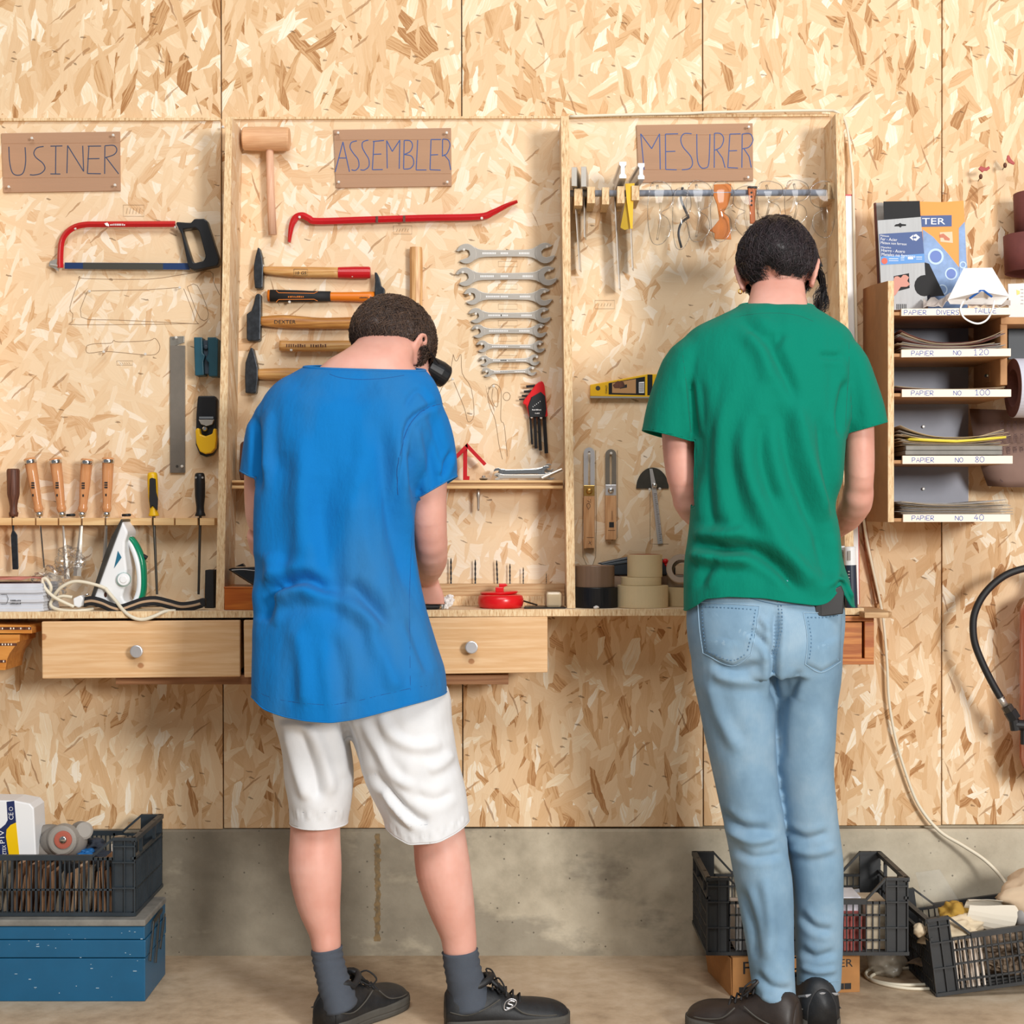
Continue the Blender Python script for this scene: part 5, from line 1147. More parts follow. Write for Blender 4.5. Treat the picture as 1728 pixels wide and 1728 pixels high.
b = B(); b.prism([(1505, 502), (1507, 475), (1510, 467), (1515, 466), (1520, 469), (1524, 464), (1529, 464), (1534, 468), (1531, 474), (1536, 480), (1530, 484), (1520, 484), (1512, 497)], d0 + .0007, d0 + .0012); b.mk('pictured_hand', mat('print skin', 'cf9080', .6), t)
b = B()
for k in range(6): b.pbox(1513 + k*3, 513, 1514.4 + k*3, 522, d0 + .0002, d0 + .0006)
tag(b.mk('pictured_grille', M_BLACKM, t), kind='stuff')
b = B(); n = 16; b.prism([(1560 + 17*math.cos(2*math.pi*i/n), 482 + 18*math.sin(2*math.pi*i/n)) for i in range(n)], d0 + .0002, d0 + .0006)
b.prism([(1561, 443), (1568, 445), (1594, 499), (1570, 500), (1562, 470)], d0 - .003, d0 + .0004); b.mk('black_disc', M_BLACKM, t)
t = thing('orange_packet', 'orange and blue sandpaper packet behind the grey one on the rack', 'packet', W(1592, 522, .12))
d1_ = .12; b = B(); b.prism([(1549, 340), (1590, 341), (1626, 338.5), (1632, 456), (1634, 522), (1560, 522)], d1_ - .004, d1_); b.mk('card', mat('orange card', 'f2952c', .5), t)
b = B(); b.prism([(1553, 364), (1606, 363), (1606, 382), (1554, 383)], d1_ + .0002, d1_ + .0006); b.mk('navy_band', mat('navy print', '2a4a86', .5), t)
b = B(); ptext(b, 'TER', 1556, 378.5, 10.5, d1_ + .0008, 39); b.mk('lettering', M_INKW, t)
b = B(); b.prism([(1557, 387), (1575, 400), (1600, 428), (1619, 452), (1619, 522), (1562, 522)], d1_ + .0002, d1_ + .0006); b.prism([(1618, 385), (1628, 374), (1631, 440), (1633, 455), (1633, 522), (1619, 522)], d1_ + .0002, d1_ + .0006); b.mk('blue_picture', mat('pipe picture', '7d9bc8', .5, var=.25, var_scale=30), t)
def annul(b, cx, cy, r0, r1, d):
    n = 20; b.loop([[W(cx + r*math.cos(2*math.pi*k/n), cy + r*1.02*math.sin(2*math.pi*k/n), dd) for k in range(n)] for r, dd in ((r0, d), (r0, d + .0004), (r1, d + .0004), (r1, d))], closed_u=True, closed_v=True)
b = B(); annul(b, 1579, 433, 10, 13.5, d1_ + .0008); annul(b, 1605, 462, 8, 10.5, d1_ + .0008); annul(b, 1590, 489, 7, 9, d1_ + .0008); annul(b, 1625, 447, 4, 6, d1_ + .0008); b.mk('pipe_rings', mat('pale pipe', 'bcd4ee', .5), t)
b = B()
for cx, cy, r in ((1579, 433, 10), (1605, 462, 8)): n = 20; b.prism([(cx + r*math.cos(2*math.pi*k/n), cy + r*math.sin(2*math.pi*k/n)) for k in range(n)], d1_ + .0007, d1_ + .001)
b.mk('pipe_bores', mat('pipe bore', '5d78c0', .5), t)
b = B(); b.prism([(1586, 392), (1607, 391), (1608, 410), (1587, 408)], d1_ + .0002, d1_ + .0006); b.mk('paper_icon', mat('peach print', 'f3c3a0', .5), t)
b = B(); b.prism([(1585, 396), (1592, 394), (1603, 403), (1602, 406), (1594, 405), (1592, 401), (1586, 401)], d1_ + .0007, d1_ + .001); b.mk('paper_icon_hand', mat('rust print', 'c06a48', .5), t)
t = thing('grey_sheet_roll', 'rolled grey sheet standing behind the grey and blue packet', 'sheet', W(1482, 520, .11))
b = B(); b.prism([(1476, 342), (1491, 341), (1496, 372), (1492, 490), (1483, 492)], .10, .112); b.mk('rolled_sheet', M_SANDG, t, bevel=.003)
b = B(); b.prism([(1476, 342), (1478.5, 342), (1485, 490), (1483, 492)], .10, .113); b.mk('red_brown_edge', M_SANDB, t)
t = thing('dust_mask', 'white folded dust mask with a blue nose strip on the rack', 'mask', W(1650, 519, .25))
md = .255
pts = {'tl': (1626, 453), 'tr': (1674, 452), 'r': (1703, 500), 'br': (1690, 514), 'bl': (1603, 513), 'l': (1599, 506), 'c': (1655, 470), 'm': (1656, 492)}
def V3(k, dy): return W(*pts[k], md + dy)
b = B()
b.loop([[V3('tl', 0), V3('tr', 0)], [V3('c', .014), V3('c', .014)]]); b.quad([V3('tl', 0), V3('c', .014), V3('m', .03), V3('l', .0)]); b.quad([V3('tr', 0), V3('r', 0), V3('m', .03), V3('c', .014)])
b.quad([V3('l', 0), V3('m', .03), V3('r', 0), V3('br', -.005)]); b.quad([V3('l', 0), V3('br', -.005), V3('bl', -.005), V3('l', 0)][:3]); bmesh.ops.remove_doubles(b.bm, verts=b.bm.verts, dist=1e-5)
b.mk('mask_body', M_MASK, t, solid=.002)
b = B(); q = [(1636, 504), (1655, 490.5), (1660, 490.5), (1674, 501)]; b.tube([W(x, y, md + .032 - abs(x-1657)*.0009) for x, y in q], [(.0012, .0028)] * 4, 6, up=(0, 1, 0)); b.mk('nose_strip', mat('blue foam strip', '1f5fb4', .5), t)
b = B(); q = smooth_line([(1626, 508, .285), (1621, 522, .291), (1628, 537, .291), (1648, 546, .291), (1665, 540, .291), (1675, 522, .291), (1678, 507, .285)], 6); b.tube([W(*p) for p in q], [(.0008, .0024)] * len(q), 6, up=(0, 1, 0)); b.mk('elastic', M_MASK, t, smooth=True)
t = thing('crumpled_wrapper', 'crumpled greyish paper wrapper beneath the dust mask on the rack', 'wrapper', W(1640, 520, .2))
b = B(); g = []
for i in range(24):
    x = 1558 + i * 6.4; g.append([W(x, 519 - 16*abs(noise.noise(Vector((i*.6, j*.9, 1)))) - 3*j - (9 if 5 < i < 10 else 0), .25 - .03*j) for j in range(4)])
b.loop(g); b.mk('wrapper', mat('grey wrapper', 'c8beb6', .6), t, smooth=False, solid=.001)
t = thing('white_card', 'white printed card leaning on the wall at the right edge', 'card', W(1720, 535, .1))
b = B(); b.prism([(1701, 479), (1790, 476), (1790, 536), (1703, 536)], .10, .104); b.mk('card', M_PAPER, t)
b = B(); b.prism([(1715, 489), (1721, 491), (1721, 496), (1716, 498)], .1042, .1046); b.mk('yellow_print', M_YELLOW, t)
b = B()
for k in range(5): b.pbox(1722 + (k % 2), 488 + k*6, 1727, 489 + k*6, .1042, .1046)
tag(b.mk('fine_print', M_SANDG, t), kind='stuff')
# roll holder with the wide white roll
t = thing('roll_holder', 'dark slate panel above the wide abrasive roll at the right edge', 'panel', W(1750, 604, .15))
b = B(); b.prism([(1702, 551), (1900, 549), (1900, 606), (1702, 606)], .14, .15); b.mk('panel', mat('dark slate paint', '2b333c', .5), t)
t = thing('abrasive_roll', 'wide white backed abrasive roll with brown inner edge at the right edge', 'roll', W(1760, 705, .2))
b = B(); c = W(1712, 655, .2); r = 50 * S(.2); b.lathe(c + Vector((-.004, 0, 0)), (1, 0, 0), [(0, r*.88), (0, r), (.28, r), (.28, r*.88)], 48, cap=False); b.mk('white_back', mat('lavender white paper', 'c9c9d6', .7), t, smooth=False)
b = B(); b.lathe(c + Vector((-.0045, 0, 0)), (1, 0, 0), [(.05, .03), (0, .045), (0, r*.99), (.003, r*.995)], 48, cap=False); b.mk('brown_face', M_SANDB, t, smooth=False)
t = thing('hanging_abrasive', 'brown abrasive sheet with printed back hanging below the wide roll', 'sandpaper', W(1700, 820, .05))
g = []
for i in range(12):
    u = i/11; y = 690 + 130*u; g.append([W(1636 + 4*math.sin(u*3) + 30*u**2.2, y, .03 + .07*math.sin(u*2.2)), W(1700, y + 2, .05 + .07*math.sin(u*2.2)), W(1860, y + 4, .06 + .07*math.sin(u*2.2))])
b = B(); b.loop(g); b.mk('sheet', mat('printed brown backing', '8a7066', .9, var=.06), t, smooth=True, solid=.001)
b = B()
for c_ in range(4):
    for r_ in range(5): ptext(b, 'VITEX', 1694 + c_*11, 726 + r_*22, 6, .125 - .004*r_, 17, rot=math.pi/2)
b.mk('back_print', mat('purple grey print', '574448', .9), t)
for i, (x0_, y0_, y1_, lab) in enumerate(((1710, 327, 397, 'upper maroon sanding belt at the right edge'), (1693, 398, 461, 'lower larger maroon sanding belt at the right edge'))):
    t = thing('sanding_belt', lab, 'sanding belt', W(x0_ + 40, y1_, .08), 'maroon sanding belts')
    c = W(x0_ + 62, y1_, .075); b = B(); b.lathe(c, (0, .05, 1), [(0, 58*S(.075)), ((y1_-y0_)*S(.075), 60*S(.075))], 48, cap=False)
    for v in b.bm.verts: v.co.y = -.075 + (v.co.y + .075) * .72
    b.mk('belt', mat('maroon abrasive', '6e3a36', .8, var=.12, bump=.3, bscale=900), t, smooth=True, solid=.0015)
for i, (x, y, P, lab) in enumerate(((1660, 292, [(1651, 285), (1655, 280), (1660, 282), (1664, 283), (1669, 280), (1671, 284), (1666, 288), (1661, 288), (1658, 291), (1656, 289)], 'red winged hook with dark bead, nearer the seam'), (1700, 272, [(1700, 262), (1703, 262), (1706, 268), (1713, 275), (1711, 278), (1706, 276), (1702, 274), (1699, 269)], 'red winged hook with dark bead, nearer the right edge'))):
    t = thing('wing_hook', lab, 'hook', W(x, y + 14, .03), 'red winged hooks')
    b = B(); b.prism(P, .050, .054); b.mk('wings', mat('dull red', 'a8322c', .5), t, bevel=.0008)
    q = (1655, 298) if i == 0 else (1696, 279)
    b = B(); b.ball(W(*q, .045), .0062, 12, (.75, .8, 1.1)); b.mk('bead', M_DARKH, t, smooth=True)
    b = B(); b.tube([W(q[0], q[1], .045), W(q[0] - 4, q[1] + 7, .0)], .0012, 6); b.mk('pin', M_DARKST, t)
# extinguisher with hose
t = thing('fire_extinguisher', 'red cylinder of an extinguisher hanging at the right edge', 'extinguisher', W(1780, 1300, .12))
c = W(1783, 1300, .11); k = S(.11); b = B(); b.lathe(c, (0, 0, 1), [(0, 40*k), (3*k, 55*k), (20*k, 60*k), (270*k, 60*k), (292*k, 50*k), (305*k, 25*k), (315*k, 18*k)], 48); b.mk('cylinder', mat('dark red enamel', 'b02818', .2, coat=.6), t, smooth=True)
b = B(); b.lathe(c + Vector((0, 0, 315*k)), (0, 0, 1), [(0, 18*k), (20*k, 16*k), (30*k, 10*k)], 20); b.prism([(1760, 962), (1830, 950), (1840, 958), (1775, 975)], .10, .13); b.mk('valve', M_BLACK, t)
b = B(); q = smooth_line([(1770, 958), (1745, 957), (1722, 961), (1698, 970), (1676, 986), (1657, 1008), (1645, 1034), (1642, 1058), (1645, 1085), (1656, 1115), (1673, 1150), (1690, 1180)], 6); b.tube([W(x, y, .125) for x, y in q], .0088, 14); b.mk('hose', M_RUBBER, t, smooth=True)
b = B(); b.cyl(W(1687.5, 1177, .125), W(1696, 1191, .125), .0095, .0085, 14); b.mk('collar', M_STEEL, t, smooth=True)
b = B(); b.cyl(W(1698, 1191, .125), W(1712, 1213, .125), .0145, .0145, 6); b.mk('nut', M_DARKST, t, bevel=.001)
b = B(); b.cyl(W(1704, 1200, .125), W(1712, 1213, .125), .0165, .0165, 6); b.cyl(W(1712, 1223, .125), W(1760, 1226, .12), .013, None, 14); b.cyl(W(1711, 1214, .125), W(1714, 1232, .125), .0125, None, 14); b.mk('elbow', M_RUBBER, t)
b = B(); b.cyl(W(1728, 1225, .12), W(1728, 1256, .12), .009, None, 12); b.mk('spigot', M_RUBBER, t)
# ------------------------------------------------------------ crates, toolbox and the things in them
def place(o_list, org, yaw=0, roll=0):
    m = Matrix.Translation(org) @ Matrix.Rotation(roll, 4, 'Y') @ Matrix.Rotation(yaw, 4, 'Z')
    return m
def crate(label, org, w=.466, dep=.30, h=.18, low=.13, yaw=0.0, roll=0.0, m=None, rails=(.033, .061, .091), pitch=.0145, solid=.052, slope=.045):
    """org = middle of the front bottom edge; the crate runs back from there"""
    m = m or M_CRATE; M4 = place(None, org, yaw, roll)
    t = thing('plastic_crate', label, 'crate', org, 'black plastic crates on the floor')
    def wall(name, L, fn, cut, handle=False):
        b = B()
        def bar(u0, v0, u1, v1, t0=0.0, t1=.008):
            a = [fn(u0, v0, t0), fn(u1, v0, t0), fn(u1, v0, t1), fn(u0, v0, t1), fn(u0, v1, t0), fn(u1, v1, t0), fn(u1, v1, t1), fn(u0, v1, t1)]
            v = [b.bm.verts.new(M4 @ Vector(p)) for p in a]
            for q in ((0,3,2,1),(4,5,6,7),(0,1,5,4),(1,2,6,5),(2,3,7,6),(3,0,4,7)): b._f([v[i] for i in q])
        def slant(u0, v0, u1, v1, th=.007):
            a = [fn(u0, v0, 0), fn(u1, v1, 0), fn(u1, v1, .009), fn(u0, v0, .009), fn(u0, v0-th, 0), fn(u1, v1-th, 0), fn(u1, v1-th, .009), fn(u0, v0-th, .009)]
            v = [b.bm.verts.new(M4 @ Vector(p)) for p in a]
            for q in ((0,1,2,3),(4,7,6,5),(0,4,5,1),(1,5,6,2),(2,6,7,3),(3,7,4,0)): b._f([v[i] for i in q])
        bar(0, 0, L, .008, -.002, .010)
        if cut:
            bar(solid + slope, low - .012, L - solid - slope, low, -.003, .008)
            for u0, u1, s_ in ((0, solid, 1), (L - solid, L, -1)):
                bar(u0, 0, u1, h - .004, .006, .009)
                bar(u0, h - .007, u1, h, -.002, .010)
                for vv in (.062, .121, h - .022): bar(u0, vv, u1, vv + .0035, -.001, .008)
                for uu in (u0, (u0+u1)/2, u1 - .003): bar(uu, 0, uu + .003, h, 0, .008)
            slant(solid, h, solid + slope, low + .001); slant(L - solid - slope, low + .001, L - solid, h)
            # web below the slanted rim
            for u0, u1 in ((solid, solid + slope), (L - solid - slope, L - solid)):
                bar(u0, low - .012, u1, low - .006, 0, .008)
            top = low
        else:
            bar(0, h - .010, L, h, -.003, .009); bar(0, h * .72, L, h * .72 + .006, 0, .008); top = h
            bar(L * .25, h * .72 + .006, L * .27, h, 0, .008); bar(L * .73, h * .72 + .006, L * .75, h, 0, .008)
        s0, s1 = (solid, L - solid) if cut else (.02, L - .02)
        for vv in rails: bar(s0, vv, s1, vv + .0038, 0, .006)
        n = int((s1 - s0) / pitch)
        for i in range(n + 1):
            uu = s0 + (s1 - s0) * i / n; wd_ = .0045 if i % 5 == 0 else .0028
            bar(uu - wd_/2, 0, uu + wd_/2, (top if cut else h * .72) - .006, 0, .008 if i % 5 == 0 else .005)
        return b.mk(name, m, t)
    wall('front_wall', w, lambda u, v, q: (u - w/2, q, v), True)
    wall('back_wall', w, lambda u, v, q: (u - w/2, dep - q, v), True)
    wall('side_wall', dep, lambda u, v, q: (-w/2 + q, u, v), False)
    wall('side_wall', dep, lambda u, v, q: (w/2 - q, u, v), False)
    b = B()
    n = 12
    for i in range(n):
        for a0, a1 in (((-w/2 + .002, dep*i/n + .004, 0), (w/2 - .002, dep*i/n + .014, .005)),):
            v = [b.bm.verts.new(M4 @ Vector(p)) for p in ((a0[0],a0[1],a0[2]),(a1[0],a0[1],a0[2]),(a1[0],a1[1],a0[2]),(a0[0],a1[1],a0[2]),(a0[0],a0[1],a1[2]),(a1[0],a0[1],a1[2]),(a1[0],a1[1],a1[2]),(a0[0],a1[1],a1[2]))]
            for q in ((0,3,2,1),(4,5,6,7),(0,1,5,4),(1,2,6,5),(2,3,7,6),(3,0,4,7)): b._f([v[k] for k in q])
    tag(b.mk('slatted_base', m, t), kind='stuff')
    return M4
def lump(b, c, r, amp=.4, fr=2.0, seed=0, floor=None, sub=4, M4=None):
    g = bmesh.ops.create_icosphere(b.bm, subdivisions=sub, radius=1)
    for v in g['verts']:
        p = v.co.copy(); q = p * fr + Vector((seed * 7.3, seed, -seed * 3.1))
        k = 1 + amp * noise.noise(q) + amp * .45 * abs(noise.noise(q * 2.6)); v.co = Vector((c[0] + p.x*r[0]*k, c[1] + p.y*r[1]*k, c[2] + p.z*r[2]*k))
        if floor is not None: v.co.z = max(v.co.z, floor)
        if M4: v.co = M4 @ v.co
M_OFFCUTS = [M_OFFCUT, wood('offcut pale', 'c09a78', 'e6c9a8', 'z', 5, .7), wood('offcut mid', 'a87a58', 'd8ae88', 'z', 5, .7), wood('offcut grey', '9a8a78', 'c4b49c', 'z', 5, .7)]
# toolbox under the left crate
tx0, tx1 = (-230 - 864) * S(.397), (245 - 864) * S(.397)
t = thing('metal_toolbox', 'blue enamelled cantilever toolbox on the floor under the left crate', 'toolbox', ((tx0+tx1)/2, -.29, 0))
M_BLUEE = mat('blue enamel', '175a80', .38, var=.10, var_scale=8, bump=.08, bscale=60)
def tray(z0, z1, dx, dy0, dy1, name='tray'):
    b = B(); b.extr([(tx1 + dx, -.397 + dy0, z0), (tx1 + dx, -.397 + dy0, z1), (tx1 + dx, -.175 + dy1, z1), (tx1 + dx, -.175 + dy1, z0)], (tx0 - tx1 - 2*dx, 0, 0)); return b.mk(name, M_BLUEE, t, bevel=.002)
tray(0, .098, 0, 0, 0, 'body'); tray(.100, .140, .001, -.001, .004); tray(.1415, .171, -.001, 0, .004)
b = B(); b.box((tx0 - .003, -.401, .172), (tx1 + .001, -.17, .187)); b.mk('dusty_lid', mat('dusty grey lid', '7c7a74', .85, var=.35, var_scale=14), t, bevel=.003)
for (y0, z0, y1, z1) in ((-.37, .085, -.33, .165), (-.31, .065, -.27, .165), (-.26, .085, -.21, .155), (-.33, .165, -.24, .172)):
    b = B(); b.tube([(tx1 + .006, y0, z0), (tx1 + .006, y1, z1)], [(.0015, .006)] * 2, 6, up=(1, 0, 0)); b.mk('hinge_arm', M_DARKST, t)
b = B(); rnd = random.Random(5)
for i in range(70):
    x, z = rnd.uniform(tx0, tx1 - .01), rnd.uniform(.01, .165); r_ = rnd.uniform(.0005, .0018)
    b.box((x, -.3985, z), (x + r_ * rnd.uniform(1, 5), -.3972, z + r_))
tag(b.mk('paint_chips', mat('chipped paint', '9fb8c8', .7), t), kind='stuff')
# left crate with offcuts
CR1 = Vector(((228 - 864) * S(.37) - .25, -.37, .1885))
M1 = crate('black crate on the toolbox, full of upright wooden offcuts', CR1, w=.50, m=M_CRATEB, rails=(.058,), pitch=.0108, low=.140)
rnd = random.Random(11); x = -.095
i = 0; offs = []
while x < .205:
    wdt = rnd.choice((.006, .0085, .010, .012)); hh = rnd.uniform(.095, .128); ln = rnd.uniform(-.10, .10) if i > 10 else rnd.uniform(.02, .3); dp = rnd.uniform(.10, .17)
    t = thing('wood_offcut', 'thin wooden offcut standing on edge among others in the crate on the toolbox', 'offcut', M1 @ Vector((x, .08, .007)), 'wooden offcuts in the left crate')
    lean = min(ln, .12) * hh
    b = B(); P = [(x, .014, .007), (x + wdt, .014, .007), (x + wdt + lean, .014, hh), (x + lean, .014, hh - rnd.uniform(0, .012))]
    b.extr([M1 @ Vector(p) for p in P], (0, dp, 0)); b.mk('offcut_board', M_OFFCUTS[rnd.randrange(4)], t, bevel=.0006, bseg=1)
    offs.append(t); x += wdt + .0065 + max(0, lean * .1); i += 1
ORD = 'first second third fourth fifth sixth seventh eighth ninth tenth eleventh twelfth thirteenth fourteenth fifteenth sixteenth seventeenth eighteenth nineteenth twentieth'.split()
for k, o_ in enumerate(reversed(offs)):
    o_['label'] = ('thin wooden offcut in the left crate, %s from its right end' % ORD[k]) if k < 20 else 'leaning wooden offcut at the left end of the left crate'
# white and yellow pack
t = thing('glove_box', 'white cardboard pack with yellow and navy print in the left crate', 'box', W(20, 1452, .28))
b = B(); b.prism([(-60, 1350), (24, 1351), (50, 1356), (57, 1364), (61, 1446), (52, 1451), (-60, 1453)], .21, .30); b.mk('pack', M_WHITEP, t, bevel=.003)
b = B(); b.prism([(11, 1353), (24, 1351.5), (27, 1388), (18, 1394), (11, 1402), (10, 1412), (16, 1450), (-60, 1450), (-60, 1398), (1, 1398), (9, 1391), (13, 1384)], .30, .3006); b.mk('navy_band', mat('navy carton print', '1b2a5a', .4), t)
b = B(); b.prism([(27, 1388), (18, 1392), (11, 1400), (10, 1412), (16, 1450), (33, 1448)], .3003, .3009); b.mk('yellow_band', mat('yellow carton print', 'f2c500', .4), t)
b = B(); ptext(b, 'P1V', 8, 1423, 8, .3012, 22, rot=math.pi/2 + .06); ptext(b, 'BIZTEX', 11, 1448, 6, .3012, 22, rot=math.pi/2 + .06); ptext(b, 'CE', 23, 1383, 8, .3012, 12, rot=math.pi/2 + .06); annul(b, 18.5, 1365, 2.6, 3.3, .3012); b.mk('white_print', M_INKW, t)
# respirator
t = thing('respirator', 'grey half mask respirator with a red ringed filter on top of the left crate', 'respirator', W(108, 1452, .28))
k = S(.30); G1 = mat('grey rubber', '857f78', .6, var=.12)
b = B(); b.ball(W(108, 1420, .26), 40*k, 28, (1, .7, .72)); b.ball(W(84, 1405, .23), 24*k, 20, (1.1, .7, .6)); b.ball(W(137, 1402, .23), 22*k, 20, (.9, .7, .75)); b.ball(W(80, 1436, .26), 20*k, 16, (1, .7, 1)); b.mk('facepiece', G1, t, smooth=True)
b = B(); b.lathe(W(107, 1417, .285), (-.05, -1, .05), [(-.01, 27*k), (.012, 25*k), (.016, 22*k), (.017, 18*k)], 32); b.mk('filter_housing', mat('light grey rubber', '9a948c', .55), t, smooth=False, bevel=.001)
b = B(); b.lathe(W(107, 1417, .302), (-.05, -1, .05), [(0, 15*k), (.004, 15*k), (.0045, 12*k), (.0046, 7*k)], 28); b.mk('red_ring', mat('faded red', 'b4604e', .5), t)
b = B(); b.lathe(W(107, 1417, .305), (-.05, -1, .05), [(0, 6.5*k), (.004, 6*k), (.005, 4*k)], 20); b.mk('valve', M_CHROME, t, smooth=True)
b = B(); b.cyl(W(101, 1438, .29), W(99, 1450, .30), 6*k, 7*k, 14); b.mk('exhale_port', G1, t)
b = B(); b.lathe(W(141, 1402, .26), (.5, -1, .2), [(0, 15*k), (.01, 15*k), (.012, 11*k)], 24); b.mk('side_filter', mat('light grey rubber', '9a948c', .55), t, smooth=False, bevel=.001)
t = thing('blue_glove', 'blue rubber glove under the respirator in the left crate', 'glove', W(142, 1450, .25))
b = B(); lump(b, W(143, 1438, .25), (.022, .03, .012), .5, 2.2, 3); b.mk('glove', mat('bright blue rubber', '1f6cb0', .5), t, smooth=True)
t = thing('dark_pouch', 'dark blue grey padded pouch between the respirator and the jar', 'pouch', W(165, 1450, .24))
b = B(); lump(b, W(160, 1428, .22), (.024, .03, .016), .5, 2.0, 5); lump(b, W(176, 1446, .25), (.03, .03, .014), .4, 2.0, 8); b.mk('pouch', mat('slate cloth', '353c48', .8), t, smooth=True)
t = thing('glass_jar', 'dark glass jar with a pale label near the crate corner', 'jar', W(202, 1455, .2))
b = B(); b.lathe(W(203, 1455, .2), (0, 0, 1), [(0, .018), (.03, .019), (.045, .016), (.05, .014), (.062, .014)], 24); b.mk('jar', mat('smoked glass', '26282a', .12, coat=.4), t, smooth=True)
b = B(); b.pbox(188, 1425, 192, 1440, .215, .222); b.mk('pale_label', M_LABEL, t)
t = thing('dark_fabric', 'crumpled dark fabric spilling over the offcuts in the left crate', 'fabric', M1 @ Vector((.1, .05, .1)))
b = B(); lump(b, W(118, 1472, .34), (.022, .012, .022), .5, 2.4, 9, sub=3); lump(b, W(178, 1462, .33), (.03, .012, .014), .5, 2.4, 12, sub=3); b.mk('fabric', M_BLACKM, t, smooth=True)

# middle crate on its carton
t = thing('carton', 'brown printed carton under the crate behind the jeans', 'carton', ((1340 - 864) * S(.335), -.26, 0))
zc1 = .0905; p0 = Vector(((1236 - 864) * S(.362), -.362, 0)); p1 = Vector(((1451 - 864) * S(.322), -.322, 0)); dirv = (p1 - p0).normalized(); back = Vector((-dirv.y, dirv.x, 0)) * .22
b = B(); b.extr([p0, p1, p1 + back, p0 + back], (0, 0, zc1)); b.mk('box', M_CARDBOX, t, bevel=.001)
b = B(); q = p0 + Vector((-.001, -.0005, 0)); b.extr([q + Vector((0, 0, .0)), q + back * .99, q + back * .99 + Vector((-.012, 0, zc1 - .002)), q + Vector((-.002, 0, zc1 - .002))], (-.0015, 0, 0)); b.mk('flap', M_CARDBOX, t)
yw = math.atan2(dirv.y, dirv.x)
b = B()
def onbox(u, z): return p0 + dirv * u + Vector((0, -.0006, z))
def btext(txt, u, z, h, w_):
    me = text_mesh(txt, 1.0, 0); n = len(me.vertices); co = np.empty(n*3, 'f'); me.vertices.foreach_get('co', co); co = co.reshape(-1, 3); lo, hi = co.min(0), co.max(0)
    kx = w_ / (hi[0] - lo[0]); kz = h / (hi[1] - lo[1])
    b.add(me, Matrix.Translation(onbox(u, z)) @ Matrix.Rotation(yw, 4, 'Z') @ Matrix(((kx,0,0,-lo[0]*kx),(0,0,-1,0),(0,kz,0,-lo[1]*kz),(0,0,0,1))))
L = (p1 - p0).length; px2u = lambda px: (px - 1236) / (1451 - 1236) * L
btext('ER', px2u(1417), .060, .018, px2u(1439) - px2u(1417)); btext('F', px2u(1254), .052, .028, px2u(1266) - px2u(1254))
for u0, u1 in ((1247, 1300), (1410, 1424), (1425, 1436)):
    P = [onbox(px2u(u0), .008), onbox(px2u(u1), .008), onbox(px2u(u1), .022), onbox(px2u(u0), .022)]
    b.extr(P, (0, -.0004, 0))
tag(b.mk('print', M_INKK, t), kind='stuff')
CR2 = Vector(((1193 + 1533) / 2 * S(.345) - 864 * S(.345), -.345, zc1 + .001))
M2 = crate('black crate on the carton behind the jeans, holding small boxes', CR2)
for i, (u0, u1, hh, d0_, mm, lab) in enumerate(((-.165, -.125, .105, .02, M_PAPER, 'white small box at the left inside the middle crate'), (-.12, -.09, .10, .03, M_LABEL, 'cream small box beside the white one inside the middle crate'),
        (-.02, .045, .085, .03, mat('dusty pink box', 'b98a84', .8), 'dusty pink box showing between the trouser legs inside the middle crate'), (.055, .13, .088, .016, mat('red printed box', 'a8524c', .7), 'faded red box at the right inside the middle crate'),
        (.06, .135, .12, .06, M_PAPERG, 'pale grey box behind the red one inside the middle crate'), (.14, .19, .115, .03, mat('beige box', 'b9ab94', .8), 'beige box at the right end inside the middle crate'))):
    t = thing('small_box', lab, 'box', M2 @ Vector(((u0+u1)/2, .05, .006)), 'small boxes in the middle crate')
    b = B(); v = [M2 @ Vector((u0, d0_, .006)), M2 @ Vector((u1, d0_ + .1, hh))]; b.box(v[0], v[1]); b.mk('box', mm, t, bevel=.0015)
    b = B(); b.box(M2 @ Vector((u0 - .0006, d0_ - .0006, hh - .012)), M2 @ Vector((u1 + .0006, d0_ + .1006, hh + .0008))); b.mk('lid', mm, t, bevel=.001)
t = thing('grey_sheet', 'stiff pale sheet sticking out of the middle crate beside the jeans', 'sheet', W(1435, 1517, .25))
b = B(); b.prism([(1395, 1508), (1450, 1500), (1453, 1518), (1453, 1545), (1395, 1545)], .20, .203); b.mk('sheet', M_PAPERG, t)
# right crate, tipped on one edge
CR3L = W(1581, 1683, D - F * H / (1683 - 864))
roll = -math.radians(7.5); yaw = math.radians(2.0)
off = Matrix.Rotation(roll, 4, 'Y') @ Matrix.Rotation(yaw, 4, 'Z') @ Vector((-.233, 0, 0))
M3 = crate('black crate tipped to the left at the right edge, full of cloth and paper', CR3L - off + Vector((0, 0, .001)), yaw=yaw, roll=roll, rails=(.028, .066, .098), low=.135)
def L3(x, y, z): return M3 @ Vector((x, y, z))
t = thing('dust_cloth', 'large beige cloth heaped in the tipped crate', 'cloth', L3(.1, .12, .1))
b = B(); lump(b, (.09, .12, .155), (.125, .09, .062), .45, 1.7, 21, M4=M3); b.mk('cloth', mat('beige canvas', 'd8c0a2', .85, bump=.2, bscale=400), t, smooth=True)
t = thing('paper_roll', 'crumpled pale paper cone lying in the tipped crate', 'paper', L3(-.07, .08, .1))
b = B(); g = []
for i in range(9):
    u = i/8; c = L3(-.125 + .11*u, .06 + .01*u, .168 - .035*u); r = .026 + .014*u
    g.append([c + Vector((.3*r*math.cos(a), r*math.sin(a)*.8, r*math.cos(a)*(1 + .12*math.sin(3*a + u*4)))) for a in [2*math.pi*k_/20 for k_ in range(19)]])
b.loop(g); b.mk('paper', mat('pale cream paper', 'd8d0c0', .8), t, smooth=False, solid=.001)
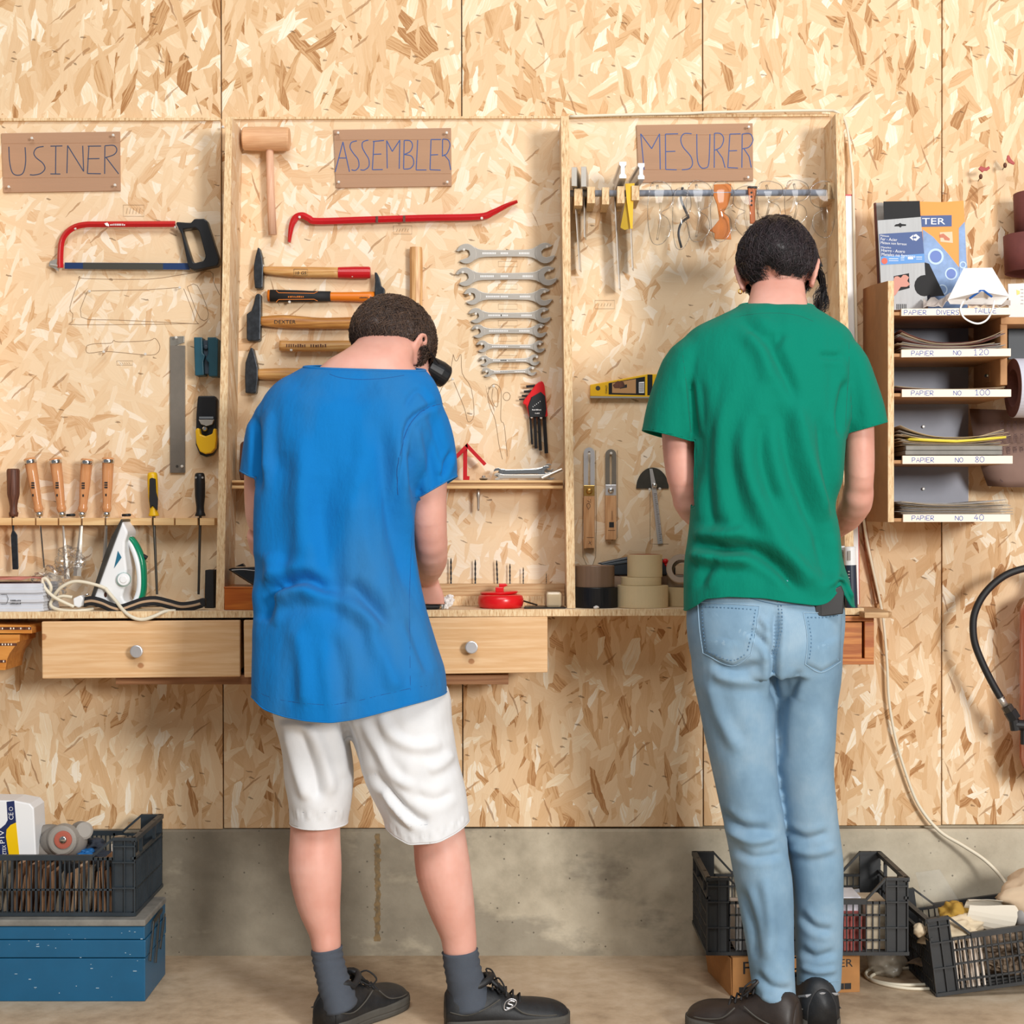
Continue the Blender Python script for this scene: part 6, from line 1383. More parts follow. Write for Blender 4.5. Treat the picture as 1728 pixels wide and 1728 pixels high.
t = thing('yellow_cloth', 'mustard yellow cloth behind the paper cone in the tipped crate', 'cloth', L3(-.15, .12, .1))
b = B(); lump(b, (-.145, .09, .15), (.034, .04, .034), .5, 2, 31, M4=M3); b.mk('cloth', mat('mustard cloth', 'b08a38', .85), t, smooth=True)
t = thing('beige_rag', 'pale beige rag hanging over the left rim of the tipped crate', 'rag', L3(-.21, .05, .1))
b = B(); lump(b, (-.165, .045, .135), (.066, .03, .028), .5, 2.2, 33, M4=M3); lump(b, (-.245, .03, .150), (.014, .014, .015), .3, 2.2, 34, M4=M3, sub=3); b.mk('rag', mat('pale rag', 'd6c4a6', .85), t, smooth=True)
t = thing('wood_sticks', 'pale stick bundle seen through the left of the tipped crate', 'sticks', L3(-.15, .03, .01))
for q in range(6):
    b = B(); x_ = -.178 + q*.0125; v = [L3(x_, .015, .008), L3(x_ + .004, .018, .118)]; b.tube(v, .0042, 8); b.mk('stick', M_LABEL, t)
t = thing('clear_sleeve', 'clear plastic sleeve leaning at the back of the tipped crate', 'sleeve', L3(-.14, .22, .1))
b = B(); b.extr([L3(-.18, .20, .12), L3(-.08, .2, .12), L3(-.13, .22, .235), L3(-.19, .22, .235)], (0, .003, 0)); b.mk('sleeve', M_FILM, t)
t = thing('plastic_bottle', 'small grey plastic bottle lying beside the beige cloth in the tipped crate', 'bottle', L3(-.01, .05, .13))
b = B(); b.lathe(L3(-.005, .05, .125), (.25, -.2, 1), [(0, .014), (.028, .015), (.036, .010), (.042, .006)], 20); b.mk('bottle', mat('grey film bottle', '9c9a98', .3), t, smooth=True)
t = thing('mixed_scraps', 'dark and pale scraps filling the tipped crate', 'scraps', L3(0, .1, .02))
b = B(); lump(b, (.0, .10, .062), (.19, .08, .055), .4, 3, 40, M4=M3, sub=5); tag(b.mk('scraps', mat('mixed scraps', '7c6a58', .85, var=.5, var_scale=30), t), kind='stuff')
t = thing('clear_bag', 'cloudy plastic bag on the floor between the middle and the tipped crate', 'bag', (W(1510, 1650, .3).x, -.25, 0))
b = B(); lump(b, ((1500 - 864) * S(.2), -.17, .035), (.042, .05, .04), .35, 2, 44, floor=.001); b.mk('bag', mat('cloudy film', 'b0a898', .3, alpha=.5), t, smooth=True)
# ------------------------------------------------------------ people
from mathutils.bvhtree import BVHTree
def skin_mat():
    t = NT('skin'); a = t.noise(t.coord, 7, 4, .6); f = t.noise(t.coord, 260, 2)
    t.l(t.ramp(a, [(.3, lin('d49684')), (.55, lin('e1aa9a')), (.75, lin('eabbad'))]), t.b.inputs['Base Color'])
    t.b.inputs['Roughness'].default_value = .5; t.b.inputs['Subsurface Weight'].default_value = .12; t.b.inputs['Subsurface Radius'].default_value = (.012, .004, .002)
    t.b.inputs['Subsurface Scale'].default_value = 1.0; t.bump(f, .12, .0006); return t.m
M_SKIN = skin_mat()
def jersey(name, c, blend=None, blend_amt=0.0, blend_scale=(3.2, 3.2, .9)):
    t = NT(name); f = t.noise(t.coord, 900, 2); w = t.noise(t.map(t.coord, blend_scale), 1.6, 3, .5)
    col = t.mix(t.math('MULTIPLY', t.math('SUBTRACT', w, .45, clamp=True), blend_amt), lin(c), lin(blend or c))  # long upright noise patches mix in the second colour
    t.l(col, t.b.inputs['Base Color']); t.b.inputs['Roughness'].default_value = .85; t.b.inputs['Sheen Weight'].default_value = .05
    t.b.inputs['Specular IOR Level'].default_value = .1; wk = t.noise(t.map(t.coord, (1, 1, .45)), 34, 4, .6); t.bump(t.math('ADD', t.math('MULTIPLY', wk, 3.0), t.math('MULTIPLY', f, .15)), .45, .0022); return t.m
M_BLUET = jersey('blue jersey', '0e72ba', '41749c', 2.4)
M_GREENT = jersey('green jersey', '047b66', '047b66', 0)
M_SHORTS = mat('white twill', 'dfe1e4', .85, var=.03, bump=.25, bscale=700)
def denim():
    t = NT('pale denim'); a = t.noise(t.map(t.coord, (900, 900, 60)), 1, 2); w = t.noise(t.coord, 6, 4, .6)
    c = t.ramp(w, [(.32, lin('6e8fa8')), (.5, lin('82a3bb')), (.7, lin('9cb6c8'))])
    t.l(t.mix(t.math('MULTIPLY', a, .35), c, lin('5b7fa0')), t.b.inputs['Base Color']); t.b.inputs['Roughness'].default_value = .85; t.bump(a, .3, .0006); return t.m
M_DENIM = denim(); M_SEAM = mat('denim seam', '4f7596', .85); M_SEAML = mat('pale denim edge', '93b2c8', .85)
M_SOCK = mat('charcoal sock', '4a515c', .95, bump=.3, bscale=500, var=.06)
M_SHOE = mat('black shoe', '1f2124', .55, var=.3, bump=.3, bscale=300, var_scale=50)
M_SOLE = mat('grey rubber sole', '4d4b46', .75, var=.15)
M_BOOT = mat('dark brown boot', '2e2622', .5, var=.25, bump=.2, bscale=200)
M_HAIRB = mat('dark brown hair', '3a2c26', .5, var=.3, bump=.9, bscale=260, scale3=(1, 1, .3))
M_HAIRK = mat('near black hair', '1d191b', .42, var=.3, bump=.8, bscale=240, scale3=(1, 1, .25))
def limb(b, secs, seg=28, sm=3):
    """secs: (px, py, d, half width in px, half depth in m)"""
    P = smooth_line(secs, sm)
    b.tube([W(x, y, d) for x, y, d, r, q in P], [(q, r * S(d)) for x, y, d, r, q in P], seg, up=(0, 1, 0))
def rings(b, secs, seg=44, sm=3, boxy=2.3):
    """body section stack with level rings: (px, py, d, half width px, half depth m[, forward tilt m])"""
    P = smooth_line([tuple(q) + ((0,) if len(q) < 6 else ()) for q in secs], sm); g = []
    for x, y, d, r, q, tl in P:
        c = W(x, y, d); e = 2 / boxy; row = []
        for k in range(seg):
            a = 2 * math.pi * k / seg; ca, sa = math.cos(a), math.sin(a)
            row.append(c + Vector((math.copysign(abs(ca)**e, ca) * r * S(d), math.copysign(abs(sa)**e, sa) * q, tl * sa)))
        g.append(row)
    G = b.loop(g, closed_v=True); b._f(G[-1]); b._f(G[0][::-1])
def remesh(b, voxel, smooth=4, name='tmp'):
    bmesh.ops.recalc_face_normals(b.bm, faces=b.bm.faces[:])
    seen = set(); flip = []          # every closed shell must face outwards or the union would subtract it
    for f0 in b.bm.faces:
        if f0 in seen: continue
        st = [f0]; seen.add(f0); isl = []
        while st:
            f = st.pop(); isl.append(f)
            for e in f.edges:
                for g in e.link_faces:
                    if g not in seen: seen.add(g); st.append(g)
        c0 = isl[0].verts[0].co; vol = 0
        for f in isl:
            vs = [v.co - c0 for v in f.verts]
            for i in range(1, len(vs) - 1): vol += vs[0].dot(vs[i].cross(vs[i+1]))
        if vol < 0: flip += isl
    if flip: bmesh.ops.reverse_faces(b.bm, faces=flip)
    me = bpy.data.meshes.new(name); b.bm.to_mesh(me); b.bm.free()
    o = bpy.data.objects.new(name, me); SC.collection.objects.link(o)
    r = o.modifiers.new('r', 'REMESH'); r.mode = 'VOXEL'; r.voxel_size = voxel; r.use_smooth_shade = True
    if smooth: s = o.modifiers.new('s', 'SMOOTH'); s.factor = .5; s.iterations = smooth
    dg = bpy.context.evaluated_depsgraph_get(); out = bpy.data.meshes.new_from_object(o.evaluated_get(dg))
    bpy.data.objects.remove(o); bpy.data.meshes.remove(me)
    return out
def proj(co):
    k = (D + co[:, 1]) / F
    return 864 + co[:, 0] / k, 864 + (H - co[:, 2]) / k
def seg_dist(px, py, x0, y0, x1, y1):
    dx, dy = x1 - x0, y1 - y0; L2 = dx*dx + dy*dy + 1e-9
    t = np.clip(((px-x0)*dx + (py-y0)*dy) / L2, 0, 1)
    return np.hypot(px - (x0 + t*dx), py - (y0 + t*dy)), t
FOLD_GAIN = 1.45
def folds(me, lines, nz=None, only_back=True):
    """lines: (pixel polyline, width px, height mm): raises (+) or sinks (-) cloth along drawn creases; ends fade out"""
    n = len(me.vertices); co = np.empty(n*3); me.vertices.foreach_get('co', co); co = co.reshape(-1, 3)
    no = np.empty(n*3); me.vertices.foreach_get('normal', no); no = no.reshape(-1, 3)
    px, py = proj(co); h = np.zeros(n); face = np.clip(-no[:, 1] * 2.2 + .3, 0, 1)
    for pts, w, amp in lines:
        P = smooth_line(pts, 5) if len(pts) > 2 else pts
        m = len(P) - 1; best = np.full(n, 1e9); par = np.zeros(n)
        for i in range(m):
            dd, t = seg_dist(px, py, *P[i][:2], *P[i+1][:2]); q = dd < best
            best[q] = dd[q]; par[q] = (i + t[q]) / m
        env = np.clip(np.minimum(par, 1 - par) * 5 + .12, 0, 1)
        h += FOLD_GAIN * amp / 1000 * (np.exp(-(best / (w * .85))**2) - .35 * np.exp(-((best - w * 1.6) / (w * .9))**2)) * env * face
    if nz: h += nz(px, py, co) * face
    co += no * h[:, None]
    me.vertices.foreach_set('co', co.ravel()); me.update()
    return co
def smooth_zone(me, c, rad, it=26):
    bm = bmesh.new(); bm.from_mesh(me); vs = [v for v in bm.verts if (v.co - c).length < rad]
    for k in range(it): bmesh.ops.smooth_vert(bm, verts=vs, factor=.5, use_axis_x=True, use_axis_y=True, use_axis_z=True)
    bm.to_mesh(me); bm.free(); me.update()
def cut(me, pt, nrm, sel=None):
    """trim the cloth at a plane, keeping the side the normal points away from"""
    bm = bmesh.new(); bm.from_mesh(me)
    fs = [f for f in bm.faces if sel is None or sel(f.calc_center_median())]
    geom = set(fs)
    for f in fs: geom.update(f.verts); geom.update(f.edges)
    bmesh.ops.bisect_plane(bm, geom=list(geom), plane_co=pt, plane_no=nrm, clear_outer=True, clear_inner=False)
    bm.to_mesh(me); bm.free(); me.update()
def warp_z(me, ytgt, y0, fall, only=None):
    """shifts the cloth's lower edge (at pixel row y0) to the row ytgt(px)"""
    n = len(me.vertices); co = np.empty(n*3); me.vertices.foreach_get('co', co); co = co.reshape(-1, 3); px, py = proj(co)
    tgt = np.interp(px, [p[0] for p in ytgt], [p[1] for p in ytgt]); w = np.clip((py - (y0 - fall)) / fall, 0, 1)**1.5
    if only is not None: w = w * only(px, py, co)
    co[:, 2] -= (tgt - y0) * w * (D + co[:, 1]) / F
    me.vertices.foreach_set('co', co.ravel()); me.update()
def trim(me, name, parent, m, pick, r=.0022, flat=.8):
    """rolled edge along one opening of the cloth"""
    bm = bmesh.new(); bm.from_mesh(me); E = [e for e in bm.edges if e.is_boundary]; seen = set(); loops = []
    for e in E:
        if e in seen: continue
        v0 = e.verts[0]; v = e.verts[1]; seen.add(e); P = [v0.co.copy(), v.co.copy()]
        while True:
            nx = [q for q in v.link_edges if q.is_boundary and q not in seen]
            if not nx: break
            seen.add(nx[0]); v = nx[0].other_vert(v); P.append(v.co.copy())
        loops.append(P)
    bm.free(); off_ = ORG[parent]
    for P in loops:
        P = [p + off_ for p in P]; c = sum(P, Vector()) / len(P)
        if len(P) > 20 and pick(c):
            Q = [P[i] for i in range(0, len(P), 2)]; n = len(Q)
            Q = [(Q[i-1] + Q[i] * 2 + Q[(i+1) % n]) / 4 for i in range(n)]
            b = B(); b.tube(Q + [Q[0]], r, 8, flat=flat, cap=False, up=(0, 0, 1)); b.mk(name, m, parent, smooth=True)
class Surf:
    def __init__(s, me):
        bm = bmesh.new(); bm.from_mesh(me); s.t = BVHTree.FromBMesh(bm); bm.free()
    def at(s, px, py, off=.0008):
        o = Vector((0, -D, H)); dr = (W(px, py, 0) - o).normalized(); loc, nrm, i, dist = s.t.ray_cast(o, dr)
        if loc is None: return None
        if nrm.dot(dr) > 0: nrm = -nrm
        return loc + nrm * off
    def line(s, b, pts, r, off=.0006, sm=6, flat=.5):
        P = smooth_line(pts, sm) if sm else pts; out = []
        for x, y in P:
            q = s.at(x, y, off)
            if q is not None and (not out or (q - out[-1]).length < .06): out.append(q)
        if len(out) > 1: b.tube(out, [(r * flat, r)] * len(out), 6, up=(0, 1, 0))
def finger(b, base, dirs, lens, r):
    p = Vector(base); P = [p.copy()]
    for dv, l in zip(dirs, lens): p = p + Vector(dv).normalized() * l; P.append(p.copy())
    P3 = smooth_line(P, 3); n = len(P3); b.tube(P3, [r * (1.05 - .3 * i / (n-1)) for i in range(n)], 10); b.ball(P3[-1], r * .78, 8)
def hand(b, wrist, fw, pn, side, curl=.9, s=1.0):
    """wrist point, direction of the fingers, palm normal (towards what is held), side the thumb is on (+1/-1)"""
    fw = Vector(fw).normalized(); pn = Vector(pn); pn = (pn - fw * pn.dot(fw)).normalized(); lat = fw.cross(pn) * side
    wrist = Vector(wrist); c0 = wrist; c1 = wrist + fw * .09 * s
    b.tube([c0 - fw*.02, c0 + fw*.015*s, c0 + fw*.05*s, c1], [(.021*s, .026*s), (.018*s, .030*s), (.015*s, .040*s), (.013*s, .041*s)], 16, up=pn)
    for k, (o_, l_) in enumerate(((-.030, .9), (-.010, 1.0), (.010, .94), (.029, .76))):
        base = c1 - lat * o_ * s - fw * (.004 + abs(o_) * .15) * s
        a = curl * (1 + .08*k); ds = [fw * math.cos(a*q) + pn * math.sin(a*q) for q in (.45, 1.25, 1.9)]
        finger(b, base - fw*.012*s, [fw] + ds, [.012*s, .043*s*l_, .026*s*l_, .02*s*l_], .0088*s)
    tb = wrist + fw * .025 * s + lat * .024 * s
    finger(b, tb, [fw*.6 + lat*.75 + pn*.2, fw*.85 + lat*.3 + pn*.45, fw*.8 + pn*.7], [.034*s, .032*s, .024*s], .0108*s)
def head(b, C, f, u, s=1.0):
    f = Vector(f).normalized(); u = Vector(u); u = (u - f * u.dot(f)).normalized(); r = f.cross(u)
    R = Matrix((r, f, u)).transposed(); C = Vector(C)
    def L(x, y, z): return C + R @ Vector((x*s, y*s, z*s))
    def ell(c, rad, seg=24):
        g = bmesh.ops.create_uvsphere(b.bm, u_segments=seg, v_segments=seg*2//3, radius=1, matrix=Matrix.Translation(L(*c)) @ R.to_4x4() @ Matrix.Diagonal((rad[0]*s, rad[1]*s, rad[2]*s, 1)))
    ell((0, -.012, .028), (.074, .094, .086), 32)
    ell((0, .040, -.020), (.062, .058, .075)); ell((0, .052, -.062), (.046, .042, .044)); ell((0, .072, -.088), (.022, .018, .018), 16)
    for x in (-1, 1): ell((x*.038, .066, -.025), (.026, .024, .022), 16); ell((x*.045, .03, -.065), (.02, .035, .03), 16)
    b.tube([L(-.04, .080, .028), L(0, .090, .026), L(.04, .080, .028)], .009*s, 10)
    b.tube([L(0, .088, .022), L(0, .104, -.012)], [.008*s, .012*s], 10); ell((0, .106, -.016), (.013, .012, .010), 14)
    for x in (-1, 1): ell((x*.012, .099, -.018), (.008, .009, .007), 10); ell((x*.031, .074, .010), (.013, .011, .010), 14)
    b.tube([L(-.024, .082, -.046), L(0, .094, -.044), L(.024, .082, -.046)], .0055*s, 8); b.tube([L(-.021, .081, -.055), L(0, .091, -.056), L(.021, .081, -.055)], .006*s, 8)
    for x in (-1, 1):
        e = [(x*.080, .012, .018), (x*.088, .000, .030), (x*.092, -.016, .026), (x*.092, -.022, .006), (x*.086, -.016, -.018), (x*.078, -.002, -.034), (x*.074, .006, -.030)]
        b.tube([L(*p) for p in smooth_line(e, 4)], .0052*s, 8)
        b.tube([L(x*.072, .004, .012), L(x*.083, -.010, .012), L(x*.080, -.008, -.012), L(x*.074, .004, -.02)], [(.006*s, .013*s)]*4, 8)
        ell((x*.077, .004, -.030), (.006, .010, .009), 10)
    return L, R
def hair_cap(name, L, m, parent, keep, thick=.012, amp=.35, fr=26, seed=0, sub=5):
    bm = bmesh.new(); bmesh.ops.create_icosphere(bm, subdivisions=sub, radius=1)
    dele = []
    for v in bm.verts:
        p = v.co.copy(); q = Vector((p.x*.076, -.014 + p.y*.097, .028 + p.z*.088))
        k = keep(q); 
        if k < -.012: dele.append(v); continue
        th = thick * max(0, min(1, .25 + k / .02)) * (1 + amp * noise.noise(q * fr + Vector((seed, 0, 0))) + amp * .6 * noise.noise(q * fr * 2.7))
        v.co = L(*(q + p * th))
    bmesh.ops.delete(bm, geom=dele, context='VERTS')
    b = B(); b.bm = bm
    return b.mk(name, m, parent, smooth=True, fixn=False)
def strands(name, L, m, parent, keep, flow, n, ln, r=.0007, lift=.011, curl=.004, seed=1):
    rnd = random.Random(seed); b = B(); c = 0; tries = 0
    while c < n and tries < n * 30:
        tries += 1
        p = Vector((rnd.gauss(0, 1), rnd.gauss(0, 1), rnd.gauss(0, 1))).normalized(); q = Vector((p.x*.077, -.014 + p.y*.098, .028 + p.z*.089))
        k = keep(q)
        if k < .0: continue
        l = ln(q) * rnd.uniform(.6, 1.25); fl_ = Vector(flow(q)); fl_ = (fl_ - p * fl_.dot(p)); fl_ = fl_.normalized() if fl_.length > 1e-4 else p.orthogonal()
        sd = p.cross(fl_); ph = rnd.uniform(0, 6.3); P = []; base = min(1, .4 + k / .03)
        for i in range(5):
            t = i / 4; h = lift * base * rnd.uniform(.8, 1.0)
            w = q + p * (h * (.75 + .6 * t * (1 - t)) - .15 * l * t * t * 0) + fl_ * l * t + sd * curl * math.sin(ph + t * 4.5) - p * (l * t)**2 * 5.0
            P.append(L(*w))
        b.tube(P, [r, r, r*.9, r*.7, r*.3], 3, cap=False); c += 1
    return tag(b.mk(name, m, parent, smooth=True, fixn=False), kind='stuff')
def shoe(parent, heel, ang, length, m_up, m_sole, name='shoe', w=.048, hgt=.095, logo=False, stripe=False, lace=True, collar=True):
    """heel = floor point under the heel, ang = heading on the floor (0 = towards +x)"""
    hp = Vector(heel); fx = Vector((math.cos(ang), math.sin(ang), 0)); sx = Vector((-math.sin(ang), math.cos(ang), 0)); up = Vector((0, 0, 1))
    P = lambda s_, l, z: hp + fx * (s_ * length) + sx * l + up * z
    prof = [(0.0, .62, .80), (.03, .80, .92), (.10, .90, 1.0), (.22, .88, .98), (.34, .86, .90), (.45, .90, .80), (.58, 1.0, .66), (.72, 1.04, .62), (.85, .96, .57), (.94, .76, .48), (.985, .46, .38), (1.0, .16, .26)]
    prof = smooth_line(prof, 3); g = []
    for s_, wv, hv in prof:
        row = []
        for k in range(17):
            a = math.pi * k / 16; row.append(P(s_, math.cos(a) * w * wv * (1 if math.sin(a) < .5 else .92), .018 + (hgt * hv - .018) * math.sin(a)**.62))
        g.append(row)
    b = B(); b.loop(g); b._f([b.bm.verts.new(p) for p in g[0]]); o = b.mk(name, m_up, parent, smooth=True, solid=.002)
    g2 = []
    for z, q in ((0, .96), (.004, 1.03), (.011, 1.05), (.013, 1.02), (.016, 1.06), (.026, 1.05), (.031, 1.0)):
        g2.append([P(s_ if s_ < .5 else s_ + .012, math.cos(sg) * w * wv * q, z + (.010 if s_ < .05 else 0) * 0) for sg in (0,) for s_, wv, hv in prof] + [P(s_ if s_ < .5 else s_ + .012, -w * wv * q, z) for s_, wv, hv in prof[::-1]])
    b = B(); b.loop(g2, closed_v=True); b._f([b.bm.verts.new(p) for p in g2[0]]); b._f([b.bm.verts.new(p) for p in g2[-1]]); b.mk('sole', m_sole, o, smooth=False, bevel=.001)
    b = B(); col = [P(.20 + .17*math.cos(a), .034*math.sin(a), hgt * (.97 + .10 * (math.cos(a) < -.3) + .18 * max(0, math.cos(a)))) for a in [2*math.pi*i/20 for i in range(21)]]
    b.tube(col, .0075, 10, cap=False)
    if collar: b.mk('collar', m_up, o, smooth=True)
    b = B(); tg = [[P(.33 + .14*t_, l, hgt*(1.16 - .34*t_) + (.004 if abs(l) < .01 else 0)) for l in (-.020, 0, .020)] for t_ in (0, .5, 1)]; b.loop(tg); b.mk('tongue', m_up, o, smooth=True, solid=.006)
    b = B()
    for l_ in (-1, 1):
        b.tube([P(s_, l_ * w * k_, z) for s_, k_, z in smooth_line([(.02, .84, .050), (.15, .98, .044), (.30, .96, .056), (.42, .90, .074)], 4)], .0016, 6)
        b.tube([P(s_, l_ * w * k_, z) for s_, k_, z in smooth_line([(.50, .90, .068), (.60, 1.06, .046), (.75, 1.06, .038), (.88, .92, .036)], 4)], .0016, 6)
    tag(b.mk('piping', M_SOLE, o, smooth=True), kind='stuff')
    if lace:
        b = B()
        for i in range(5):
            s_ = .37 + i*.055; z = hgt * (1.0 - .075*i - .02); b.tube([P(s_, -.024, z - .008), P(s_ + .012, 0, z + .006), P(s_, .024, z - .008)], .0024, 6)
        lp = smooth_line([P(.38, 0, hgt + .002), P(.34, .025, hgt + .022), P(.40, .05, hgt + .012), P(.44, .04, hgt - .012), P(.385, .004, hgt)], 5); b.tube(lp, .0019, 6)
        lp = smooth_line([P(.38, 0, hgt + .002), P(.42, -.025, hgt + .016), P(.46, -.045, hgt - .002), P(.43, -.03, hgt - .016), P(.385, -.004, hgt)], 5); b.tube(lp, .0019, 6)
        b.mk('laces', M_BLACKM, o, smooth=True)
    return o, P

# ============================================================ the man in the blue T-shirt
pb = thing('person', 'man in blue T-shirt and white shorts bending over the worktop, seen from behind', 'person', W(690, 1735, .593) * 1.0)
pb.location.z = 0; ORG[pb] = Vector(pb.location)
BF, BU = (.60, .60, -.53), (.30, .42, .85)
BC = W(664, 598, .395)
b = B()
BL, BR = head(b, BC, BF, BU, 1.03)
rings(b, [(595, 800, .53, 105, .09), (598, 700, .51, 118, .085), (606, 655, .49, 102, .072), (617, 632, .497, 90, .070), (621, 616, .494, 76, .068), (628, 605, .487, 69, .067), (638, 594, .476, 60, .063), (646, 583, .460, 52, .057), (651, 570, .437, 45, .050), (655, 552, .412, 34, .040), (656, 538, .40, 24, .03)])
rings(b, [(590, 690, .50, 105, .08), (572, 850, .53, 98, .085), (577, 1000, .55, 106, .085), (598, 1110, .57, 112, .085), (603, 1170, .575, 95, .075)])
limb(b, [(520, 680, .50, 40, .06), (462, 715, .50, 31, .052), (440, 780, .50, 26, .045), (437, 850, .485, 24, .042), (440, 890, .468, 22, .038)])      # left upper arm
b.tube([W(440, 895, .465), W(447, 922, .44), W(470, 950, .36), W(500, 968, .28)], [.036, .037, .030, .024], 16)
hand(b, W(505, 970, .27), (.7, .75, -.2), (0, -.2, -1), -1, .8)
limb(b, [(668, 690, .50, 44, .06), (712, 725, .50, 38, .055), (722, 790, .50, 33, .05), (722, 850, .495, 31.5, .046), (724, 885, .487, 31, .042), (726, 906, .477, 30, .040)])
b.ball(W(727, 915, .470), .0395, 24)
b.tube([W(726, 908, .475), W(728, 930, .45), W(727, 946, .40), W(724, 960, .32), W(722, 968, .24), W(722, 974, .205)], [.036, .039, .037, .032, .027, .025], 18)
hand(b, W(722, 974, .20), (.10, .30, -1), (.25, 1, .25), -1, 1.1, .88)
limb(b, [(530, 1150, .575, 42, .065), (533, 1260, .57, 44, .070), (533, 1330, .57, 43.5, .066), (532, 1400, .57, 42, .062), (532, 1465, .577, 44.5, .066), (538, 1525, .583, 37, .056), (548, 1572, .59, 27, .042), (551, 1600, .597, 24, .037), (553, 1616, .60, 19, .030), (560, 1640, .60, 16, .026)])
limb(b, [(672, 1150, .580, 52, .070), (692, 1260, .593, 55, .075), (720, 1330, .6, 50, .068), (739, 1400, .6, 44.5, .062), (748, 1468, .603, 46.5, .067), (761, 1527, .605, 40, .058), (773, 1575, .605, 31, .044), (776, 1602, .605, 28.5, .039), (778, 1618, .605, 22, .032), (782, 1640, .605, 18, .028)])
me = remesh(b, .0042, 3)
for q_ in ((W(727, 915, .47), .07), (W(440, 905, .46), .06)): smooth_zone(me, *q_)
n_ = len(me.vertices); co_ = np.empty(n_*3); me.vertices.foreach_get('co', co_); co_ = co_.reshape(-1, 3)
low_ = (co_[:, 1] > -.215) & (co_[:, 2] < zt(722) + .0135) & (co_[:, 2] > zt(722) - .09); co_[low_, 2] = zt(722) + .0135; me.vertices.foreach_set('co', co_.ravel()); me.update()
body = link('body', me, M_SKIN, pb, smooth=True)
# hair
def keepB(q):    # q in head coordinates: x right, y forward, z up; positive = hair
    side = -.028 + .25 * max(0, q.y + .02) if q.y > -.02 else -.010 + .05 * abs(q.x)
    fr = .075 - .42 * max(0, q.z - .03) - q.y
    back = q.z - side
    if abs(q.x) > .055 and -.03 < q.y < .025: back = min(back, q.z - .018)      # round the ears
    return min(back, fr if q.z > .02 else .045 - q.y)
hb = hair_cap('hair', BL, M_HAIRB, pb, keepB, .0095, .65, 42, 1)
strands('curls', BL, M_HAIRB, hb, keepB, lambda q: (q.x*.5 + .01, -.2 - q.y, -.9 if q.y < .03 else -.1), 5200, lambda q: .026, .0009, .0125, .005, 2)
M_HAIRL = mat('hair highlights', '5c473a', .4)
strands('light_curls', BL, M_HAIRL, hb, keepB, lambda q: (q.x*.5 + .05*math.sin(q.z*160), -.2 - q.y, -.9 if q.y < .03 else -.1), 1300, lambda q: .022, .0007, .0145, .007, 12)
# black goggles held at the eyes
b = B(); b.lathe(BL(.045, .088, .012), BR @ Vector((.35, 1, 0)), [(-.02, .026), (.012, .029), (.03, .027), (.034, .022)], 28); b.lathe(BL(-.045, .088, .012), BR @ Vector((-.35, 1, 0)), [(-.02, .026), (.012, .029), (.03, .027), (.034, .022)], 28)
b.tube([BL(-.02, .105, .02), BL(.02, .105, .02)], .006, 8); gg = b.mk('goggles', M_BLACK, pb, smooth=False, bevel=.0012)
b = B(); b.tube([BL(.075, .07, .012), BL(.082, .02, .016), BL(.084, -.01, .014)], .0018, 6); b.tube([BL(-.075, .07, .012), BL(-.082, .02, .016), BL(-.084, -.01, .014)], .0018, 6); b.mk('temple_arms', M_BLACK, gg)
# T-shirt
b = B()
rings(b, [(620, 604, .462, 78, .060, .012), (615, 618, .472, 94, .076), (608, 632, .482, 116, .090), (600, 650, .492, 136, .104), (594, 680, .502, 152, .118), (589, 720, .515, 154, .126), (582, 770, .525, 148, .130), (570, 830, .54, 137, .130), (565, 900, .55, 131, .130), (568, 960, .560, 135, .134), (573, 1010, .572, 140, .142), (579, 1060, .585, 149, .152), (586, 1110, .595, 157, .160), (590, 1150, .60, 161, .165), (591, 1230, .605, 163, .165)], 56)
limb(b, [(535, 672, .49, 46, .075), (492, 690, .50, 44, .074), (462, 715, .502, 38, .070), (446, 748, .503, 34, .067), (436, 785, .505, 29, .062), (428, 812, .505, 25, .058)], 32)
limb(b, [(655, 676, .49, 48, .078), (698, 700, .50, 48, .074), (716, 735, .50, 47, .072), (722, 775, .50, 48, .071), (725, 812, .50, 47, .070), (733, 834, .50, 46, .066)], 32)
me = remesh(b, .005, 5)
rndn = lambda px, py, co: np.array([noise.noise(Vector((x*.020, y*.0042, 3))) + .55*noise.noise(Vector((x*.045, y*.009, 9))) for x, y in zip(px, py)]) * .0055 * np.clip((py - 640) / 200, .15, 1.2)
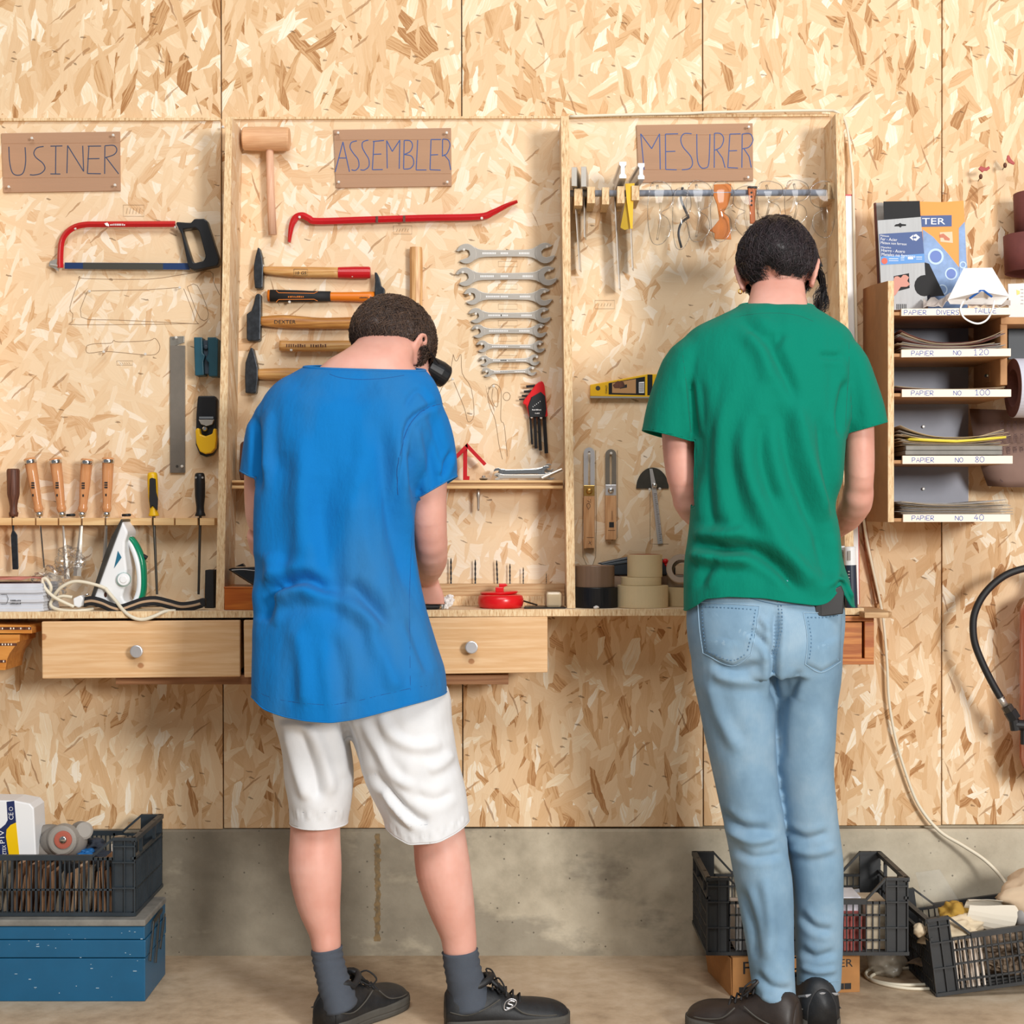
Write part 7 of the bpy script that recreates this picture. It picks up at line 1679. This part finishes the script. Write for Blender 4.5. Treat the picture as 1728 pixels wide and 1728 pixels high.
FB = [([(537, 800), (540, 900), (560, 980), (585, 1040)], 26, -9), ([(478, 760), (474, 860), (480, 960)], 24, -6), ([(508, 730), (512, 850), (520, 950)], 22, 7), ([(600, 770), (604, 860), (625, 950), (660, 1030)], 24, 8),
      ([(640, 700), (648, 800), (668, 900), (690, 990)], 20, -8), ([(668, 730), (675, 820), (700, 940), (720, 1030)], 13, 7), ([(450, 990), (480, 985), (520, 978), (556, 1005)], 13, -13), ([(462, 1012), (500, 1000), (550, 1006), (600, 1030), (640, 1070)], 15, 11),
      ([(590, 980), (620, 1010), (660, 1060)], 12, -7), ([(455, 930), (462, 980), (478, 1010)], 14, 8), ([(440, 1050), (455, 1010), (475, 990)], 14, -12), ([(680, 690), (705, 660), (730, 690)], 6, -3), ([(668, 850), (676, 770), (690, 710), (740, 680)], 5, -5),
      ([(700, 720), (712, 780), (720, 840)], 9, 5), ([(722, 690), (740, 750), (755, 800)], 8, -4), ([(690, 760), (696, 830)], 8, -5), ([(500, 1060), (510, 1130), (515, 1190)], 14, 5), ([(560, 1070), (575, 1140), (580, 1190)], 16, -5), ([(620, 1060), (650, 1120), (670, 1180)], 15, 5), ([(690, 1040), (710, 1100), (725, 1150)], 10, -5),
      ([(430, 700), (436, 760), (438, 830)], 8, -8), ([(455, 690), (452, 750), (450, 800)], 9, 4), ([(480, 640), (560, 660), (640, 650)], 20, -4), ([(760, 760), (752, 790), (745, 805)], 5, -6), ([(612, 640), (590, 760), (600, 860)], 40, -6)]
me.update(); folds(me, FB, rndn)
# cut neck, sleeves, hem
cut(me, W(628, 1196, .58), (0, 0, -1))
me2 = me
warp_z(me, [(420, 1168), (428, 1170), (445, 1184), (480, 1194), (520, 1199), (560, 1201), (600, 1195), (650, 1183), (700, 1172), (755, 1164), (770, 1163)], 1196, 110)
cut(me, W(428, 804, .50), (-.50, 0, -1.1), lambda c: c.x < W(436, 0, .5).x and c.z < W(0, 760, .5).z and c.z > W(0, 860, .5).z)
cut(me, W(731, 827, .50), (.50, 0, -.86), lambda c: c.x > W(712, 0, .5).x and c.z < W(0, 770, .5).z and c.z > W(0, 905, .5).z)
cut(me, W(622, 624, .54), (.03, -.12, 1), lambda c: c.z > W(0, 640, .47).z)
SB = Surf(me)
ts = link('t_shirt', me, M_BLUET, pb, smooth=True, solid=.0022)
M_BSEAM = mat('blue stitching', '0f4f8c', .9)
b = B(); SB.line(b, [(430, 1158), (445, 1172), (480, 1182), (520, 1187), (560, 1189), (600, 1183), (650, 1171), (700, 1160), (752, 1152)], .0011); b.mk('hem_stitching', M_BSEAM, ts)
b = B(); SB.line(b, [(694, 905), (692, 960), (690, 1020), (691, 1080), (692, 1165)], .0012); b.mk('side_seam', M_BSEAM, ts)
b = B(); SB.line(b, [(742, 682), (722, 688), (704, 702), (688, 725), (676, 760), (670, 800), (672, 835)], .0016); b.mk('armhole_seam', M_BSEAM, ts)
b = B(); SB.line(b, [(692, 842), (715, 834), (735, 820), (752, 802)], .0007); b.mk('sleeve_stitching', M_BSEAM, ts)
b = B(); SB.line(b, [(556, 632), (570, 637), (590, 640), (618, 641), (650, 639), (682, 634)], .0014); b.mk('collar_seam', M_BSEAM, ts)
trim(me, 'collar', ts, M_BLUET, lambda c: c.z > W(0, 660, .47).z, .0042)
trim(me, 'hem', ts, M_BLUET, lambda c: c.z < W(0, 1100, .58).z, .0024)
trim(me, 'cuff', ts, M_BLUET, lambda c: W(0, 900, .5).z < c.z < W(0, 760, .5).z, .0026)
# shorts
b = B()
rings(b, [(600, 1060, .578, 118, .115), (604, 1120, .578, 130, .12), (606, 1176, .582, 138, .118)], 40)
limb(b, [(528, 1150, .577, 62, .110), (522, 1200, .574, 59, .105), (531, 1250, .572, 57, .100), (538, 1305, .572, 58, .096), (540, 1350, .572, 52, .092), (538, 1385, .572, 48, .088), (538, 1440, .572, 48, .088)], 32)
limb(b, [(655, 1150, .580, 66, .090), (667, 1186, .588, 92, .108), (680, 1240, .590, 85, .112), (696, 1300, .595, 79, .108), (712, 1350, .6, 75, .102), (721, 1400, .602, 70, .098), (723, 1470, .602, 70, .098)], 32)
me = remesh(b, .005, 4)
rn = lambda px, py, co: np.array([noise.noise(Vector((x*.022, y*.013, 5))) + .5*noise.noise(Vector((x*.05, y*.03, 2))) for x, y in zip(px, py)]) * .0035
FS = [([(610, 1215), (640, 1270), (665, 1310), (700, 1330)], 9, 5), ([(640, 1200), (660, 1240), (700, 1260), (745, 1255)], 10, 4), ([(628, 1300), (660, 1340), (700, 1375), (725, 1385)], 8, -6), ([(645, 1330), (672, 1368), (700, 1390)], 6, 6), ([(720, 1300), (745, 1290), (765, 1270)], 10, 4), ([(700, 1340), (735, 1350), (765, 1335)], 9, -3),
      ([(480, 1230), (500, 1300), (520, 1350)], 10, 5), ([(520, 1220), (545, 1280), (560, 1340)], 12, 5), ([(505, 1230), (530, 1300), (540, 1350)], 10, -5), ([(575, 1210), (592, 1260), (600, 1310)], 12, -9), ([(470, 1215), (500, 1212), (528, 1222)], 7, -4)]
for k in range(16): FS.append(([(652 + k*8.5, 1386 + (10 - abs(k - 6))*1.6), (653 + k*8.5, 1399 + (10 - abs(k - 6))*1.6)], 2.2, 1.4 if k % 2 else -1.4))
for k in range(10): FS.append(([(494 + k*9, 1366), (495 + k*9, 1383)], 2.4, 1.3 if k % 2 else -1.3))
folds(me, FS, rn)
mid = W(612, 0, .58).x
cut(me, W(540, 1387, .57), (-.02, 0, -1), lambda c: c.x < mid and c.z < W(0, 1300, .57).z)
cut(me, W(720, 1402, .6), (.0, 0, -1), lambda c: c.x > mid and c.z < W(0, 1300, .57).z)
warp_z(me, [(645, 1388), (665, 1400), (690, 1411), (740, 1406), (770, 1394), (792, 1383)], 1402, 60, lambda px, py, co: (co[:, 0] > mid).astype(float))
SS = Surf(me); sh_ = link('shorts', me, M_SHORTS, pb, smooth=True, solid=.003)
trim(me, 'hem', sh_, M_SHORTS, lambda c: c.z < W(0, 1300, .58).z, .0024)
M_WSEAM = mat('shorts stitching', 'b8bcc4', .9)
b = B(); SS.line(b, [(493, 1369), (520, 1371), (550, 1371), (585, 1366)], .0010); b.mk('hem_stitching', M_WSEAM, sh_)
b = B(); SS.line(b, [(650, 1376), (670, 1386), (692, 1394), (740, 1388), (786, 1370)], .0010); b.mk('hem_stitching', M_WSEAM, sh_)
b = B(); SS.line(b, [(700, 1190), (735, 1187), (768, 1183)], .0006); SS.line(b, [(608, 1220), (632, 1300), (650, 1350)], .0007); tag(b.mk('seams', M_WSEAM, sh_), kind='stuff')
# socks and shoes
b = B(); limb(b, [(551, 1600, .596, 26.5, .040), (553, 1616, .597, 26, .040), (556, 1630, .60, 26.5, .040), (561, 1650, .602, 27, .042), (568, 1675, .605, 29, .046), (575, 1700, .605, 30, .05)], 28, 4)
for v in b.bm.verts:
    v.co += Vector((1, 0, .3)) * .0016 * math.sin(v.co.z * 420 + v.co.x * 60)
b.mk('sock', M_SOCK, pb, smooth=True)
b = B(); limb(b, [(776.5, 1604, .605, 30.5, .041), (779, 1625, .605, 30.5, .042), (783, 1645, .605, 31, .043), (788, 1668, .60, 33, .047), (793, 1700, .60, 36, .052)], 28, 4)
for v in b.bm.verts:
    v.co += Vector((1, 0, .3)) * .0016 * math.sin(v.co.z * 420 + v.co.x * 60)
b.mk('sock', M_SOCK, pb, smooth=True)
def floor_d(py): return D - F * H / (py - 864)
s1, P1 = shoe(pb, Vector(((752 - 864) * S(.60), -.605, 0)), math.radians(8), .268, M_SHOE, M_SOLE, w=.050, hgt=.098)
b = B(); c = P1(.46, -.047, .052)
for P_ in (smooth_line([(0, 0), (.012, .003), (.024, .010), (.026, .020), (.014, .024), (.002, .018), (-.002, .008)], 3, closed=True),):
    b.tube([c + Vector((x*.9, -.002, z)) for x, z in P_] + [c + Vector((P_[0][0]*.9, -.002, P_[0][1]))], .0011, 6)
b.tube([c + Vector((x, -.002, z)) for x, z in smooth_line([(.020, .018), (.012, .020), (.006, .014), (.016, .010), (.010, .004), (.003, .005)], 3)], .0017, 6); b.mk('side_emblem', M_ALU, s1)
s2, P2 = shoe(pb, Vector(((549 - 864) * S(.62), -.635, 0)), math.radians(57), .268, M_SHOE, M_SOLE, w=.048, hgt=.098)
t = thing('black_tool', 'flat black tool held down on the worktop by the man in blue', 'tool', WT(728, .19))
b = B(); z = zt(728); b.extr([(W(708,0,.19).x, -.19, z + .001), (W(742,0,.19).x, -.185, z + .001), (W(742,0,.16).x, -.13, z + .001), (W(712,0,.16).x, -.13, z + .001)], (0, 0, .012)); b.mk('tool_body', M_BLACK, t, bevel=.004)

# ============================================================ the man in the green T-shirt
pg = thing('person', 'man in green T-shirt and pale jeans with earring, head bent, seen from behind', 'person', W(1320, 1740, .62))
pg.location.z = 0; ORG[pg] = Vector(pg.location)
GC = W(1312, 466, .42)
b = B()
GL, GR = head(b, GC, (.20, .78, -.60), (.10, .60, .80), 1.0)
rings(b, [(1300, 660, .53, 110, .085), (1302, 590, .515, 108, .075), (1308, 550, .50, 78, .064), (1311, 522, .49, 54, .058), (1312, 500, .47, 47, .055), (1313, 478, .445, 43, .050), (1313, 450, .42, 34, .040)])
rings(b, [(1294, 620, .52, 108, .08), (1294, 800, .54, 95, .08), (1292, 950, .555, 98, .082), (1294, 1080, .57, 104, .09)])
limb(b, [(1200, 585, .52, 40, .06), (1158, 625, .52, 32, .052), (1146, 690, .52, 29, .048), (1145, 755, .52, 27, .044), (1151, 808, .515, 25.5, .040), (1158, 832, .505, 25, .038)])
b.ball(W(1160, 846, .50), .034, 24)
b.tube([W(1159, 838, .505), W(1167, 858, .48), W(1190, 880, .40), W(1215, 895, .33), W(1235, 900, .28)], [.034, .034, .029, .024, .022], 16)
hand(b, W(1237, 901, .275), (.6, .7, -.1), (.3, .1, -1), 1, .9)
limb(b, [(1390, 585, .52, 40, .06), (1432, 625, .52, 32, .052), (1445, 690, .52, 28, .048), (1449, 755, .52, 26, .044), (1450, 800, .515, 25, .041), (1449, 822, .507, 25, .038)])
b.ball(W(1448, 838, .50), .0345, 24)
b.tube([W(1449, 826, .505), W(1446, 850, .48), W(1430, 874, .42), W(1408, 893, .35), W(1390, 905, .29)], [.036, .036, .031, .025, .022], 16)
hand(b, W(1388, 906, .285), (-.6, .7, -.1), (-.3, .1, -1), -1, .9)
limb(b, [(1240, 1060, .58, 55, .085), (1249, 1240, .585, 42, .072), (1269, 1380, .59, 38, .062), (1288, 1500, .60, 36, .06), (1302, 1640, .63, 26, .045), (1306, 1725, .66, 26, .05)])
limb(b, [(1355, 1060, .57, 55, .085), (1358, 1240, .565, 40, .072), (1367, 1380, .555, 37, .062), (1379, 1500, .55, 35, .06), (1382, 1620, .555, 26, .045), (1382, 1690, .56, 26, .05)])
me = remesh(b, .0042, 3)
for q_ in ((W(1160, 848, .50), .065), (W(1448, 836, .50), .065)): smooth_zone(me, *q_)
link('body', me, M_SKIN, pg, smooth=True)
def keepG(q):
    side = -.034 if q.y < -.02 else -.034 + .9 * (q.y + .02)
    back = q.z - min(side, .05) + .006 * math.sin(q.x * 90)
    if abs(q.x) > .056 and -.03 < q.y < .025: back = min(back, q.z - .014)
    fr = .085 - .40 * max(0, q.z - .03) - q.y
    return min(back, fr)
hg = hair_cap('hair', GL, M_HAIRK, pg, keepG, .011, .6, 30, 4)
strands('hair_strands', GL, M_HAIRK, hg, keepG, lambda q: (q.x*1.2 + .03, .35 if q.z > .06 else -.3, .3 if q.z > .07 and q.y < 0 else -1), 4600, lambda q: .03 if q.z < .02 else .055, .0009, .0155, .007, 5)
M_HAIRL2 = mat('dark hair sheen', '3a3034', .35)
strands('loose_strands', GL, M_HAIRL2, hg, keepG, lambda q: (q.x*1.2 + .06*math.sin(q.z*120), .35 if q.z > .06 else -.3, .3 if q.z > .07 and q.y < 0 else -1), 1500, lambda q: .028 if q.z < .02 else .055, .0007, .0185, .009, 15)
# loose forelock hanging at the right of the face
b = B(); rnd = random.Random(9)
for i in range(150):
    a = rnd.uniform(-1, 1); p0_ = GL(.045 + .02*rnd.random(), .045 + .03*a, .085 + .02*rnd.random()); x0_ = rnd.uniform(0, 1)
    P = smooth_line([p0_, GL(.085 + .012*x0_, .055 + .02*a, .05), GL(.094 + .012*x0_, .060 + .025*a, .0), GL(.084 + .018*x0_ + .010*math.sin(i), .066 + .03*a, -.035 + .03*rnd.random()), GL(.080 + .012*rnd.random(), .075, -.062 + .02*rnd.random())], 3)
    n = len(P); b.tube([Vector(p) for p in P], [.0009 * (1 - .6*k/(n-1)) for k in range(n)], 3, cap=False)
for i in range(22):     # flyaway hairs over the crown
    s_ = i/22; P = smooth_line([GL(-.05 + .07*s_, -.06 + .03*s_, .095), GL(-.01 + .06*s_, -.02, .135 + .006*rnd.random()), GL(.05 + .03*s_, .02, .118 + .006*rnd.random()), GL(.09 + .01*s_, .04, .06)], 4)
    n = len(P); b.tube([Vector(p) for p in P], [.0007] * n, 3, cap=False)
tag(b.mk('forelock', M_HAIRK, hg, smooth=True, fixn=False), kind='stuff')
b = B(); c = GL(-.083, -.004, -.044); rr = .0052
b.tube([c + Vector((rr*math.cos(a)*.8, rr*math.cos(a)*.4, rr*math.sin(a))) for a in [2*math.pi*i/14 for i in range(15)]], .0013, 8, cap=False); b.mk('earring', mat('gold', 'd9a648', .25, 1), pg, smooth=True)
b = B(); b.tube([W(1357, 500, .44), W(1357.5, 526, .44)], .0009, 6); b.tube([GL(.080, .0, .02), GL(.085, -.005, .0), W(1357, 500, .44)], .0008, 6); b.mk('glasses_cord', M_BLACK, pg)
b = B()
rings(b, [(1309, 514, .487, 58, .056, .008), (1307, 526, .492, 76, .070), (1304, 540, .50, 104, .084), (1299, 558, .508, 132, .098), (1295, 582, .515, 146, .108), (1291, 620, .525, 146, .116), (1291, 680, .54, 137, .120), (1294, 740, .55, 130, .122), (1292, 800, .555, 126, .122), (1288, 850, .56, 121, .122), (1287, 900, .565, 124, .124), (1289, 950, .57, 133, .126), (1296, 1000, .577, 141, .130), (1299, 1070, .58, 143, .132)], 56)
limb(b, [(1200, 592, .515, 42, .072), (1160, 614, .52, 38, .072), (1146, 650, .52, 41, .074), (1135, 695, .52, 44, .074), (1127, 735, .52, 44, .072), (1118, 768, .52, 44, .070)], 32)
limb(b, [(1384, 588, .515, 42, .072), (1420, 608, .52, 38, .072), (1438, 650, .52, 40, .074), (1450, 690, .52, 41, .073), (1459, 726, .52, 39, .071), (1468, 762, .52, 39, .070)], 32)
me = remesh(b, .005, 5)
rn2 = lambda px, py, co: np.array([noise.noise(Vector((x*.016, y*.005, 13))) + .5*noise.noise(Vector((x*.04, y*.012, 19))) for x, y in zip(px, py)]) * .0045
FG = [([(1250, 535), (1290, 575), (1320, 620), (1345, 680)], 12, -7), ([(1300, 560), (1308, 580), (1318, 560)], 10, -5), ([(1262, 560), (1285, 600), (1300, 650)], 14, 5), ([(1380, 600), (1420, 602)], 7, -4), ([(1420, 600), (1425, 660), (1432, 720)], 12, 5), ([(1230, 660), (1215, 740), (1225, 850), (1240, 890)], 16, 6), ([(1180, 640), (1182, 720), (1175, 830)], 12, -5),
      ([(1250, 720), (1265, 810), (1300, 890), (1350, 960), (1400, 1000)], 20, 11), ([(1290, 700), (1285, 780), (1305, 850)], 16, -8), ([(1310, 680), (1330, 780), (1370, 870), (1400, 950)], 17, -9), ([(1345, 680), (1365, 780), (1395, 880)], 15, 8), ([(1385, 700), (1395, 800), (1405, 880)], 12, -7),
      ([(1175, 912), (1220, 925), (1270, 928), (1320, 960), (1345, 1000)], 13, -15), ([(1165, 935), (1210, 942), (1270, 945)], 12, 9), ([(1170, 905), (1220, 905), (1262, 895)], 14, 9), ([(1180, 1000), (1195, 960), (1215, 945)], 10, -5), ([(1400, 1000), (1410, 960), (1400, 900)], 12, 6), ([(1412, 985), (1425, 990), (1436, 1010)], 5, 7), ([(1172, 740), (1168, 690), (1164, 640)], 7, -8), ([(1414, 735), (1418, 690), (1424, 640)], 7, -8), ([(1205, 700), (1195, 800), (1200, 900)], 10, -4)]
folds(me, FG, rn2)
cut(me, W(1300, 1020, .58), (0, 0, -1))
warp_z(me, [(1150, 1030), (1158, 1029), (1175, 1018), (1190, 1006), (1230, 1001), (1290, 1003), (1340, 1011), (1380, 1016), (1396, 1012), (1408, 1001), (1417, 986), (1424, 996), (1436, 1020), (1445, 1024)], 1020, 60)
cut(me, W(1126, 736, .52), (-.26, 0, -1), lambda c: c.x < W(1166, 0, .52).x and c.z < W(0, 690, .5).z and c.z > W(0, 850, .5).z)
cut(me, W(1459, 722, .52), (.28, 0, -1), lambda c: c.x > W(1424, 0, .52).x and c.z < W(0, 670, .5).z and c.z > W(0, 850, .5).z)
cut(me, W(1311, 516, .487), (.08, .28, 1), lambda c: c.z > W(0, 545, .5).z)
SG = Surf(me); tg = link('t_shirt', me, M_GREENT, pg, smooth=True, solid=.0022)
trim(me, 'collar', tg, M_GREENT, lambda c: c.z > W(0, 560, .5).z, .0040)
trim(me, 'hem', tg, M_GREENT, lambda c: c.z < W(0, 950, .58).z, .0022)
trim(me, 'cuff', tg, M_GREENT, lambda c: W(0, 800, .5).z < c.z < W(0, 690, .5).z, .0022)
M_GSEAM = mat('green stitching', '046252', .9)
b = B(); SG.line(b, [(1240, 536), (1270, 531), (1310, 529), (1345, 533), (1372, 543)], .0014); b.mk('collar_seam', M_GSEAM, tg)
b = B(); SG.line(b, [(1090, 716), (1115, 727), (1140, 733), (1164, 736)], .0006); b.mk('sleeve_stitching', M_GSEAM, tg)
b = B(); SG.line(b, [(1492, 703), (1470, 712), (1445, 720), (1428, 724)], .0006); b.mk('sleeve_stitching', M_GSEAM, tg)
b = B(); SG.line(b, [(1150, 572), (1155, 620), (1160, 680), (1166, 730)], .0013); b.mk('armhole_seam', M_GSEAM, tg)
b = B(); SG.line(b, [(1432, 578), (1432, 620), (1428, 680), (1426, 720)], .0013); b.mk('armhole_seam', M_GSEAM, tg)
# jeans
b = B()
rings(b, [(1292, 975, .575, 120, .108), (1292, 1020, .576, 131, .122), (1292, 1060, .580, 132, .130), (1292, 1100, .582, 127, .130), (1294, 1135, .58, 119, .118)], 44, boxy=2.15)
limb(b, [(1240, 1080, .582, 74, .122), (1237, 1130, .583, 68, .112), (1242, 1180, .585, 63, .102), (1249, 1240, .587, 58, .094), (1258, 1310, .59, 52, .084), (1271, 1380, .593, 49.5, .076), (1281, 1440, .597, 48, .075), (1290, 1500, .605, 46.5, .072), (1298, 1570, .615, 41, .066), (1303, 1640, .63, 36, .060), (1309, 1700, .642, 34, .058), (1311, 1760, .65, 34, .058)], 32)
limb(b, [(1352, 1080, .577, 70, .122), (1361, 1130, .573, 58, .112), (1359, 1180, .57, 53, .100), (1358, 1240, .566, 50, .092), (1358, 1310, .562, 47.5, .082), (1366, 1380, .557, 46, .076), (1376, 1440, .553, 44, .073), (1381, 1500, .55, 41, .070), (1382, 1570, .55, 39, .065), (1382, 1620, .55, 37, .061), (1381, 1660, .55, 35.5, .058), (1381, 1720, .55, 35.5, .058)], 32)
me = remesh(b, .0048, 4)
rn3 = lambda px, py, co: np.array([noise.noise(Vector((x*.02, y*.011, 23))) + .5*noise.noise(Vector((x*.05, y*.025, 29))) for x, y in zip(px, py)]) * .0028
FJ = [([(1309, 1030), (1308, 1080), (1305, 1120), (1306, 1180)], 8, -12), ([(1200, 1118), (1240, 1130), (1285, 1120)], 9, -6), ([(1205, 1140), (1245, 1150), (1290, 1150)], 10, 4), ([(1260, 1060), (1290, 1085), (1305, 1112)], 7, -5), ([(1280, 1040), (1300, 1065)], 6, 4), ([(1350, 1130), (1340, 1160), (1335, 1180)], 9, -5), ([(1330, 1140), (1320, 1200), (1318, 1280)], 10, -4),
      ([(1195, 1150), (1215, 1210), (1250, 1270)], 12, 4), ([(1215, 1370), (1250, 1395), (1300, 1400)], 9, -6), ([(1230, 1400), (1270, 1420), (1310, 1412)], 8, 5), ([(1235, 1430), (1275, 1447), (1320, 1440)], 8, -4), ([(1325, 1400), (1360, 1415), (1400, 1405)], 8, -5), ([(1330, 1430), (1370, 1440), (1410, 1430)], 8, 4),
      ([(1250, 1500), (1270, 1560), (1275, 1620)], 9, -6), ([(1290, 1480), (1300, 1560), (1298, 1620)], 10, 5), ([(1275, 1640), (1300, 1665), (1335, 1670)], 8, -5), ([(1285, 1680), (1305, 1690), (1335, 1685)], 6, 4), ([(1350, 1540), (1375, 1565), (1405, 1570)], 8, -5), ([(1350, 1600), (1375, 1615), (1410, 1605)], 8, -5), ([(1350, 1630), (1380, 1640), (1410, 1635)], 6, 4)]
folds(me, FJ, rn3)
midj = W(1343, 0, .6).x
cut(me, W(1309, 1716, .645), (-.05, 0, -1), lambda c: c.z < W(0, 1600, .6).z and c.y < -.50 and c.x < W(1345.5, 0, .6).x)
cut(me, W(1381, 1667, .55), (.05, 0, -1), lambda c: c.z < W(0, 1560, .6).z and c.x > W(1343.5, 0, .57).x)
SJ = Surf(me); jn = link('jeans', me, M_DENIM, pg, smooth=True, solid=.0025)
def seam(name, lines, r=.0008, m=None):
    for ln in lines:
        b = B(); SJ.line(b, ln, r, .0026)
        if len(b.bm.verts) > 8: b.mk(name, m or M_SEAM, jn)
        else: b.bm.free()
def dashes(lines, r=.0011, m=None, on=3.2, off=3.0):
    b = B()
    for ln in lines:
        P = smooth_line(ln, 10); acc = 0; cur = []
        for a, c in zip(P, P[1:]):
            L_ = math.hypot(c[0]-a[0], c[1]-a[1]); n_ = max(1, int(L_))
            for k in range(n_):
                x = a[0] + (c[0]-a[0])*k/n_; y = a[1] + (c[1]-a[1])*k/n_; acc += L_/n_
                if acc % (on + off) < on: cur.append((x, y))
                else:
                    if len(cur) > 1: SJ.line(b, [cur[0], cur[-1]], r, .0032, 0)
                    cur = []
    tag(b.mk('stitching', m or M_SEAM, jn), kind='stuff')
def patch(name, poly, off=.0018):
    cx = sum(p[0] for p in poly)/len(poly); cy = sum(p[1] for p in poly)/len(poly)
    P = []
    for a, c in zip(poly, poly[1:] + poly[:1]):
        for k in range(8): P.append((a[0] + (c[0]-a[0])*k/8, a[1] + (c[1]-a[1])*k/8))
    rows = []
    for s_ in (1.0, .985, .8, .6, .4, .2, .01):
        rows.append([SJ.at(cx + (x-cx)*s_, cy + (y-cy)*s_, off if s_ < 1 else .0) or W(x, y, .7) for x, y in P])
    b = B(); b.loop(rows, closed_v=True); return b.mk(name, M_DENIM, jn, smooth=True)
pkl = [(1179, 1017), (1282, 1023), (1277, 1060), (1267, 1105), (1262, 1110), (1235, 1121), (1190, 1104), (1186, 1100)]
pkr = [(1355, 1034), (1421, 1029), (1419, 1070), (1417, 1115), (1385, 1133), (1360, 1121), (1363, 1080)]
patch('back_pocket', pkl); patch('back_pocket', pkr)
seam('pocket_edge', [[(1179, 1017), (1230, 1019), (1282, 1023)], [(1282, 1023), (1277, 1060), (1267, 1105)], [(1179, 1017), (1182, 1060), (1188, 1102)], [(1188, 1102), (1235, 1122), (1267, 1105)], [(1355, 1034), (1388, 1034), (1421, 1029)], [(1355, 1034), (1362, 1078), (1358, 1120)], [(1358, 1120), (1385, 1134), (1417, 1116)]], .0009, M_SEAML)
dashes([[(1186, 1024), (1230, 1026), (1275, 1029)], [(1275, 1029), (1270, 1062), (1261, 1102)], [(1186, 1024), (1188, 1060), (1193, 1098)], [(1193, 1098), (1235, 1114), (1261, 1102)], [(1362, 1042), (1390, 1042), (1420, 1037)], [(1362, 1042), (1368, 1078), (1364, 1116)], [(1312, 1016), (1317, 1050), (1312, 1085), (1305, 1110)], [(1317, 1016), (1321, 1050), (1316, 1088), (1308, 1114)]])
seam('waist_seam', [[(1258, 1008), (1310, 1020), (1360, 1021)]], .0007)
seam('cuff_stitching', [[(1279, 1703), (1310, 1708), (1342, 1700)], [(1350, 1655), (1380, 1659), (1414, 1654)]], .0007, M_SEAML)
seam('inseam', [[(1306, 1130), (1308, 1200), (1310, 1290), (1322, 1380), (1334, 1450), (1341, 1540), (1342, 1640)]], .0008)
# phone in the back pocket
q = SJ.at(1398, 1034, .004)
if q:
    t = thing('phone', 'black phone sticking out of the back pocket of the jeans', 'phone', q)
    dq = -q.y; b = B(); b.prism([(1370, 1012), (1420, 988), (1425, 1000), (1423, 1036), (1373, 1042)], dq + .000, dq + .010); b.mk('phone_case', mat('phone black', '1a191c', .35), t, bevel=.002)
    b = B(); b.prism([(1376, 1020), (1386, 1018), (1386, 1039), (1376, 1040)], dq + .010, dq + .012); b.mk('camera_strip', M_BLACK, t, bevel=.001)
# boots
s3, P3 = shoe(pg, Vector(((1346 - 864) * S(.69), -.69, 0)), math.radians(152), .245, M_BOOT, M_SOLE, name='boot', w=.052, hgt=.105, collar=False)
s4, P4 = shoe(pg, Vector(((1384 - 864) * S(.60), -.625, 0)), math.radians(96), .275, M_SHOE, M_SOLE, name='boot', w=.050, hgt=.115, collar=False)
b = B(); b.tube([P4(.10, .044, .070), P4(.02, .034, .078), P4(-.002, 0, .084), P4(.02, -.034, .080), P4(.10, -.044, .072)], [(.0012, .0038)] * 5, 6, up=(0, 1, 0)); b.mk('reflective_stripe', mat('grey reflective', 'a8aaae', .35), s4)
